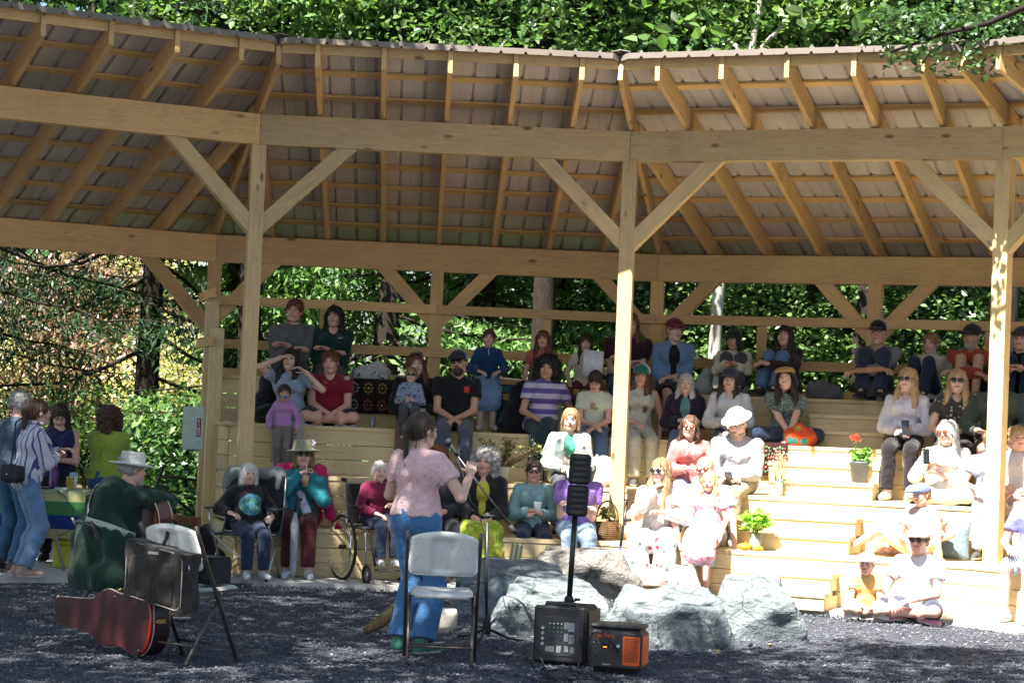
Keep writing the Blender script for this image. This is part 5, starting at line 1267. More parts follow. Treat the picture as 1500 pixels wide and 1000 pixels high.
# standing people by the table, and the performers
stg = 'people by the refreshment table'
gnd('b1', 'woman in a blue striped shirt and jeans with a black shoulder bag and ponytail', 30, 846, 585, 118, zz=.034, pose='stand', hair='pony', hc='brown', sk='fair', top=f_('blue_striped_shirt', (.56,.56,.64), (.07,.07,.22), 'vstripe', 17, .76), collar=True, bottom=f_('washed_jeans', (.14,.23,.38)), hands=((.05,.30,.20),(.12,.34,.24)), shoe=(.30,.20,.16), group=stg, vox=.013, yaw=4, hem=-.12)
gnd('b2', 'grey haired person in a dark blue top half hidden behind the striped shirt', 8, 838, 573, 150, zz=.034, pose='stand', fem=False, hair='short', hc='grey', sk='pink', top=f_('slate_blue_top', (.05,.08,.12)), bottom=f_('blue_trousers', (.04,.10,.20)), hands='down', shoe=(.06,.05,.05), group=stg)
gnd('b3', 'woman with long dark hair in a navy print top looking down at the table', 78, 823, 592, 8, zz=.034, pose='stand', hair='xlong', hc='dark', hseed=1, sk='pink', top=f_('navy_print_top', (.018,.018,.07), (.05,.05,.2), 'blot', 14, .6), sleeve='none', bottom=BLK, hands=((-.06,.30,.16),(.02,.32,.14)), pitch=-34, lean=8, shoe=(.02,.02,.02), group=stg)
gnd('b4', 'woman with curly brown hair seen from behind in a lime green top', 147, 824, 598, 172, zz=.034, pose='stand', hair='curly', hc='brown', hseed=1, sk='fair', top=f_('lime_top', (.30,.38,.06)), sleeve='three', neck='wide', bottom=f_('blue_jeans', (.04,.10,.24)), hands=((.10,.30,.18),(-.10,.30,.16)), b=1.12, H=1.60, shoe=(.02,.02,.02), group=stg)
gnd('star', 'woman in a pink blouse and blue jeans seen from behind speaking at the microphone', 601, 951, 605, 152, zz=.004, pose='stand', hair='pony', hc='dark', hseed=1, sk='fair', top=f_('pink_dotted_blouse', (.66,.46,.47), (.56,.30,.32), 'floral', 95, .42, (.56,.30,.32)), sleeve='short', neck='wide', bottom=f_('bright_blue_jeans', (.06,.17,.36)), hands=((-.27,.24,.31),(.12,.28,.10)), elbows=((-.5,-.2,-1),(.8,-.3,-.8)), hkind=('flat','relax'), shoe=(.03,.16,.11), group='performers', vox=.010, b=1.0, yaw=-24, lean=2, hem=.02, lipc=None, twist=0, wide=1.35)
GRPO = None
# ---------------- boulders ----------------
def boulder(label, px0, px1, py_base, ztop_, depth, seed, mat, tilt=(0,0), py_ref=None, h=.028, name='boulder', cuts=9, sink=.12):
    c = at_z((px0+px1)/2, py_base, 0); s = F_PX/c.y; w_ = (px1-px0)/s
    c = Vector((c.x, c.y+depth*.5, 0)); rs = np.random.default_rng(seed)
    f = Fld((-w_*.62,-depth*.62,-sink), (w_*.62,depth*.62,ztop_*1.25), h)
    X, Y, Z = f.x[0][:,None,None], f.x[1][None,:,None], f.x[2][None,None,:]
    d = np.full(f.n, -9.0); 
    planes = [((tilt[0],tilt[1],1), ztop_), ((1,.1,.25), w_*.5), ((-1,.15,.35), w_*.5), ((.1,-1,-.32), depth*.47), ((0,1,.3), depth*.5), ((0,0,-1), sink)]
    for _ in range(cuts):
        a = rs.uniform(0, 6.28); e = rs.uniform(.15, .9); nv = (math.cos(a)*math.cos(e), math.sin(a)*math.cos(e), math.sin(e))
        off = abs(nv[0])*w_*.5+abs(nv[1])*depth*.5+nv[2]*ztop_; planes.append((nv, off*rs.uniform(.72,.90)))
    for nv, off in planes:
        L = math.sqrt(sum(q*q for q in nv)); d = np.maximum(d, (nv[0]*X+nv[1]*Y+nv[2]*Z-off)/L)
    r = rs.random(6)*6
    n = .022*np.sin(X*7+r[0]+2*np.sin(Y*5+r[1]))*np.cos(Z*8+r[2]+1.5*np.sin(X*6))+.009*np.sin(X*17+r[3]+2*np.sin(Z*13))*np.sin(Y*19+r[4])+.004*np.abs(np.sin(X*31+Z*22+3*np.sin(Y*11+r[5])))+.010*np.tanh(6*np.sin(X*6+Z*11+2.5*np.sin(Y*5+r[1])))
    f.d = (d+n+.01).astype(np.float32); V, F = f.mesh()
    o = link(name, mesh_np(name, V, F, [mat], smooth=False), None, Matrix.Translation(c)); me = o.data
    tag(o, label, 'rock', 'boulders in the middle of the stage'); return o
RK = rockmat('grey_green_rock', (.24,.275,.29), (.075,.095,.095)); RK2 = rockmat('blue_grey_rock', (.17,.21,.24), (.055,.07,.08)); RK3 = rockmat('tan_grey_rock', (.27,.255,.235), (.10,.095,.085))
boulder('large dark blue grey boulder at the back left of the rock group', 660, 850, 905, .37, 1.5, 3, RK2, (.10,-.06), cuts=10)
boulder('brownish flat boulder behind the others below the purple tee', 770, 940, 880, .43, .9, 5, RK3, (.03,-.03), cuts=8)
boulder('light topped boulder with a sloping face at the front left', 722, 898, 934, .36, .85, 8, RK, (.04,-.20), cuts=10)
boulder('broad flat topped boulder with a dark cracked front in the centre', 884, 1076, 948, .38, .95, 12, RK, (-.03,-.16), cuts=9)
boulder('tall angular boulder at the right end of the rock group', 1040, 1176, 938, .42, 1.0, 21, RK, (-.04,-.12), cuts=9)
boulder('small pale stone peeking out behind the centre boulder', 972, 1030, 885, .33, .35, 31, rockmat('white_rock', (.60,.60,.58), (.35,.35,.34)), (0,.1), cuts=5)
boulder('small pale stone lying against the right boulder', 1010, 1046, 905, .28, .3, 33, RK, (0,.1), cuts=5)
# ---------------- folding chairs ----------------
def folding_chair(label, P, rz, shell, tubem, group='folding chairs on the gravel', metal_back=False):
    """local +y = the way a sitter faces"""
    t = thing('folding_chair', label, 'chair', P, rz, group)
    W = .235
    for s in (-1,1):
        k = MB(); k.tube([(s*W,-.235,.86),(s*W,-.21,.80),(s*W*.985,.20,.012)], .0125, 8); k.build('frame_leg', tubem, t)
        k = MB(); k.tube([(s*(W-.028),.06,.44),(s*(W-.028),-.24,.012)], .0115, 8); k.build('rear_leg', tubem, t)
        k = MB(); k.lathe([(.016,0),(.017,.012),(.013,.028),(0,.03)], 8, M=Matrix.Translation((s*W*.985,.20,-.002))); k.lathe([(.016,0),(.017,.012),(.013,.028),(0,.03)], 8, M=Matrix.Translation((s*(W-.028),-.24,-.002))); k.build('foot_cap', BLACKM, t)
    k = MB(); k.tube([(-W,.16,.10),(W,.16,.10)], .009, 8); k.build('crossbar', tubem, t)
    k = MB(); k.tube([(-W+.028,-.19,.12),(W-.028,-.19,.12)], .009, 8); k.build('crossbar', tubem, t)
    # blow moulded back: bulged rounded panel, recess with raised rim on the rear
    def panel(name, w0, w1, z0, z1, y_of, th, recess=False, crown=.03, m=shell):
        k = MB(); nx, nz = 22, 16; V = []; 
        for side in (0,1):
            for j in range(nz+1):
                v = j/nz; ww = w0+(w1-w0)*v
                for i in range(nx+1):
                    u = -1+2*i/nx
                    zz = z0+(z1-z0)*v
                    # superellipse corner rounding
                    cr = 1.0; e = abs(2*v-1)
                    lim = (1-max(0, (e-.72)/.28)**2.4*.16)
                    x = u*ww*lim
                    zz += (crown*(1-u*u) if v > .5 else -crown*.35*(1-u*u)*0)*(v-.5)*2
                    bul = math.sqrt(max(0, 1-max(0,(abs(u)-.86)/.14)**2))*math.sqrt(max(0,1-max(0,(e-.86)/.14)**2))
                    y = y_of(u, v)+(1 if side else -1)*th*.5*bul
                    if recess and not side and abs(u) < .34 and .10 < v < .84: y += .024
                    V.append((x, y, zz))
        n1 = (nx+1)*(nz+1); Fs = []
        for j in range(nz):
            for i in range(nx):
                a = j*(nx+1)+i; Fs.append((a,a+1,a+nx+2,a+nx+1)); Fs.append((n1+a,n1+a+nx+1,n1+a+nx+2,n1+a+1))
        for i in range(nx): a = i; Fs.append((a, n1+a, n1+a+1, a+1)); a = nz*(nx+1)+i; Fs.append((a, a+1, n1+a+1, n1+a))
        for j in range(nz): a = j*(nx+1); Fs.append((a, a+nx+1, n1+a+nx+1, n1+a)); a += nx; Fs.append((a, n1+a, n1+a+nx+1, a+nx+1))
        k.add(V, Fs, 0, True); return k.build(name, m, t)
    panel('backrest', .225, .222, .575, .835, lambda u, v: -.145-.075*v+.012+(-.03)*(1-u*u), .036, True)
    # seat
    k = MB(); nx, ny = 16, 14; V = []; th = .045
    for side in (0,1):
        for j in range(ny+1):
            v = j/ny
            for i in range(nx+1):
                u = -1+2*i/nx; e = abs(2*v-1); lim = 1-max(0,(e-.7)/.3)**2.4*.12
                b_ = math.sqrt(max(0,1-max(0,(abs(u)-.88)/.12)**2))*math.sqrt(max(0,1-max(0,(e-.88)/.12)**2))
                V.append((u*.205*lim, -.17+.41*v, .445+(1 if side else -1)*th*.5*b_-(.012*math.cos(u*1.5)*math.sin(v*3.1) if side else 0)+.012*v))
    n1 = (nx+1)*(ny+1); Fs = []
    for j in range(ny):
        for i in range(nx): a = j*(nx+1)+i; Fs.append((a,a+nx+1,a+nx+2,a+1)); Fs.append((n1+a,n1+a+1,n1+a+nx+2,n1+a+nx+1))
    for i in range(nx): a = i; Fs.append((a,a+1,n1+a+1,n1+a)); a = ny*(nx+1)+i; Fs.append((a,n1+a,n1+a+1,a+1))
    for j in range(ny): a = j*(nx+1); Fs.append((a,n1+a,n1+a+nx+1,a+nx+1)); a += nx; Fs.append((a,a+nx+1,n1+a+nx+1,n1+a))
    k.add(V, Fs, 0, True); k.build('seat', shell, t)
    return t
P0 = at_z(643, 970, 0); P0.z = 0; 
folding_chair('empty white folding chair behind the speaking woman', P0, R(2), WHITEP, BROWNM)
P1 = at_z(270, 966, 0); P1 = Vector((P1.x+.02, P1.y+.0, 0)); BR = -34
CH1 = folding_chair('white folding chair with a brown bag hanging from its back', P1, R(BR), WHITEP, BROWNM)
# bag hanging over the back of that chair
def messenger_bag():
    t = thing('messenger_bag', 'worn brown laptop bag slung from the folding chair', 'bag', (P1.x, P1.y, 0), R(BR))
    f = Fld((-.31,-.38,.26), (.31,-.12,.86), .011)
    for dz in (0,):
        f.d = (np.maximum.reduce(np.broadcast_arrays(np.abs(f.x[0][:,None,None])-.210, np.abs(f.x[1][None,:,None]+.265)-.050, np.abs(f.x[2][None,None,:]-.545+.16*f.x[0][:,None,None])-.150))-.03).astype(np.float32)
    f.noise(.006, 18, 1.0); V, F = f.mesh(); gb = fabric('brown_canvas', (.030,.026,.022)); link('bag_body', mesh_np('bag_body', V, F, [gb]), t)
    f = Fld((-.24,-.40,.33), (.24,-.24,.72), .011)
    f.d = (np.maximum.reduce(np.broadcast_arrays(np.abs(f.x[0][:,None,None]+.02)-.165, np.abs(f.x[1][None,:,None]+.318)-.012, np.abs(f.x[2][None,None,:]-.515+.16*f.x[0][:,None,None])-.105))-.022).astype(np.float32)
    f.noise(.004, 22, 2.0); V, F = f.mesh(); link('front_pocket', mesh_np('front_pocket', V, F, [gb]), t)
    k = MB(); pl = [(-.235,-.345,.44),(-.235,-.345,.71),(-.19,-.345,.745),(.19,-.345,.69),(.235,-.345,.65),(.235,-.345,.37),(.19,-.345,.345),(-.19,-.345,.405)]
    k.tube(pl, .004, 6, close=True); k.build('piping', plain('pale_piping', (.36,.32,.27), .6), t)
    k = MB(); k.box((-.05,-.352,.675),(.04,-.345,.692)); k.build('name_plate', STEEL, t)
    k = MB(); k.tube([(-.02,-.27,.70),(-.01,-.235,.77),(-.01,-.215,.86),(-.01,-.18,.885),(-.01,-.13,.84),(-.02,-.10,.70)], .012, 6); k.build('strap', BLACKM, t)
    k = MB(); k.tube([(.235+.018*math.cos(a), -.30, .60+.026*math.sin(a)) for a in np.linspace(0,6.28,10)[:-1]], .0035, 5, close=True); k.build('zip_ring', CHROME, t)
messenger_bag()
# third chair, on which the guitarist sits
# ---------------- guitarist ----------------
PG = at_z(160, 908, 0); PG = Vector((PG.x, PG.y, 0)); GF = 118
COATG = fabric('dark_green_coat', (.012,.034,.024))
gp = Vector((PG.x, PG.y, .47))
hor = proj((gp.x, gp.y, CAMH)); zt = CAMH+(hor[1]-664)/(F_PX/gp.y); Hg = (zt-.47)/(.10+.45*math.cos(R(12))+.130+.13)*1.68
G_ = person('guitarist in a pale sun hat and dark green coat resting his chin on his arm', gp, GF, min(Hg, 1.9), pose='sit', drop=.46, fem=False, hair='short', hc='grey', beard='grey', sk='pink', hat='bucket', hatc=(.60,.60,.55), top=COATG, bottom=f_('brown_trousers', (.07,.055,.04)), hands=((.02,.26,.50),(.06,.30,.34)), lean=12, b=1.22, vox=.013, shoe=(.10,.07,.06), group='performers', pitch=-6, yaw=2, hem=-.22, elbows=((-1,.5,-.3),(1,.6,-.2)))
def coat_tail():
    f = Fld((-.36,-.36,-.36), (.36,.26,.66), .015); f.cap((-.05,-.02,.44), (-.05,-.10,.12), .135, .17, .05); f.cap((.05,-.02,.44), (.05,-.10,.12), .135, .17, .05)
    f.cap((-.12,-.06,.12), (.12,-.06,.12), .17, .17, .05); f.cap((-.17,-.10,-.14), (.17,-.08,-.14), .16, .16, .06); f.cap((0,-.10,.2), (0,-.13,-.14), .17, .18, .06)
    f.noise(.012, 14, 1.0, (1,1,.35)); f.noise(.005, 34, 3.0, (1,1,.4)); f.plane((0,0,-1), .24); V, F = f.mesh()
    link('coat_skirt', mesh_np('coat_skirt', V, F, [COATG]), G_['root'])
coat_tail()
gc = folding_chair('dark metal folding chair under the guitarist', Vector((PG.x,PG.y,0)), G_['root'].rotation_euler.z, BLACK, BROWNM); gc.scale = (1,1.05,.86)
def ribbon(pts, w, th, nrm):
    """flat strap along pts, width across nrm"""
    k = MB(); V = []; n = len(pts)
    for i, p in enumerate(pts):
        p = Vector(p); a = Vector(pts[max(0,i-1)]); b_ = Vector(pts[min(n-1,i+1)]); d = (b_-a).normalized(); nn = Vector(nrm[i] if isinstance(nrm[0], (tuple,list)) else nrm).normalized(); s = d.cross(nn).normalized()
        for e, o in ((-1,0),(1,0),(1,1),(-1,1)): V.append(p+s*w*.5*e+nn*th*o)
    Fs = []
    for i in range(n-1):
        for q in range(4): Fs.append((i*4+q, i*4+(q+1)%4, i*4+4+(q+1)%4, i*4+4+q))
    Fs += [(0,3,2,1), (n*4-4,n*4-3,n*4-2,n*4-1)]; k.add(V, Fs, 0, True); return k
def guitar():
    M0 = G_['M']; t = thing('acoustic_guitar', 'acoustic guitar on the lap of the guitarist with a pale strap', 'guitar', M0 @ Vector((.08,.29,.30)), 0)
    # body upright on the thigh; broad plane faces along local +y of the player, seen edge-on
    Mg = Matrix.Rotation(G_['root'].rotation_euler.z, 4, 'Z') @ Matrix.Rotation(R(8), 4, 'X')
    def outline(s=1.0):
        P = []
        for a in np.linspace(0, 2*math.pi, 40)[:-1]:
            x = math.cos(a); y = math.sin(a)
            r = .20+(-.045)*math.exp(-((x-.12)/.28)**2)*(abs(y) > 0)+(-.03 if x > .3 else 0)
            P.append((x*.245*s, y*r*s))
        return P
    rim = plain('guitar_side', (.10,.035,.018), .25, .5); topm = plain('spruce_top', (.42,.26,.10), .3, .5); bind = plain('cream_binding', (.55,.50,.38), .4)
    Mx = Matrix.Rotation(R(90), 4, 'X')
    k = MB(); k.prism(outline(.985), -.05, .05, M=Mx, smooth=False); o = k.build('body', rim, t); o.matrix_local = Mg
    k = MB(); k.prism(outline(.975), -.054, -.0505, M=Mx); o = k.build('soundboard', topm, t); o.matrix_local = Mg
    for y in (-.052,.049):
        k = MB(); k.tube([Vector((x, y, z)) for x, z in outline(1.0)], .004, 6, close=True); o = k.build('binding', bind, t); o.matrix_local = Mg
    k = MB(); k.box((.22,.048,-.028),(.66,.068,.028)); o = k.build('neck', plain('neck_wood', (.10,.05,.025), .4), t); o.matrix_local = Mg
    k = MB(); k.box((.66,.046,-.034),(.80,.064,.034)); o = k.build('headstock', rim, t); o.matrix_local = Mg
    # strap over the back
    bv = snapper(G_); kk_ = G_['k']; raw = [((-.11,.12,.68),(0,0,1)),((-.125,.03,.70),(0,-.2,1)),((-.13,-.30,.62),(0,-1,.3)),((-.10,-.4,.54),(0,-1,.1)),((-.05,-.4,.47),(0,-1,0)),((.02,-.4,.40),(0,-1,0)),((.09,-.4,.34),(0,-1,0)),((.16,-.4,.29),(.3,-1,0)),((.40,-.16,.24),(1,-.5,0)),((.45,.0,.20),(1,0,0)),((.45,.12,.17),(1,0,0))]
    P_, N_ = [], []
    for q, nn in raw:
        q = Vector(q)*kk_; nn = Vector(nn).normalized(); h = bv.ray_cast(q+nn*.3, -nn)
        if h[0] is None: continue
        P_.append(M0 @ (h[0]+nn*.012)); N_.append(tuple(Matrix.Rotation(G_['root'].rotation_euler.z, 3, 'Z') @ nn))
    loc = t.location
    k = ribbon([p-loc for p in P_], .05, .004, N_); k.build('strap', plain('pale_strap', (.42,.44,.38), .7), t)
guitar()
# ---------------- guitar case ----------------
def guitar_case():
    p = at_z(205, 966, 0); t = thing('guitar_case', 'scuffed dark red guitar case standing on its edge on the gravel', 'case', (p.x-.10, p.y+.22, 0), R(-47))
    ol = [(-.83,.14),(-.83,.29),(-.80,.31),(-.36,.325),(-.30,.37),(-.20,.415),(-.08,.395),(-.01,.385),(.07,.42),(.18,.455),(.27,.43),(.33,.35),(.345,.235),(.33,.13),(.27,.045),(.18,.012),(.07,.03),(-.01,.065),(-.08,.055),(-.20,.03),(-.30,.06),(-.36,.11),(-.80,.13)]
    def sm(P, n=2):
        for _ in range(n):
            Q = []
            for i in range(len(P)): a, b_ = P[i], P[(i+1) % len(P)]; Q += [(a[0]*.75+b_[0]*.25, a[1]*.75+b_[1]*.25), (a[0]*.25+b_[0]*.75, a[1]*.25+b_[1]*.75)]
            P = Q
        return P
    ol = sm(ol); Mx = Matrix.Rotation(R(90), 4, 'X')
    g = NG('oxblood_tolex', .38, .5); n = g.noise(g.coord(offset=False), 6, 5); g.col(g.ramp(n, [(.3, (.020,.004,.005)), (.7, (.055,.010,.012))])); g.bump(g.noise(g.coord((300,300,300), offset=False), 1, 2), .2, .001)
    lid = g.m; dk = plain('case_side', (.02,.007,.010), .4, .5); rd = plain('worn_red_edge', (.36,.018,.008), .25, .6)
    def shell(s0, s1, y0, y1, name, m):
        c0 = (-.05,.22); q = lambda s: [((x-c0[0])*s+c0[0], (z-c0[1])*s+c0[1]) for x, z in ol]
        k = MB(); A, B = q(s0), q(s1); n_ = len(A)
        V = [(x,y0,z) for x, z in A]+[(x,y1,z) for x, z in B]; k.add(V, [tuple(range(n_)), tuple(range(n_,2*n_))[::-1]], 0); k.add(V, [(i, n_+i, n_+(i+1)%n_, (i+1)%n_) for i in range(n_)], 0, True); k.build(name, m, t)
    shell(.955, .99, -.085, -.062, 'lid', lid); shell(.99, .99, -.0615, .055, 'side_wall', dk); shell(.99,.955,.0555,.075,'back_panel', lid)
    k = MB(); c0 = (-.05,.22); k.tube([((x-c0[0])*.995+c0[0], -.058, (z-c0[1])*.995+c0[1]) for x, z in ol], .005, 6, close=True); k.build('piping', plain('cream_piping', (.42,.36,.28), .5), t)
    k = MB(); idx = [i for i, (x, z) in enumerate(ol) if x > .24 and .03 < z < .46]
    pl = sorted([ol[i] for i in idx], key=lambda q: q[1]); k.tube([((x-c0[0])*.985+c0[0], -.082, (z-c0[1])*.985+c0[1]) for x, z in pl], .010, 6); k.build('torn_edge', rd, t)
    for x, y, z in ((.345,-.0,.25),(.05,-.0,.405),(-.1,-.0,.40)):
        k = MB(); k.box((x-.018,y-.045,z-.016),(x+.014,y+.02,z+.018), ch=.004); k.box((x+.0,y-.06,z-.008),(x+.016,y-.035,z+.008), ch=.002); k.build('latch', plain('brass', (.45,.33,.14), .3, .5, 1.0), t)
    for x, z in ((-.79,.20),(-.08,.37),(.24,.40),(.22,.06)):
        k = MB(); k.sphere((x,-.086,z), .006, 4); k.build('stud', CHROME, t)
guitar_case()
# ---------------- microphone stand ----------------
def micstand():
    p = at_z(712, 940, 0); t = thing('microphone_stand', 'black boom microphone stand in front of the speaking woman', 'microphone stand', (p.x, p.y, 0))
    Y = p.y; L = lambda px, py, dy=0: at_y(px, py, Y+dy)-Vector((p.x,p.y,0))
    k = MB(); k.tube([(0,0,.07), L(714,765)], .011, 10); k.build('pole', BLACK, t)
    k = MB(); k.lathe([(.03,.06),(.034,.09),(.028,.14),(.014,.20),(.0,.2)], 12); k.build('hub', BLACKM, t)
    for a in (15, 135, 255):
        k = MB(); k.tube([(0,0,.10),(math.cos(R(a))*.16,math.sin(R(a))*.16,.035),(math.cos(R(a))*.29,math.sin(R(a))*.29,.012)], .0095, 8); k.sphere((math.cos(R(a))*.29,math.sin(R(a))*.29,.014), .014, 5); k.build('leg', BLACKM, t)
    k = MB(); k.tube([L(756,781), L(663,658)], .008, 8); k.build('boom', BLACK, t)
    k = MB(); k.tube([L(756,781), L(747,769)], .016, 10); k.build('counterweight', BLACKM, t)
    k = MB(); q = L(714,755); k.sphere(q, .024, 6); k.tube([q+Vector((-.03,-.01,0)), q+Vector((.05,-.02,.0))], .009, 8); k.build('clutch', BLACKM, t)
    k = MB(); k.tube([L(670,667), L(667,662), L(664,658), L(658.5,650)], [.012,.014,.016,.016], 10); k.build('microphone', BLACKM, t)
    k = MB(); k.sphere(L(656.5,647), .028, 8, sc3=(1,1,1.05)); k.build('microphone_head', plain('mesh_grille', (.05,.055,.075), .6, .4, .5), t)
    k = MB(); k.tube([L(668,666), L(680,700,.02), L(690,735,-.04), L(700,745,.03), L(711,790,.02), L(709,850,-.02), L(712,900,.02), L(716,930), L(735,955)], .0035, 6); k.build('cable', BLACKM, t)
micstand()
# ---------------- sound equipment ----------------
def pbox(name, t, lo, hi, m, ch, mat4=None):
    k = MB(); k.box(lo, hi, ch=ch); return k.build(name, m, t, mat4)
def subwoofer():
    p = at_z(820, 972, 0); t = thing('speaker_base', 'black powered bass speaker with a mixer panel on its side', 'speaker', (p.x, p.y, 0), R(-14))
    g = plain('brown_grille', (.045,.032,.024), .6)
    pbox('cabinet', t, (-.17,-.02,.01), (.17,.42,.375), BLACKM, .03)
    pbox('rear_frame', t, (-.175,-.055,.012), (.175,-.021,.385), BLACK, .02)
    pbox('side_grille', t, (.1715,.03,.035), (.181,.40,.352), g, .004)
    k = MB(); k.tube([(-.10,-.03,.375),(-.10,-.03,.40),(.10,-.03,.40),(.10,-.03,.375)], .014, 8); k.build('handle', BLACK, t)
    pn = pbox('mixer_panel', t, (-.138,-.0595,.06), (.138,-.0555,.315), plain('panel_black', (.035,.037,.042), .3, .5), .002)
    kn = [plain('white_knob', (.6,.6,.6), .4), plain('green_knob', (.04,.25,.10), .4), plain('blue_knob', (.03,.08,.3), .4)]
    for i in range(4):
        for j in range(4):
            k = MB(); k.lathe([(.0045,0),(.0055,.003),(.004,.010),(0,.010)], 8, M=Matrix.Translation((-.062+i*.026,-.0596,.27-j*.027)) @ Matrix.Rotation(math.pi/2,4,'X')); k.build('knob', kn[1 if j in (1,2) else (0 if j == 0 else 2)], pn)
    for i in range(4):
        k = MB(); k.lathe([(.012,0),(.012,.004),(.008,.0045),(.006,.002),(0,.002)], 10, M=Matrix.Translation((-.11+.0*i,-.0596,.24-i*.035)) @ Matrix.Rotation(math.pi/2,4,'X')); k.build('socket', STEEL, pn)
    wl = plain('printed_label', (.62,.64,.66), .5)
    rr = random.Random(3)
    for (x, z, w_, h_) in ((.048,.255,.03,.05),(.082,.25,.04,.06),(.048,.18,.028,.055),(.085,.17,.036,.06),(.052,.105,.024,.04),(.092,.10,.03,.05),(-.06,.10,.06,.04),(.0,.10,.03,.05)):
        k = MB()
        n = int(h_/.0075)
        for q in range(n):
            zz = z+h_/2-q*.0075; x0 = x-w_/2
            while x0 < x+w_/2-.004:
                l = rr.uniform(.003,.010); k.box((x0,-.0603,zz-.0035),(min(x0+l,x+w_/2),-.0597,zz)); x0 += l+.0025
        k.build('legend', wl, pn)
    for x in (-.12,.12):
        for y in (.0,.38):
            k = MB(); k.lathe([(.02,0),(.018,.012),(0,.012)], 10, M=Matrix.Translation((x,y,0))); k.build('foot', RUBBER, t)
    return t, p
SUB, SP = subwoofer()
def column():
    t = thing('column_speaker', 'tall black line array speaker on a pole above the bass speaker', 'speaker', (SP.x, SP.y+.18, .386), 0)
    Y = SP.y+.18; o = Vector(t.location); L = lambda px, py: at_y(px, py, Y)-o
    a = L(833,890); a.z = 0.0
    k = MB(); k.tube([a, L(843,748)], .019, 12); k.build('pole', BLACK, t)
    k = MB(); k.lathe([(.032,0),(.032,.03),(.024,.05),(0,.05)], 12, M=Matrix.Translation(a)); k.build('collar', BLACKM, t)
    k = MB(); q = a+Vector((.055,-.02,.03)); k.lathe([(.02,-.008),(.02,.008),(0,.008)], 10, M=Matrix.Translation(q)); k.tube([a, q], .007, 6); k.build('clamp_knob', BLACK, t)
    up = (L(850,664)-L(843,755)).normalized()
    for z0, z1, nm in ((0,.205,'lower_module'),(.213,.415,'upper_module')):
        b0 = L(843.5,755); M = frame(b0, up, (0,-1,0)) @ Matrix.Rotation(math.pi/2, 4, 'Y')
        k = MB(); Mr = frame(b0, Vector((1,0,0))-up*up.x, up)
        k.box((-.068,-.075,z0), (.072,.065,z1), M=Mr, ch=.014); m = k.build(nm, BLACKM, t)
        for j in range(5):
            k = MB(); zc = z0+.025+j*.0385; k.sphere((0,0,0), .052, 6, sc3=(1,.07,.30), M=Mr @ Matrix.Translation((.002,-.077,zc))); k.build('driver_cover', plain('perforated_grille', (.028,.028,.030), .55), m)
        k = MB()
        for q in range(9): k.box((.0725,-.05,z0+.02+q*.019),(.078,.045,z0+.027+q*.019), M=Mr)
        k.build('vent', BLACK, m)
    return t
column()
def power_station():
    p = at_z(906, 984, 0); t = thing('power_station', 'black and orange portable power station on the gravel', 'battery', (p.x, p.y+.1, 0), R(-16))
    blk = plain('graphite_shell', (.028,.028,.030), .5, .4); orr = plain('orange_panel', (.62,.10,.012), .45, .4)
    pbox('shell', t, (-.175,-.12,.006), (.175,.13,.275), blk, .028); pbox('lid', t, (-.172,-.115,.276), (.172,.125,.305), blk, .014)
    # right end panel in orange with slots
    pbox('end_panel', t, (.055,-.1235,.05), (.168,-.1205,.235), orr, .002)
    for j in range(14):
        k = MB(); k.box((.066,-.1246,.072+j*.0112),(.157,-.1237,.0765+j*.0112)); k.build('vent_slot', plain('slot_black', (.05,.012,.006), .6), t)
    pbox('end_panel', t, (.1755,-.09,.05), (.1785,.10,.235), orr, .002)
    sc_ = pbox('screen', t, (-.085,-.1225,.155), (-.035,-.1203,.185), plain('screen_black', (.012,.012,.014), .12, .6), .001)
    em = NG('orange_led'); em.b.inputs['Base Color'].default_value = (.7,.12,.02,1); em.b.inputs['Emission Color'].default_value = (1,.2,.03,1); em.b.inputs['Emission Strength'].default_value = 1.0
    k = MB(); k.box((-.075,-.1236,.158),(-.05,-.1227,.163)); k.build('status_light', em.m, t)
    wl = plain('printed_label', (.62,.64,.66), .5)
    for x, z, r in ((-.135,.19,.013),(-.105,.19,.013),(-.015,.17,.014),(.025,.17,.012),(-.14,.10,.012),(-.1,.10,.012),(.02,.10,.018)):
        k = MB(); k.lathe([(r,0),(r,.004),(r*.7,.005),(r*.6,.001),(0,.001)], 10, M=Matrix.Translation((x,-.1205,z)) @ Matrix.Rotation(math.pi/2,4,'X')); k.build('socket', wl if (x,z) == (.025,.17) else BLACK, t)
    def txt(body, size, loc, m, parent, rx=90, rz=0, name='lettering'):
        fc = bpy.data.curves.new(name, 'FONT'); fc.body = body; fc.size = size; fc.extrude = .0006; fc.align_x = 'CENTER'
        o = bpy.data.objects.new(name, fc); COL.objects.link(o); dg = bpy.context.evaluated_depsgraph_get(); me = bpy.data.meshes.new_from_object(o.evaluated_get(dg)); bpy.data.objects.remove(o)
        me.materials.clear(); me.materials.append(m); o2 = link(name, me, parent); o2.location = loc; o2.rotation_euler = (R(rx), 0, R(rz)); return o2
    txt('Jackery', .040, (-.055,-.1212,.222), orr, t); txt('Explorer', .016, (-.05,-.1212,.045), wl, t)
    return t, p, txt
PWS, PP_, TXT = power_station()
def cable(label, pts, r=.0055):
    k = MB(); P = [Vector(q) for q in pts]; Q = []
    for i in range(len(P)-1):
        a = P[max(0,i-1)]; b_ = P[i]; c_ = P[i+1]; d = P[min(len(P)-1,i+2)]
        for u in np.linspace(0,1,6)[:-1]: Q.append(.5*((2*b_)+(c_-a)*u+(2*a-5*b_+4*c_-d)*u*u+(3*b_-a-3*c_+d)*u**3))
    Q.append(P[-1]); k.tube(Q, r, 6); o = k.build('cable', BLACKM); tag(o, label, 'cable', 'cables on the gravel'); return o
def gz(px, py, z=.008): return at_z(px, py, z)
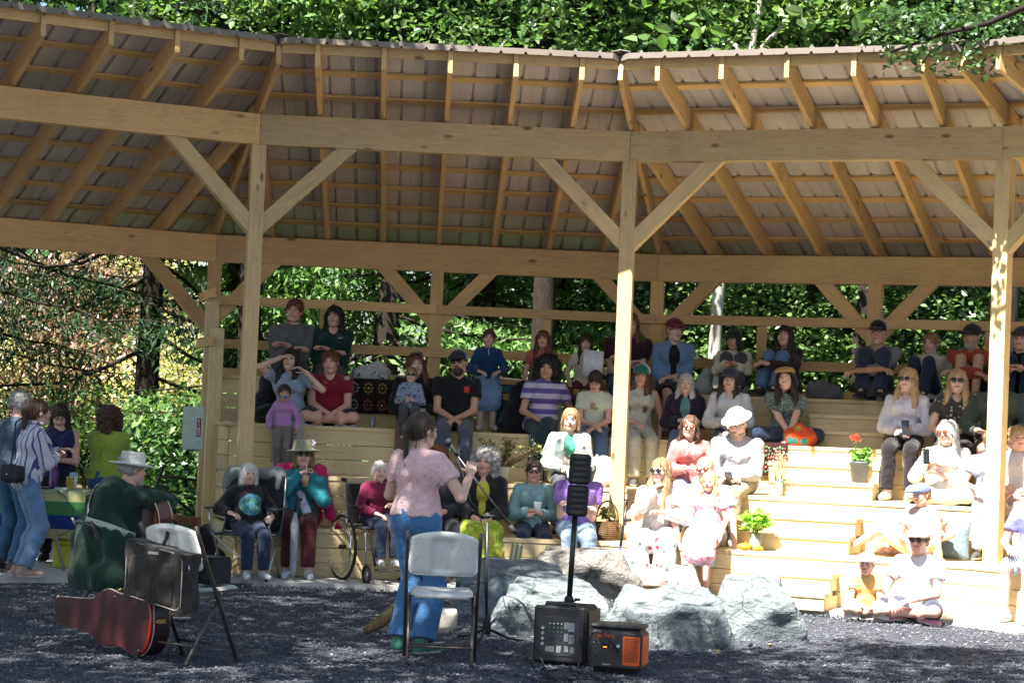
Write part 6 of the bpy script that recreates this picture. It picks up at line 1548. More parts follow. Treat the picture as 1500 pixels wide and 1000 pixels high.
cable('black cable looping from the power station up to the bass speaker', [at_y(905,955,PP_.y-.03), at_y(893,938,PP_.y-.08), at_y(872,925,PP_.y-.06), at_y(862,945,PP_.y-.06), gz(868,985), gz(850,992), gz(834,975)])
cable('black cable coiled in front of the bass speaker', [gz(790,975), gz(770,988), gz(800,998), gz(850,985), gz(880,996), gz(840,1003), gz(800,985), gz(825,978)])
cable('thin cable hanging down the front of the bass speaker', [at_y(852,905,SP.y-.06), at_y(850,940,SP.y-.10), gz(846,978), gz(830,990), gz(858,1000)])
cable('cable lying in a wave towards the picture bottom', [gz(745,960), gz(765,955), gz(780,972), gz(800,992), gz(860,994), gz(930,998), gz(960,1010)])
cable('cable rising from the ground to the mixer panel', [at_y(783,945,SP.y-.06), at_y(790,958,SP.y-.1), gz(798,982), gz(780,986)])
# ---------------- carved wood and pale bucket behind the speaking woman ----------------
def stools():
    p = at_z(652, 925, 0); k = MB(); k.lathe([(.0,0),(.06,0),(.085,.05),(.09,.13),(.08,.17),(.068,.175),(.065,.16),(0,.15)], 20); o = k.build('pot', plain('cream_hide', (.55,.50,.42), .7)); o.location = (p.x,p.y,0)
    tag(o, 'cream rounded pot on the gravel behind the speaking woman', 'pot')
    p = at_z(555, 932, 0); t = thing('driftwood', 'forked piece of driftwood on the gravel behind the speaking woman', 'driftwood', (p.x,p.y,0))
    dm = bark('driftwood_wood', (.26,.19,.10)); k = MB(); k.tube([(-.10,-.05,.04),(0,0,.10),(.12,.05,.20),(.20,.1,.26)], [.03,.045,.05,.03], 9); k.build('trunk', dm, t)
    k = MB(); k.tube([(.17,.08,.24),(.2,.12,.12),(.22,.14,.0)], [.04,.03,.03], 8); k.build('leg', dm, t)
    k = MB(); k.tube([(.38,.06,0),(.385,.06,.36)], .028, 8); k.build('leg', BROWNM if False else dm, t)
stools()
# ---------------- speaker case and white board right of the bag chair ----------------
MC = Matrix.Translation(P1) @ Matrix.Rotation(R(BR),4,'Z')
k = MB(); k.box((-.02,-.02,0),(.17,.17,.16), ch=.008); k.box((-.015,-.015,.161),(.165,.165,.172), ch=.004); o = k.build('amplifier', BLACKM, None, MC @ Matrix.Translation((0,.02,.484))); tag(o, 'small black box standing on the seat of the chair with the bag', 'box')
# ---------------- refreshment table ----------------
def table():
    Y = 19.75
    a = at_y(-60, 722, Y); b_ = at_y(121, 722, Y); zt = .77; t = thing('folding_table', 'folding table with thin metal legs under a striped cloth', 'table', (a.x, Y, .03), 0)
    L = b_.x-a.x; D = .72; m = plain('table_top', (.5,.5,.48), .5)
    k = MB(); k.box((0,0,.70),(L,D,.735), ch=.008); k.build('table_top', m, t)
    for x0, x1 in ((.15,.32),(L-.15,L-.34)):
        for y in (.06, D-.06):
            k = MB(); k.tube([(x0,y,0),(x1,y,.70)], .012, 8); k.build('leg', STEEL, t)
    g = NG('striped_tablecloth', .85, .2); co = g.coord(offset=False); sep = g.n('SeparateXYZ'); g.l(co, sep.inputs[0])
    mr = g.n('MapRange'); mr.inputs['From Min'].default_value = -.47; mr.inputs['From Max'].default_value = .02; g.l(sep.outputs[2], mr.inputs[0])
    gr, bl, yl = (.06,.20,.07), (.02,.04,.22), (.46,.44,.20)
    c = g.ramp(mr.outputs[0], [(0, yl), (.24, bl), (.50, gr), (.76, yl), (.92, (.38,.42,.24))], 'CONSTANT')
    v = g.n('TexVoronoi', Scale=5.0, feature='DISTANCE_TO_EDGE'); g.l(g.coord((1,.2,1), offset=False), v.inputs['Vector'])
    c = g.mix(g.ramp(v.outputs['Distance'], [(.0, (.75,.75,.75)), (.03, (0,0,0))]), c, (.04,.05,.06)); g.col(c)
    n = 60; V = []; Fs = []
    for i in range(n+1):
        x = -.03+(L+.06)*i/n; w_ = .012*math.sin(x*9)+.006*math.sin(x*23)
        V += [(x,-.012+w_*1.2,-.44), (x,-.016+w_*.6,-.2), (x,-.012,0.006), (x,D+.012,0.006), (x,D+.018-w_,-.44)]
    for i in range(n):
        for q in range(4): a_ = i*5+q; Fs.append((a_, a_+5, a_+6, a_+1))
    o = link('tablecloth', mesh_np('tablecloth', V, Fs, [g.m]), None, Matrix.Translation((a.x, Y, .768))); tag(o, 'striped yellow, green and blue cloth with leaf outlines over the table', 'tablecloth')
    md = o.modifiers.new('t', 'SOLIDIFY'); md.thickness = .003
    zz = .778
    def at_t(px, dy): q = at_y(px, 720, Y+dy); return (q.x, Y+dy, zz)
    tb = thing('squeeze_bottle', 'tall purple bottle on the table', 'bottle', at_t(78,.2)); k = MB(); k.lathe([(.040,0),(.042,.02),(.042,.17),(.03,.195),(0,.195)], 16); k.build('bottle_body', plain('purple_plastic', (.06,.02,.10), .3), tb); k = MB(); k.lathe([(.028,.196),(.030,.22),(.016,.245),(0,.25)], 14); k.build('lid', plain('pink_cap', (.30,.13,.16), .4), tb)
    tb = thing('can', 'yellow labelled tin beside the purple bottle', 'tin', at_t(102,.16)); k = MB(); k.lathe([(.036,0),(.037,.004),(.037,.108),(.036,.112),(0,.112)], 18); k.build('tin_body', plain('yellow_label', (.34,.27,.03), .4), tb); k = MB(); k.lathe([(.037,.1125),(.037,.12),(0,.12)], 18); k.build('lid', CHROME, tb)
    tb = thing('cup', 'white lidded cup behind the yellow tin', 'cup', at_t(107,.3)); k = MB(); k.lathe([(.030,0),(.040,.13),(0,.13)], 18); k.build('cup_body', WHITEP, tb); k = MB(); k.lathe([(.042,.131),(.042,.14),(.03,.155),(0,.16)], 18); k.build('lid', plain('pale_blue_lid', (.35,.45,.6), .4), tb)
    tb = thing('phone', 'dark phone lying on the table near the striped shirt', 'phone', at_t(66,.12)); pbox('phone_body', tb, (-.04,-.07,0),(.04,.07,.009), BLACK, .003); pbox('phone_screen', tb, (-.036,-.064,.0091),(.036,.064,.0098), LENS, .0003)
    tb = thing('napkin_stack', 'pale folded napkins on the table edge', 'napkins', at_t(90,.08)); pbox('napkin', tb, (-.06,-.05,0),(.06,.05,.012), plain('pale_napkin', (.45,.55,.55), .8), .002); pbox('napkin', tb, (-.055,-.048,.0125),(.058,.052,.02), plain('pale_napkin', (.45,.55,.55), .8), .002)
    # yellow crate
    q = at_z(97, 832, .03); t = thing('storage_crate', 'yellow plastic crate standing under the table', 'crate', (q.x, q.y+.15, .031), R(3)); ym = plain('yellow_plastic', (.42,.40,.03), .5)
    pbox('crate_body', t, (-.14,-.14,0),(.14,.14,.22), ym, .012); pbox('rim', t, (-.15,-.15,.221),(.15,.15,.245), ym, .006)
    for x in (-.09,-.03,.03,.09):
        pbox('rib', t, (x-.006,-.148,.02),(x+.006,-.1405,.215), ym, .001)
table()
# ---------------- fire extinguisher cabinet ----------------
def fire_box():
    p = at_y(283, 627, 20.9); t = thing('fire_cabinet', 'pale fire extinguisher cabinet with a red sign hanging at the pavilion end', 'fire cabinet', (p.x, p.y, p.z-.21), R(20))
    gm = plain('pale_green_metal', (.36,.45,.42), .45)
    pbox('cabinet_body', t, (-.09,-.09,0),(.09,.09,.42), gm, .008); d_ = pbox('door', t, (-.084,-.0985,.008),(.084,-.0905,.412), gm, .003)
    pl = pbox('sign', t, (.014,-.1015,.13),(.056,-.0988,.31), plain('sign_red', (.20,.010,.012), .4), .001)
    wl = plain('sign_white', (.7,.7,.7), .5)
    for i, ch in enumerate('FIRE'):
        o = TXT(ch, .05, (.035,-.1018,.262-i*.039), wl, t, name='letter')
    k = MB(); k.tube([(.02,-.10,.0),(.02,-.10,-.07)], .003, 6); k.tube([(.0,-.1,-.075),(.04,-.1,-.075)], .006, 6); k.build('pull_cord', WHITEP, t)
    k = MB(); k.box((-.03,.09,.3),(.03,.14,.36)); k.box((.02,.09,.05),(.10,.12,.09)); k.build('bracket', STEEL, t)
fire_box()
# ---------------- camping chair with its sitter, wheelchair with its sitter ----------------
def camp():
    P = at_z(352, 850, .03); P = Vector((P.x, P.y+.30, .032)); rz = R(-8)
    t = thing('camping_chair', 'dark folding camping chair with crossed steel legs', 'chair', P, rz)
    cl = fabric('black_canvas', (.02,.022,.028)); W, D = .27, .24
    for s in (-1,1):
        for a, b_ in (((s*W,-D,.0),(s*W,D,.50)),((s*W,D,.0),(s*W,-D,.50))): k = MB(); k.tube([a,b_], .009, 8); k.build('leg', STEEL, t)
        k = MB(); k.tube([(s*W,D,.40),(s*(W+.02),D+.02,.93)], .009, 8); k.build('back_pole', STEEL, t)
        k = MB(); k.tube([(s*W,-D,.42),(s*(W+.03),-D-.02,.64)], .009, 8); k.build('arm_pole', STEEL, t)
        k = MB(); k.box((s*(W+.03)-.03,-D-.06,.64),(s*(W+.03)+.03,D+.02,.652), ch=.004); k.build('armrest', cl, t)
    for y in (-D,D):
        for s in (-1,1): k = MB(); k.tube([(-W*s,y,.0),(W*s,y,.42)], .009, 8); k.build('crossed_leg', STEEL, t)
    for x in (-W,W):
        for y in (-D,D): k = MB(); k.sphere((x,y,.012), .018, 5); k.build('foot_cap', BLACKM, t)
    k = MB(); k.box((-W,-D,.40),(W,D,.412), ch=.004); k.build('seat', cl, t)
    k = MB(); k.box((-W-.01,D+.0,.42),(W+.01,D+.014,.95), ch=.004); k.build('backrest', cl, t)
    # light jacket over the back
    f = Fld((-.36,.16,.40),(.36,.42,1.10),.016); f.cap((-.20,.27,.97),(.20,.27,.97),.055,.055,.03); f.cap((-.25,.30,.95),(-.29,.30,.60),.07,.05,.04); f.cap((.22,.30,.95),(.24,.31,.62),.06,.05,.04); f.noise(.012,22,1.3); V,F = f.mesh()
    o = link('draped_jacket', mesh_np('draped_jacket', V, F, [fabric('pale_grey_jacket', (.20,.22,.22))]), None, Matrix.Translation(P) @ Matrix.Rotation(rz,4,'Z')); tag(o, 'pale grey jacket draped over the back of the camping chair', 'jacket')
    hor = proj((P.x,P.y,CAMH)); zt = CAMH+(hor[1]-679)/(F_PX/P.y); H = (zt-.44)/(.10+.45+.138+.125)*1.68
    I = person('white haired woman in a black hoodie sitting in the camping chair', Vector((P.x,P.y+.02,.445)), 22, H, pose='sit', drop=.41, hair='bob', hc='white', hseed=2, sk='fair', top=f_('black_hoodie', (.012,.013,.016)), bottom=f_('dark_jeans', (.018,.028,.06)), hands=((-.26,.20,.24),(.20,.34,.22)), shoe=(.34,.40,.44), b=1.14, lean=-4, yaw=-4)
    # printed motif on the hoodie
    g = NG('tie_dye_print', .8, .2); n = g.noise(g.coord((30,30,30), offset=False), 1.2, 4, .6, 2.0); g.col(g.ramp(n, [(.35,(.01,.01,.015)),(.45,(.02,.10,.45)),(.52,(.10,.38,.06)),(.58,(.01,.01,.015)),(.66,(.30,.34,.34))]))
    BV = snapper(I); k = MB(); c = I['chest']+Vector((0,.0,-.02)); V = []; n_ = 14
    for i in range(n_+1):
        for j in range(n_+1):
            u = (i/n_-.5)*2; v = (j/n_-.5)*2; r = max(abs(u),abs(v)); q = math.hypot(u,v) or 1; uu, vv = u*r/q, v*r/q
            h = BV.ray_cast(Vector((c.x+uu*.11, .6, c.z-.03+vv*.10)), Vector((0,-1,0))); V.append(tuple(h[0]+Vector((0,.006,0))) if h[0] else (c.x+uu*.11, c.y+.15, c.z+vv*.1))
    k.add(V, [(i*(n_+1)+j,(i+1)*(n_+1)+j,(i+1)*(n_+1)+j+1,i*(n_+1)+j+1) for i in range(n_) for j in range(n_)], 0, True); k.build('shirt_print', g.m, I['root'])
camp()
def wheelchair():
    P = at_z(528, 853, .03); P = Vector((P.x+.08, P.y+.38, .032)); ang = 28; rz = R(180+ang)   # local +y = forward
    t = thing('wheelchair', 'black wheelchair parked in front of the lowest tier', 'wheelchair', P, rz)
    def wheel(x, y, r, name, spokes=18, tr=.016):
        k = MB(); k.tube([(x, y+math.cos(a)*r, r+math.sin(a)*r+.001) for a in np.linspace(0,2*math.pi,37)[:-1]], tr, 8, close=True); w_ = k.build(name, RUBBER, t)
        if spokes:
            k = MB(); k.tube([(x, y+math.cos(a)*(r-.022), r+math.sin(a)*(r-.022)) for a in np.linspace(0,2*math.pi,37)[:-1]], .007, 6, close=True); k.build('rim', CHROME, w_)
            k = MB(); k.tube([(x+(.03 if x > 0 else -.03), y+math.cos(a)*(r-.045), r+math.sin(a)*(r-.045)) for a in np.linspace(0,2*math.pi,37)[:-1]], .008, 6, close=True); k.build('push_rim', CHROME, w_)
            k = MB()
            for i in range(spokes): a = 2*math.pi*i/spokes; k.tube([(x, y, r),(x, y+math.cos(a)*(r-.02), r+math.sin(a)*(r-.02))], .0016, 4)
            k.build('spokes', CHROME, w_); k = MB(); k.tube([(x-.03,y,r),(x+.03,y,r)], .022, 10); k.build('hub', BLACK, w_)
        else:
            k = MB(); k.tube([(x-.008,y,r),(x+.008,y,r)], r*.6, 12); k.build('hub', STEEL, w_)
    for s in (-1,1): wheel(s*.29, -.06, .305, 'rear_wheel')
    for s in (-1,1): wheel(s*.22, .36, .075, 'caster', 0, .016)
    for s in (-1,1):
        k = MB(); k.tube([(s*.22,-.20,.93),(s*.22,-.18,.88),(s*.22,-.14,.50),(s*.22,.26,.49),(s*.20,.36,.44),(s*.17,.44,.16)], .011, 8); k.build('frame', BLACK, t)
        k = MB(); k.tube([(s*.22,.30,.46),(s*.22,.34,.16)], .010, 8); k.build('caster_fork', STEEL, t)
        k = MB(); k.tube([(s*.22,-.20,.93),(s*.22,-.29,.93)], .015, 8); k.build('push_handle', RUBBER, t)
        k = MB(); k.box((s*.235-.02,-.10,.68),(s*.235+.02,.20,.70), ch=.006); k.build('armrest', BLACKM, t)
        k = MB(); k.box((s*.10-.06,.40,.12),(s*.10+.06,.54,.135), ch=.004); k.build('footplate', BLACKM, t)
    k = MB(); k.box((-.21,-.14,.485),(.21,.26,.51), ch=.008); k.build('seat', BLACKM, t); k = MB(); k.box((-.21,-.175,.52),(.21,-.155,.90), ch=.006); k.build('backrest', BLACKM, t)
    z0 = .545; hor = proj((P.x,P.y,CAMH)); zt = CAMH+(hor[1]-676)/(F_PX/P.y); H = (zt-z0)/(.10+.45+.138+.117)*1.68
    person('grey haired woman in a burgundy jacket sitting in the wheelchair with a drink', Vector((P.x,P.y,z0)), ang, min(H,1.75), pose='sit', drop=.38, hair='short', hc='silver', sk='fair', top=f_('burgundy_jacket', (.16,.012,.045)), neck='high', bottom=f_('dark_jeans', (.018,.028,.06)), hands=((-.10,.28,.16),(.12,.28,.28)), shoe=(.40,.42,.40), b=1.1, yaw=-6, hkind=('relax','grip'))
wheelchair()
# ---------------- things people hold or wear over ----------------
def pt(key, p): return PPL[key]['M'] @ Vector(p)
def cup(label, key, hand, r=.036, h=.11, m=None, straw=True, off=(0,.05,-.03)):
    I = PPL[key]; w_ = I['wr'][hand]; p = I['M'] @ (w_+Vector(off)); t = thing('cup', label, 'cup', p)
    k = MB(); k.lathe([(r*.8,0),(r,h),(r*.97,h),(0,h*.96)], 16); k.build('cup_body', m or plain('milky_cup', (.5,.46,.42), .25, .5), t)
    if straw: k = MB(); k.tube([(0,0,h*.9),(.008,-.004,h+.10)], .0035, 6); k.build('straw', WHITEP, t)
cup('iced coffee cup with a straw held by the woman in the bucket hat', 'f1', 1, m=plain('iced_coffee', (.42,.27,.17), .2, .5))
cup('white paper cup held by the woman in the light teal sweater', 'f4', 1, straw=False, off=(.02,.06,0), m=WHITEP)
I = PPL['t5']; p = I['M'] @ (I['wr'][1]+Vector((-.02,.08,.06)))
k = MB(); n_ = 8; V = []
for i in range(n_+1):
    for j in (0,1): V.append(((i/n_-.5)*.21, .012*math.sin(i/n_*3.1)+.006*j, (j-.5)*.28))
k.add(V, [(i*2,i*2+1,i*2+3,i*2+2) for i in range(n_)], 0, True); o = k.build('paper_sheet', plain('white_paper', (.62,.62,.68), .8)); o.location = p+Vector((-.06,-.05,-.0)); o.rotation_euler = (R(-6),R(3),R(4)); md = o.modifiers.new('t','SOLIDIFY'); md.thickness = .001; tag(o, 'blank white sheet of paper held up in front of the girl in cream', 'paper')
def phone(label, key, off, mat=None, rot=(70,0,0), hand=1):
    I = PPL[key]; p = I['M'] @ (I['wr'][hand]+Vector(off)); t = thing('phone', label, 'phone', p); t.rotation_euler = (R(rot[0]),R(rot[1]),R(rot[2]))
    pbox('phone_body', t, (-.037,-.075,-.004),(.037,.075,.004), mat or BLACK, .003); pbox('phone_screen', t, (-.033,-.068,.0042),(.033,.068,.005), LENS, .0003)
phone('black phone in the hands of the blonde woman in the white shirt', 'c12', (.02,.09,.02))
phone('phone in a black and white checked case held up by the white haired woman', 's5', (.03,.10,.08), fabric('checked_case', (.03,.02,.02), (.55,.48,.4), 'check', 55), rot=(85,0,20), hand=-1)
phone('phone in the hands of the man in the white hat', 's4', (.02,.09,.02), rot=(20,0,0))
# pacifier
I = PPL['s1']; q = (I['Hx'](np.array([[0,.112,-.050]]))*I['mir'])[0]; t = thing('pacifier', 'blue pacifier in the mouth of the toddler in lilac', 'pacifier', I['M'] @ Vector(q)); k = MB(); k.sphere((0,0,0), .022, 6, sc3=(1,.5,.7)); k.build('shield', plain('blue_plastic', (.05,.16,.5), .35), t); k = MB(); k.tube([(-.01,-.012,0),(.0,-.02,-.012),(.01,-.012,0)], .003, 5); k.build('ring', plain('blue_plastic', (.05,.16,.5), .35), t)
# sunglasses on top of a head
I = PPL['c3']; kb = MB()
for sx in (-1,1): kb.sphere((sx*.034,.085,.115), .026, 6, sc3=(1.05,.5,.7))
kb.tube([(-.06,.07,.115),(-.085,.0,.07)], .004, 5); kb.tube([(.06,.07,.115),(.085,.0,.07)], .004, 5); kb.tube([(-.01,.09,.118),(.01,.09,.118)], .004, 5)
V = I['Hx'](np.array([tuple(v) for v in kb.v]))*I['mir']; kk = MB(); kk.v = [tuple(v) for v in V]; kk.f = [f[::-1] for f in kb.f]; kk.m = kb.m; kk.sm = kb.sm; kk.build('glasses', LENS, I['root'])
# clothing details
def patch(key, name, c, w_, h_, mat, dy=.0, curve=.9):
    I = PPL[key]; BV = snapper(I, ('shirt','cardigan')); ch = I['chest']; k = MB(); V = []; n_ = 6
    for i in range(n_+1):
        for j in range(n_+1): u = i/n_-.5; v = j/n_-.5; x = c[0]+u*w_; h = BV.ray_cast(Vector((ch.x+x, .7, ch.z+c[2]+v*h_)), Vector((0,-1,0))); V.append(tuple(h[0]+Vector((0,.004,0))) if h[0] else (ch.x+x, ch.y+c[1]-curve*x*x, ch.z+c[2]+v*h_))
    k.add(V, [(i*(n_+1)+j,(i+1)*(n_+1)+j,(i+1)*(n_+1)+j+1,i*(n_+1)+j+1) for i in range(n_) for j in range(n_)], 0, True); return k.build(name, mat, I['root'])
patch('c5', 'pocket', (-.10,.142,.02), .055, .065, plain('red_pocket', (.45,.03,.03), .8))
patch('c7', 'bear_print', (.012,.128,-.02), .05, .07, plain('tan_print', (.35,.20,.13), .8)); patch('c7', 'bear_print', (-.022,.130,-.045), .045, .03, plain('green_print', (.10,.42,.08), .8))
patch('t2', 'chest_badge', (-.09,.150,.05), .05, .012, plain('pale_badge', (.4,.42,.42), .8)); patch('t3', 'zip', (0,.104,.06), .007, .07, plain('pale_zip', (.5,.5,.52), .5))
patch('t10', 'shirt_print', (0,.136,.0), .12, .09, fabric('print_lines', (.16,.17,.19), (.03,.035,.05), 'blot', 34, .5))
patch('s3', 'drawstring', (-.03,.175,.06), .008, .14, WHITEP); patch('s3', 'drawstring', (.03,.175,.06), .008, .14, WHITEP)
# magenta shawl of the woman in the bucket hat
I = PPL['f1']; kq = I['k']; f = Fld((-.48,-.30,-.10),(.40,.30,.66),.016)
f.cap((-.17,.0,.50),(.17,.0,.50),.098,.098,.04); f.cap((-.17,.03,.48),(-.22,.10,.22),.085,.06,.04); f.cap((-.18,-.02,.48),(-.30,.0,.12),.06,.045,.04); f.cap((-.30,.0,.12),(-.38,.06,.0),.045,.03,.04); f.cap((0,-.10,.42),(-.14,-.13,.10),.10,.10,.06)
f.cap((.16,.02,.50),(.13,.12,.34),.06,.04,.03)
f.noise(.010,26,2.0,(1,1,.4)); V, F = f.mesh(); link('shawl', mesh_np('shawl', V*kq, F, [fabric('magenta_shawl', (.52,.015,.11))]), I['root'])
f = Fld((-.12,.0,.05),(.20,.30,.50),.014); f.cap((-.02,.15,.30),(-.08,.20,.12),.035,.045,.02); f.cap((-.02,.15,.30),(.08,.13,.46),.03,.025,.02); f.noise(.006,40,1); V, F = f.mesh(); link('scarf', mesh_np('scarf', V*kq, F, [fabric('white_lilac_scarf', (.55,.52,.62), (.30,.22,.5), 'blot', 18, .6)]), I['root'])
# small white flower on the hat
k = MB()
for a in range(6): k.sphere((-.075+.022*math.cos(a*1.047),.03+.0*a,.115+.018*math.sin(a*1.047)), .016, 4, sc3=(1.3,.6,1))
V = I['Hx'](np.array([(-v[0],v[1],v[2]) for v in k.v]))*I['mir']; kk = MB(); kk.v = [tuple(v) for v in V]; kk.f = k.f; kk.m = k.m; kk.sm = k.sm; kk.build('hat_flower', plain('lilac_flower', (.58,.52,.66), .8), I['root'])
# beaded earrings of the curly haired woman
I = PPL['f3']
for sx in (-1,1):
    k = MB()
    for j in range(5): k.sphere((sx*.082,.012,-.045-j*.014), .008, 4, m=0)
    V = I['Hx'](np.array([tuple(v) for v in k.v]))*I['mir']; kk = MB(); kk.v = [tuple(v) for v in V]; kk.f = k.f; kk.m = k.m; kk.sm = k.sm; kk.build('earring', plain('orange_bead', (.5,.16,.04), .4), I['root'])
# black shoulder bag of the striped woman
I = PPL['b1']; p = I['M'] @ Vector((.16,-.16,.92)); t = thing('shoulder_bag', 'small black shoulder bag on the hip of the woman in the striped shirt', 'bag', p, I['root'].rotation_euler.z)
f = Fld((-.13,-.07,-.12),(.13,.07,.12),.009); f.cap((-.07,0,-.03),(.07,0,-.03),.055,.055,.03); f.cap((-.08,0,.03),(.08,0,.03),.045,.045,.03); f.noise(.003,30,1); V,F = f.mesh(); o = link('bag_body', mesh_np('bag_body', V, F, [BLACKM]), t); o.rotation_euler.z = R(35)
k = MB(); loc = Vector((.16,-.16,.92)); k.tube([Vector(q)-loc for q in ((.17,-.18,.99),(.15,-.16,1.12),(.08,-.135,1.25),(.0,-.11,1.36),(-.06,-.02,1.415),(-.10,.08,1.36),(-.06,.16,1.18),(.06,.17,1.02),(.16,.05,.96))], .008, 6); k.build('strap', BLACKM, t)
k = MB(); k.sphere((.03,-.058,-.01), .008, 5); k.build('stud', CHROME, t)
# ---------------- blankets ----------------
def granny(label, b, t0, t1, A, z0, z1, nx, nz, cols, border, over=.25, tri=False, zc=None):
    t = thing('crochet_blanket', label, 'blanket', BW(b, (t0+t1)/2, A, z0), math.atan2(-math.sin(bayang(b)), math.cos(bayang(b))))
    W, Hh = (t1-t0)/nx, (z1-z0)/nz; rr = random.Random(5); bm = fabric('blanket_border', border)
    k = MB(); k.box((-(t1-t0)/2, .012, 0),((t1-t0)/2, .02, z1-z0)); k.box((-(t1-t0)/2, .012, z1-z0),((t1-t0)/2, .012+over, z1-z0+.01)); k.build('backing', bm, t)
    for i in range(nx):
        for j in range(nz):
            x0 = -(t1-t0)/2+i*W; zz = j*Hh; c = cols[(i*3+j*5+rr.randrange(2)) % len(cols)]
            m = fabric('yarn', c); k = MB(); k.box((x0+.006,0.001+rr.uniform(0,.004),zz+.006),(x0+W-.006,.0115,zz+Hh-.006), ch=.004); sq = k.build('crochet_square', m if not zc else bm, t)
            if zc:
                k = MB(); cx, cz = x0+W/2, zz+Hh/2
                for q in range(8): a = q*math.pi/4; k.sphere((cx+math.cos(a)*W*.27,.0,cz+math.sin(a)*Hh*.27), W*.085, 4, sc3=(1,.35,1))
                k.build('flower_ring', m, sq); k = MB(); k.sphere((cx,.0,cz), W*.09, 4, sc3=(1,.4,1)); k.build('flower_centre', fabric('yarn', zc[(i+j) % len(zc)]), sq)
    return t
def tt(b, px, A, z): 
    t = 0.0
    for _ in range(12):
        x0 = proj(BW(b, t, A, z))[0]; x1 = proj(BW(b, t+.01, A, z))[0]; t += (px-x0)/((x1-x0)/.01)
    return t
A4 = TA[4]-.035
granny('dark crochet blanket with bright flower squares over the top tier', 0, tt(0,508,A4,1.7), tt(0,590,A4,1.7), A4, 1.60, 1.955, 4, 2, [(.30,.28,.05),(.36,.34,.30),(.10,.30,.20),(.40,.10,.06)], (.022,.012,.012), zc=[(.35,.20,.05),(.05,.12,.25),(.5,.45,.35)])
granny('patchwork blanket of teal, purple and yellow squares beside the girl in navy', 0, tt(0,722,A4,1.7), tt(0,802,A4,1.7), A4, 1.47, 1.955, 6, 6, [(.02,.10,.11),(.13,.34,.30),(.14,.08,.30),(.38,.34,.10),(.02,.11,.12)], (.012,.012,.02))
granny('red and purple patchwork blanket beside the child in the cream tee', 0, tt(0,826,A4,1.7), tt(0,872,A4,1.7), A4, 1.65, 1.955, 4, 4, [(.30,.02,.02),(.14,.07,.30),(.36,.22,.06),(.28,.03,.03)], (.02,.012,.02))
granny('dark maroon crochet blanket with green flowers below the orange bag', 1, tt(1,1112,TA[3]-.035,1.3), tt(1,1152,TA[3]-.035,1.3), TA[3]-.035, 1.15, 1.47, 2, 2, [(.06,.25,.12),(.10,.22,.08)], (.035,.006,.010), zc=[(.4,.12,.08)])
# zigzag cloth hanging on the third tier
for px0, px1, lb in ((774,800,'blue and black zigzag blanket hanging beside the plant'),(874,892,'blue and black zigzag blanket hanging left of the centre post')):
    A = TA[3]-.03; t0, t1 = tt(0,px0,A,1.2), tt(0,px1,A,1.2); n_ = 10; g = NG('zigzag_'+str(px0), .85, .2); wv = g.n('TexWave', Scale=14.0, Distortion=3.0); wv.wave_profile = 'TRI'; g.l(g.coord(offset=False), wv.inputs['Vector']); g.col(g.ramp(wv.outputs[0], [(.5,(.012,.014,.03)),(.56,(.26,.33,.52))]))
    k = MB(); V = []
    for i in range(n_+1):
        x = t0+(t1-t0)*i/n_; w_ = .012*math.sin(i*1.3)
        V += [(x, A-.006+w_, .99), (x, A-.004+w_*.5, 1.3), (x, A, 1.462), (x, A+.25, 1.462)]
    k.add(V, [(i*4+q,i*4+4+q,i*4+5+q,i*4+1+q) for i in range(n_) for q in range(3)], 0, True); o = k.build('blanket', g.m, None, baymat(0)); md = o.modifiers.new('t','SOLIDIFY'); md.thickness = .008; tag(o, lb, 'blanket')
# ---------------- soft lumps: coats, bags, cushions ----------------
def lump(name, label, cat, P, parts, mat, rz=0, nz=(.01,24), h=.012, group=None, cut=None):
    parts_ = np.array([p[:3] for p in parts]+[p[3:6] for p in parts]); r = max(p[6] for p in parts)+.03
    f = Fld(parts_.min(0)-r, parts_.max(0)+r, h)
    for p in parts: f.cap(p[:3], p[3:6], p[6], p[7] if len(p) > 7 else p[6], .03)
    f.noise(nz[0], nz[1], len(label)*.7); f.plane((0,0,-1), 0.0); V, F = f.mesh()
    o = link(name, mesh_np(name, V, F, [mat]), None, Matrix.Translation(P) @ Matrix.Rotation(rz,4,'Z')); tag(o, label, cat, group); return o
def onT(px, tier, dA, dz=.003): P, b = spot(px, TA[tier]+dA, TZ[tier]); P.z = TZ[tier]+dz; return P
lump('tote_bag', 'white cloth bag with black print lying behind the crochet blanket', 'bag', onT(545,4,.25), [(-.12,0,.06,.10,0,.06,.10),(-.02,.0,.12,.06,.02,.14,.07)], fabric('printed_canvas', (.45,.44,.42), (.04,.04,.05), 'blot', 12, .60))
lump('coat', 'black coat heaped beside the woman with black curly hair', 'coat', onT(757,3,.45), [(-.06,0,.10,.02,.0,.45,.13,.09),(-.08,.05,.1,.1,.05,.1,.12)], fabric('black_coat', (.010,.010,.014)), nz=(.014,18))
lump('coat', 'dark coat hanging at the left end of the third tier', 'coat', onT(388,3,.35), [(-.05,0,.12,.04,.0,.42,.13,.10),(-.02,-.06,.1,.05,-.04,.1,.12)], fabric('dark_pattern_coat', (.012,.012,.016), (.05,.06,.08), 'blot', 16, .6), nz=(.014,18))
lump('backpack', 'white backpack beside the person hugging grey knees', 'backpack', onT(1030,4,.35), [(0,0,.10,.03,.0,.22,.11,.07)], fabric('grey_white_pack', (.36,.37,.36)))
lump('backpack', 'grey backpack lying on the top tier by the dried grass', 'backpack', onT(1206,4,.25), [(-.08,0,.08,.14,.0,.06,.10,.07),(-.02,0,.12,.08,.0,.10,.08,.06)], fabric('grey_pack', (.10,.10,.11)))
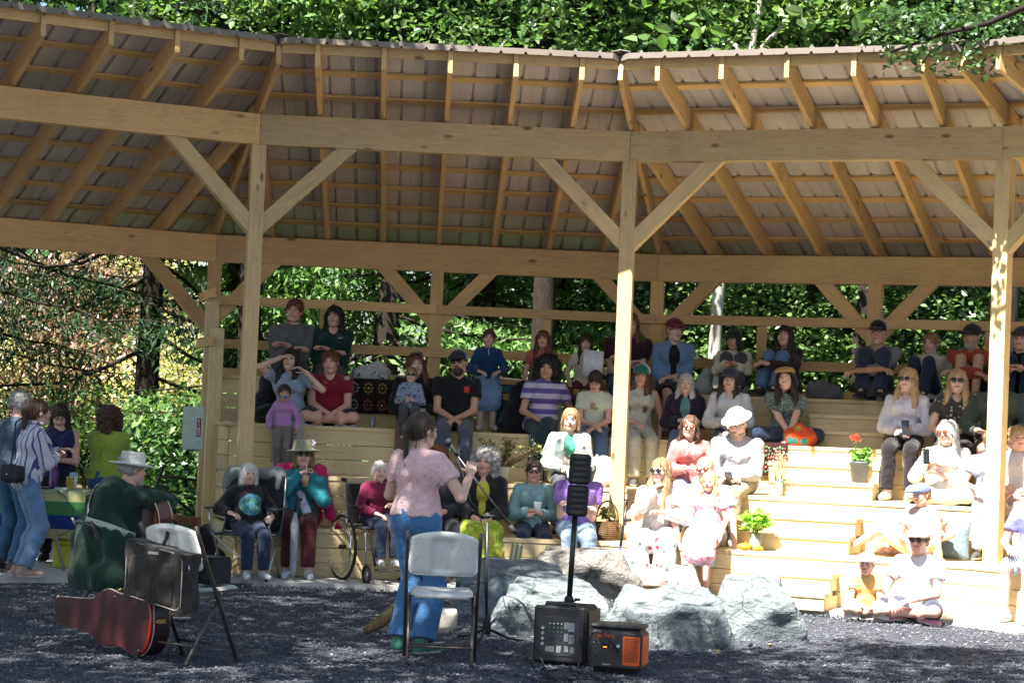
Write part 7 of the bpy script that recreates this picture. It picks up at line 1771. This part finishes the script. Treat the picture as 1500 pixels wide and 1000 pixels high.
lump('handbag', 'bright orange bag with teal and yellow leaves beside the woman in the mustard cap', 'bag', onT(1171,3,.10), [(-.06,0,.08,.07,0,.08,.11),(0,0,.10,.0,.0,.18,.09,.05)], fabric('orange_leaf_fabric', (.58,.075,.02), (.03,.22,.20), 'floral', 9, .38, (.45,.28,.04)), nz=(.006,24))
lump('blanket', 'cream folded blanket on the second tier behind the centre post', 'blanket', onT(888,2,.32), [(-.10,0,.10,.10,0,.08,.10),(-.06,-.2,.05,-.02,.0,.2,.08,.10),(.06,-.18,.05,.05,.0,.12,.07)], fabric('cream_blanket', (.55,.52,.46)))
lump('blanket', 'peach blanket spread on the first tier right of the centre post', 'blanket', onT(925,1,.55), [(-.22,0,.05,.12,0,.10,.09),(-.05,.05,.2,.05,.1,.26,.10)], fabric('peach_blanket', (.55,.38,.30)))
def pillow(label, P, rz, w_, mat, tilt=18, group='cushions on the lowest tier'):
    n_ = 14; V = []
    for sd in (1,-1):
        for i in range(n_+1):
            for j in range(n_+1):
                u = -1+2*i/n_; v = -1+2*j/n_; e = max(0,(1-abs(u)**3)*(1-abs(v)**3)); pin = 1-.07*(1-v*v)*abs(u)**2; pin2 = 1-.07*(1-u*u)*abs(v)**2
                V.append((u*w_*pin, sd*(.006+.075*e**.5), (v*w_*pin2+w_)))
    m = (n_+1)**2; Fs = []
    for i in range(n_):
        for j in range(n_): a = i*(n_+1)+j; Fs += [(a,a+1,a+n_+2,a+n_+1),(m+a,m+a+n_+1,m+a+n_+2,m+a+1)]
    for i in range(n_):
        for a, b_ in ((i, i+1),((n_)*(n_+1)+i,(n_)*(n_+1)+i+1),(i*(n_+1),(i+1)*(n_+1)),(i*(n_+1)+n_,(i+1)*(n_+1)+n_)): Fs.append((a,b_,m+b_,m+a))
    k = MB(); k.add(V, Fs, 0, True); o = k.build('cushion', mat, None, Matrix.Translation(P) @ Matrix.Rotation(rz,4,'Z') @ Matrix.Rotation(R(-tilt),4,'X')); tag(o, label, 'cushion', group)
pillow('red and cream cushion left of the boy in the blue cap', onT(1310,1,.58), R(-18), .20, fabric('red_cream_cushion', (.46,.20,.14), (.58,.44,.36), 'blot', 7, .5))
pillow('blue grey cushion with a leaf drawing right of the boy in the blue cap', onT(1390,1,.58), R(-18), .18, fabric('slate_cushion', (.13,.18,.22), (.35,.5,.5), 'blot', 12, .66))
# crutch and walking stick
p = onT(904,1,-.1,0); k = MB(); t = thing('crutch', 'purple forearm crutch leaning against the lowest tier', 'crutch', (p.x-.02, p.y-.14, .032))
a = Vector((0,0,0)); q = Vector((.10,.16,.86)); k.tube([a, q*.55], .011, 8); k.build('lower_shaft', plain('purple_metal', (.10,.07,.36), .3, .5, .6), t); k = MB(); k.tube([q*.5, q], .013, 8); k.build('upper_shaft', BLACK, t); k = MB(); k.tube([q*.78, q*.78+Vector((.05,-.09,.01))], .014, 8); k.build('handle', RUBBER, t); k = MB(); k.tube([q+Vector((.04*math.cos(x_),.04*math.sin(x_),.0)) for x_ in np.linspace(-2.4,2.4,9)], .008, 6); k.build('cuff', BLACK, t); k = MB(); k.lathe([(.016,0),(.018,.02),(.012,.03),(0,.03)], 8); k.build('rubber_foot', RUBBER, t)
p = at_z(418, 848, .03); t = thing('folded_umbrella', 'folded pale umbrella standing between the camping chair and the magenta shawl', 'umbrella', (p.x+.06, p.y+.05, .032)); k = MB(); k.tube([(0,0,0),(0,.0,.06),(0,0,.5),(0,0,.62)], [.006,.03,.04,.012], 10); k.build('canopy', fabric('pale_grey_cloth', (.36,.38,.42)), t); k = MB(); k.tube([(0,0,.6),(0,0,.72),(.02,0,.75),(.06,-.02,.74)], .012, 8); k.build('handle', BLACK, t)
# stack of papers / books beside the shawl
p = at_z(480, 846, .03)
t = thing('book_crate', 'crate of thin printed books left of the wheelchair', 'books', (p.x+.02,p.y+.42,.032))
for i in range(7):
    k = MB(); k.box((-.09,-.12+i*.03,0),(.09,-.12+i*.03+.018,.44), M=Matrix.Rotation(R(-6),4,'X')); k.build('book', plain(('green_cover','blue_cover','white_cover')[i%3], ((.22,.26,.08),(.12,.20,.34),(.5,.5,.5))[i%3], .6), t)
p = onT(752,1,.05); t = thing('book_crate', 'upright green and white folders between the two women in the lowest tier', 'books', (p.x,p.y-.35,.032))
for i in range(5):
    k = MB(); k.box((-.02+i*.022-.05,-.14,0),(-.02+i*.022-.034,.14,.42), M=Matrix.Rotation(R(8),4,'Y')); k.build('folder', plain(('green_cover','white_cover')[i%2], ((.22,.26,.08),(.5,.5,.5))[i%2], .6), t)
# water bottles
for px, tier, dA, h_, c_, lb in ((655,2,.1,.12,(.35,.42,.45),'clear glass jar on the second tier'),(545,3,.05,.11,(.45,.45,.42),'small glass of water standing on the third tier')):
    P = onT(px,tier,dA); t = thing('glass_jar', lb, 'jar', P); g = NG('clear_glass', .05, .5); g.b.inputs['Transmission Weight'].default_value = .85; g.b.inputs['Base Color'].default_value = (.8,.85,.85,1)
    k = MB(); k.lathe([(.028,0),(.032,.01),(.032,h_),(.029,h_),(.028,.012),(0,.012)], 16); k.build('glass_body', g.m, t)
# ---------------- plants in pots ----------------
def leafplant(parent, c, r, n, size, mat, name='foliage', flat=.8, elong=1.2):
    P, _ = clumps(n, c, r, 5, .03); P = P; V, F = leaves(P, size*(.6+.8*rng.random(len(P))), elong=elong); link(name, mesh_np(name, V, F, [mat], smooth=False), parent)
def stems(parent, base, tips, r=.006, m=None, name='stems'):
    k = MB()
    for q in tips: k.tube(limb_pts(base, q, 5, 0, .1), [r,r*.9,r*.8,r*.6,r*.4], 5)
    k.build(name, m or plain('green_stem', (.10,.16,.05), .6), parent)
P = onT(733,2,.18); t = thing('potted_jade', 'jade plant in a white pot on the second tier', 'plant', P); k = MB(); k.lathe([(.065,0),(.085,.15),(.09,.155),(.082,.157),(.078,.14),(0,.14)], 20); k.build('pot', WHITEP, t)
tips = [(rng.normal()*.13, rng.normal()*.07, .24+rng.random()*.18) for _ in range(16)]; stems(t, (0,0,.13), tips, .011, plain('jade_stem', (.20,.13,.07), .8))
VV = []; 
for q in tips: VV.append(np.array(q)+rng.normal(size=(34,3))*np.array([.032,.03,.03]))
VV = np.concatenate(VV); V, F = leaves(VV, .030*(.7+.6*rng.random(len(VV))), elong=1.1); link('foliage', mesh_np('foliage', V, F, [leafmat('jade_leaf', (.12,.13,.035), .1)], smooth=False), t)
P = onT(1259,2,.05); 
P = BW(1, stair_t(1259, TA[3]-.27-.0, TZ[2]+.16), TA[3]-.30, TZ[2]+.165)
t = thing('potted_geranium', 'red geranium in a grey pot standing on the upper stair', 'plant', P); k = MB(); k.lathe([(.070,0),(.092,.175),(.100,.18),(.100,.20),(.088,.20),(.085,.18),(0,.18)], 22); k.build('pot', plain('slate_pot', (.10,.12,.15), .5), t)
leafplant(t, (0,0,.25), (.11,.09,.07), 170, .055, leafmat('geranium_leaf', (.13,.28,.05), .3)); stems(t, (0,0,.2), [(-.05,0,.42),(-.02,.01,.40),(-.065,.0,.38)], .005)
V, F = leaves(np.array([[-.05,0,.43]])+rng.normal(size=(70,3))*np.array([.028,.025,.02]), .022*np.ones(70), elong=1.0); link('blossom', mesh_np('blossom', V, F, [leafmat('red_petal', (.62,.05,.03), .3)], smooth=False), t)
P = BW(1, tt(1,1106,TA[1]+.12,TZ[1]), TA[1]+.12, TZ[1]+.003); t = thing('herb_vase', 'leafy green basil in a glass of water on the lowest tier', 'plant', P); gl = NG('vase_glass', .05, .5); gl.b.inputs['Transmission Weight'].default_value = .8; gl.b.inputs['Base Color'].default_value = (.85,.9,.88,1)
k = MB(); k.lathe([(.045,0),(.05,.01),(.055,.15),(.051,.15),(.046,.015),(0,.015)], 18); k.build('glass', gl.m, t); stems(t, (0,0,.03), [(rng.normal()*.06,rng.normal()*.05,.24) for _ in range(9)], .005); leafplant(t, (0,0,.27), (.13,.10,.085), 230, .062, leafmat('basil_leaf', (.20,.42,.06), .4))
for px, lb, r in ((1083,'orange squash beside the basil, the larger left one',.052),(1103,'small orange squash right of the larger one',.036)):
    P = BW(1, tt(1,px+8,TA[1]+.05,TZ[1]), TA[1]+.045, TZ[1]+.003); t = thing('squash', lb, 'squash', P, 0, 'orange squashes on the bench'); k = MB(); V = []
    n1, n2 = 10, 24
    for i in range(n1+1):
        th = math.pi*i/n1
        for j in range(n2): ph = 2*math.pi*j/n2; rr_ = r*(1+.08*math.cos(ph*8)); V.append((rr_*math.sin(th)*math.cos(ph)*1.25, rr_*math.sin(th)*math.sin(ph), r*.62+r*.62*math.cos(th)))
    k.add(V, [(i*n2+j,(i+1)*n2+j,(i+1)*n2+(j+1)%n2,i*n2+(j+1)%n2) for i in range(n1) for j in range(n2)], 0, True); k.build('fruit', plain('orange_rind', (.62,.25,.02), .45), t); k = MB(); k.tube([(0,0,r*1.2),(.006,0,r*1.2+.02)], .005, 6); k.build('stem', plain('dry_stem', (.3,.22,.1), .8), t)
P = BW(1, tt(1,1141,TA[2]+.22,TZ[2]), TA[2]+.22, TZ[2]+.003); t = thing('flower_vase', 'glass vase of pale pink flowers on the second tier', 'flowers', P); k = MB(); k.lathe([(.034,0),(.038,.01),(.04,.16),(.036,.16),(.033,.015),(0,.015)], 18); k.build('glass', gl.m, t); stems(t, (0,0,.03), [(rng.normal()*.05,rng.normal()*.04,.30) for _ in range(14)], .004)
V, F = leaves(np.array([[0,0,.31]])+rng.normal(size=(330,3))*np.array([.055,.05,.055]), .020*np.ones(330), elong=1.2); link('blossom', mesh_np('blossom', V, F, [leafmat('blush_petal', (.60,.34,.26), .3)], smooth=False), t)
P = onT(1264,4,.12); t = thing('dried_grass_vase', 'tall glass vase with dried seed heads on the top tier', 'vase', P); k = MB(); k.lathe([(.034,0),(.036,.01),(.036,.24),(.033,.24),(.031,.015),(0,.015)], 18); k.build('glass', gl.m, t); dg = plain('dried_stem', (.20,.14,.08), .9)
tips = [(rng.normal()*.08,rng.normal()*.05,.38+rng.random()*.1) for _ in range(22)]; stems(t, (0,0,.02), tips, .003, dg); VV = np.concatenate([np.array(q)+rng.normal(size=(14,3))*.018 for q in tips]); V, F = leaves(VV, .016*np.ones(len(VV)), elong=1.6); tag(link('seed_heads', mesh_np('seed_heads', V, F, [leafmat('seed_head', (.13,.09,.055), .2)], smooth=False), t), kind='stuff')
P = BW(0, tt(0,888,TA[1]+.3,TZ[1]), TA[1]+.30, TZ[1]+.003); t = thing('wicker_basket', 'round wicker basket with a hoop handle and dried flowers left of the centre post', 'basket', P); wm = bark('wicker', (.20,.12,.06))
k = MB()
for j in range(9): r = .10+.015*math.sin(j*.4); k.tube([(r*math.cos(a),r*math.sin(a),.012+j*.019) for a in np.linspace(0,6.283,22)[:-1]], .010, 6, close=True)
k.build('woven_body', wm, t); k = MB(); k.tube([(-.11*math.cos(a),0,.17+.20*math.sin(a)) for a in np.linspace(0,3.1416,12)], .009, 6); k.build('handle', wm, t); leafplant(t, (0,0,.24), (.09,.08,.06), 120, .04, leafmat('olive_leaf', (.10,.10,.03), .2))
# bicycle-like dark cluster: pushchair and backpack left of the camping chair
def bicycle():
    p = at_z(262, 812, 0.03); t = thing('bicycle', 'dark bicycle parked in the shade left of the camping chair', 'bicycle', (p.x,p.y+.75,.032), R(200))
    for x in (-.5,.5):
        k = MB(); k.tube([(x+.33*math.cos(a),0,.335+.33*math.sin(a)) for a in np.linspace(0,6.283,33)[:-1]], .017, 6, close=True); w_ = k.build('wheel', RUBBER, t); k = MB()
        for i in range(16): a = i*.3927; k.tube([(x,0,.335),(x+.32*math.cos(a),0,.335+.32*math.sin(a))], .0015, 3)
        k.build('spokes', STEEL, w_)
    for a, b_ in (((-.5,0,.335),(-.15,0,.30)),((-.15,0,.30),(-.28,0,.80)),((-.5,0,.335),(-.26,0,.74)),((-.15,0,.30),(.36,0,.70)),((-.26,0,.74),(.34,0,.80)),((.32,0,.92),(.5,0,.335))): k = MB(); k.tube([a,b_], .016, 8); k.build('frame_tube', BLACK, t)
    k = MB(); k.tube([(.24,-.28,.98),(.32,-.12,.95),(.33,.12,.95),(.24,.28,.98)], .011, 8); k.build('handlebar', BLACKM, t); k = MB(); k.sphere((-.30,0,.84), .05, 6, sc3=(2.3,1.2,.5)); k.build('saddle', BLACKM, t)
bicycle()
lump('backpack', 'black backpack on the pavement left of the camping chair', 'backpack', Vector((at_z(292,842,.03).x, at_z(292,842,.03).y+.25, .033)), [(-.06,0,.14,.06,.0,.14,.14),(0,0,.14,.0,.02,.36,.14,.10)], fabric('black_pack', (.012,.012,.014)), nz=(.012,20))
# fallen leaves and chips on the gravel
LT = leafmat('fallen_leaf', (.30,.19,.08), .1)
for px, py, c_, lb in ((1128,944,0,'tan fallen leaf right of the boulders'),(1100,946,1,'green fallen leaf below the right boulder'),(1052,955,0,'tan fallen leaf between the centre and right boulders'),(965,968,1,'green fallen leaf behind the power station'),(560,985,0,'tan fallen leaf left of the empty folding chair'),(382,972,1,'green fallen leaf right of the chair with the bag')):
    q = at_z(px, py, .012); V, F = leaves(np.array([[0,0,0.006]]), np.array([.05]), N=np.array([[0.1,0.1,1.0]])); o = link('fallen_leaf', mesh_np('fallen_leaf', V, F, [LT if c_ == 0 else leafmat('green_fallen_leaf', (.12,.2,.1), .1)]), None, Matrix.Translation(q)); tag(o, lb, 'leaf', 'fallen leaves on the gravel')
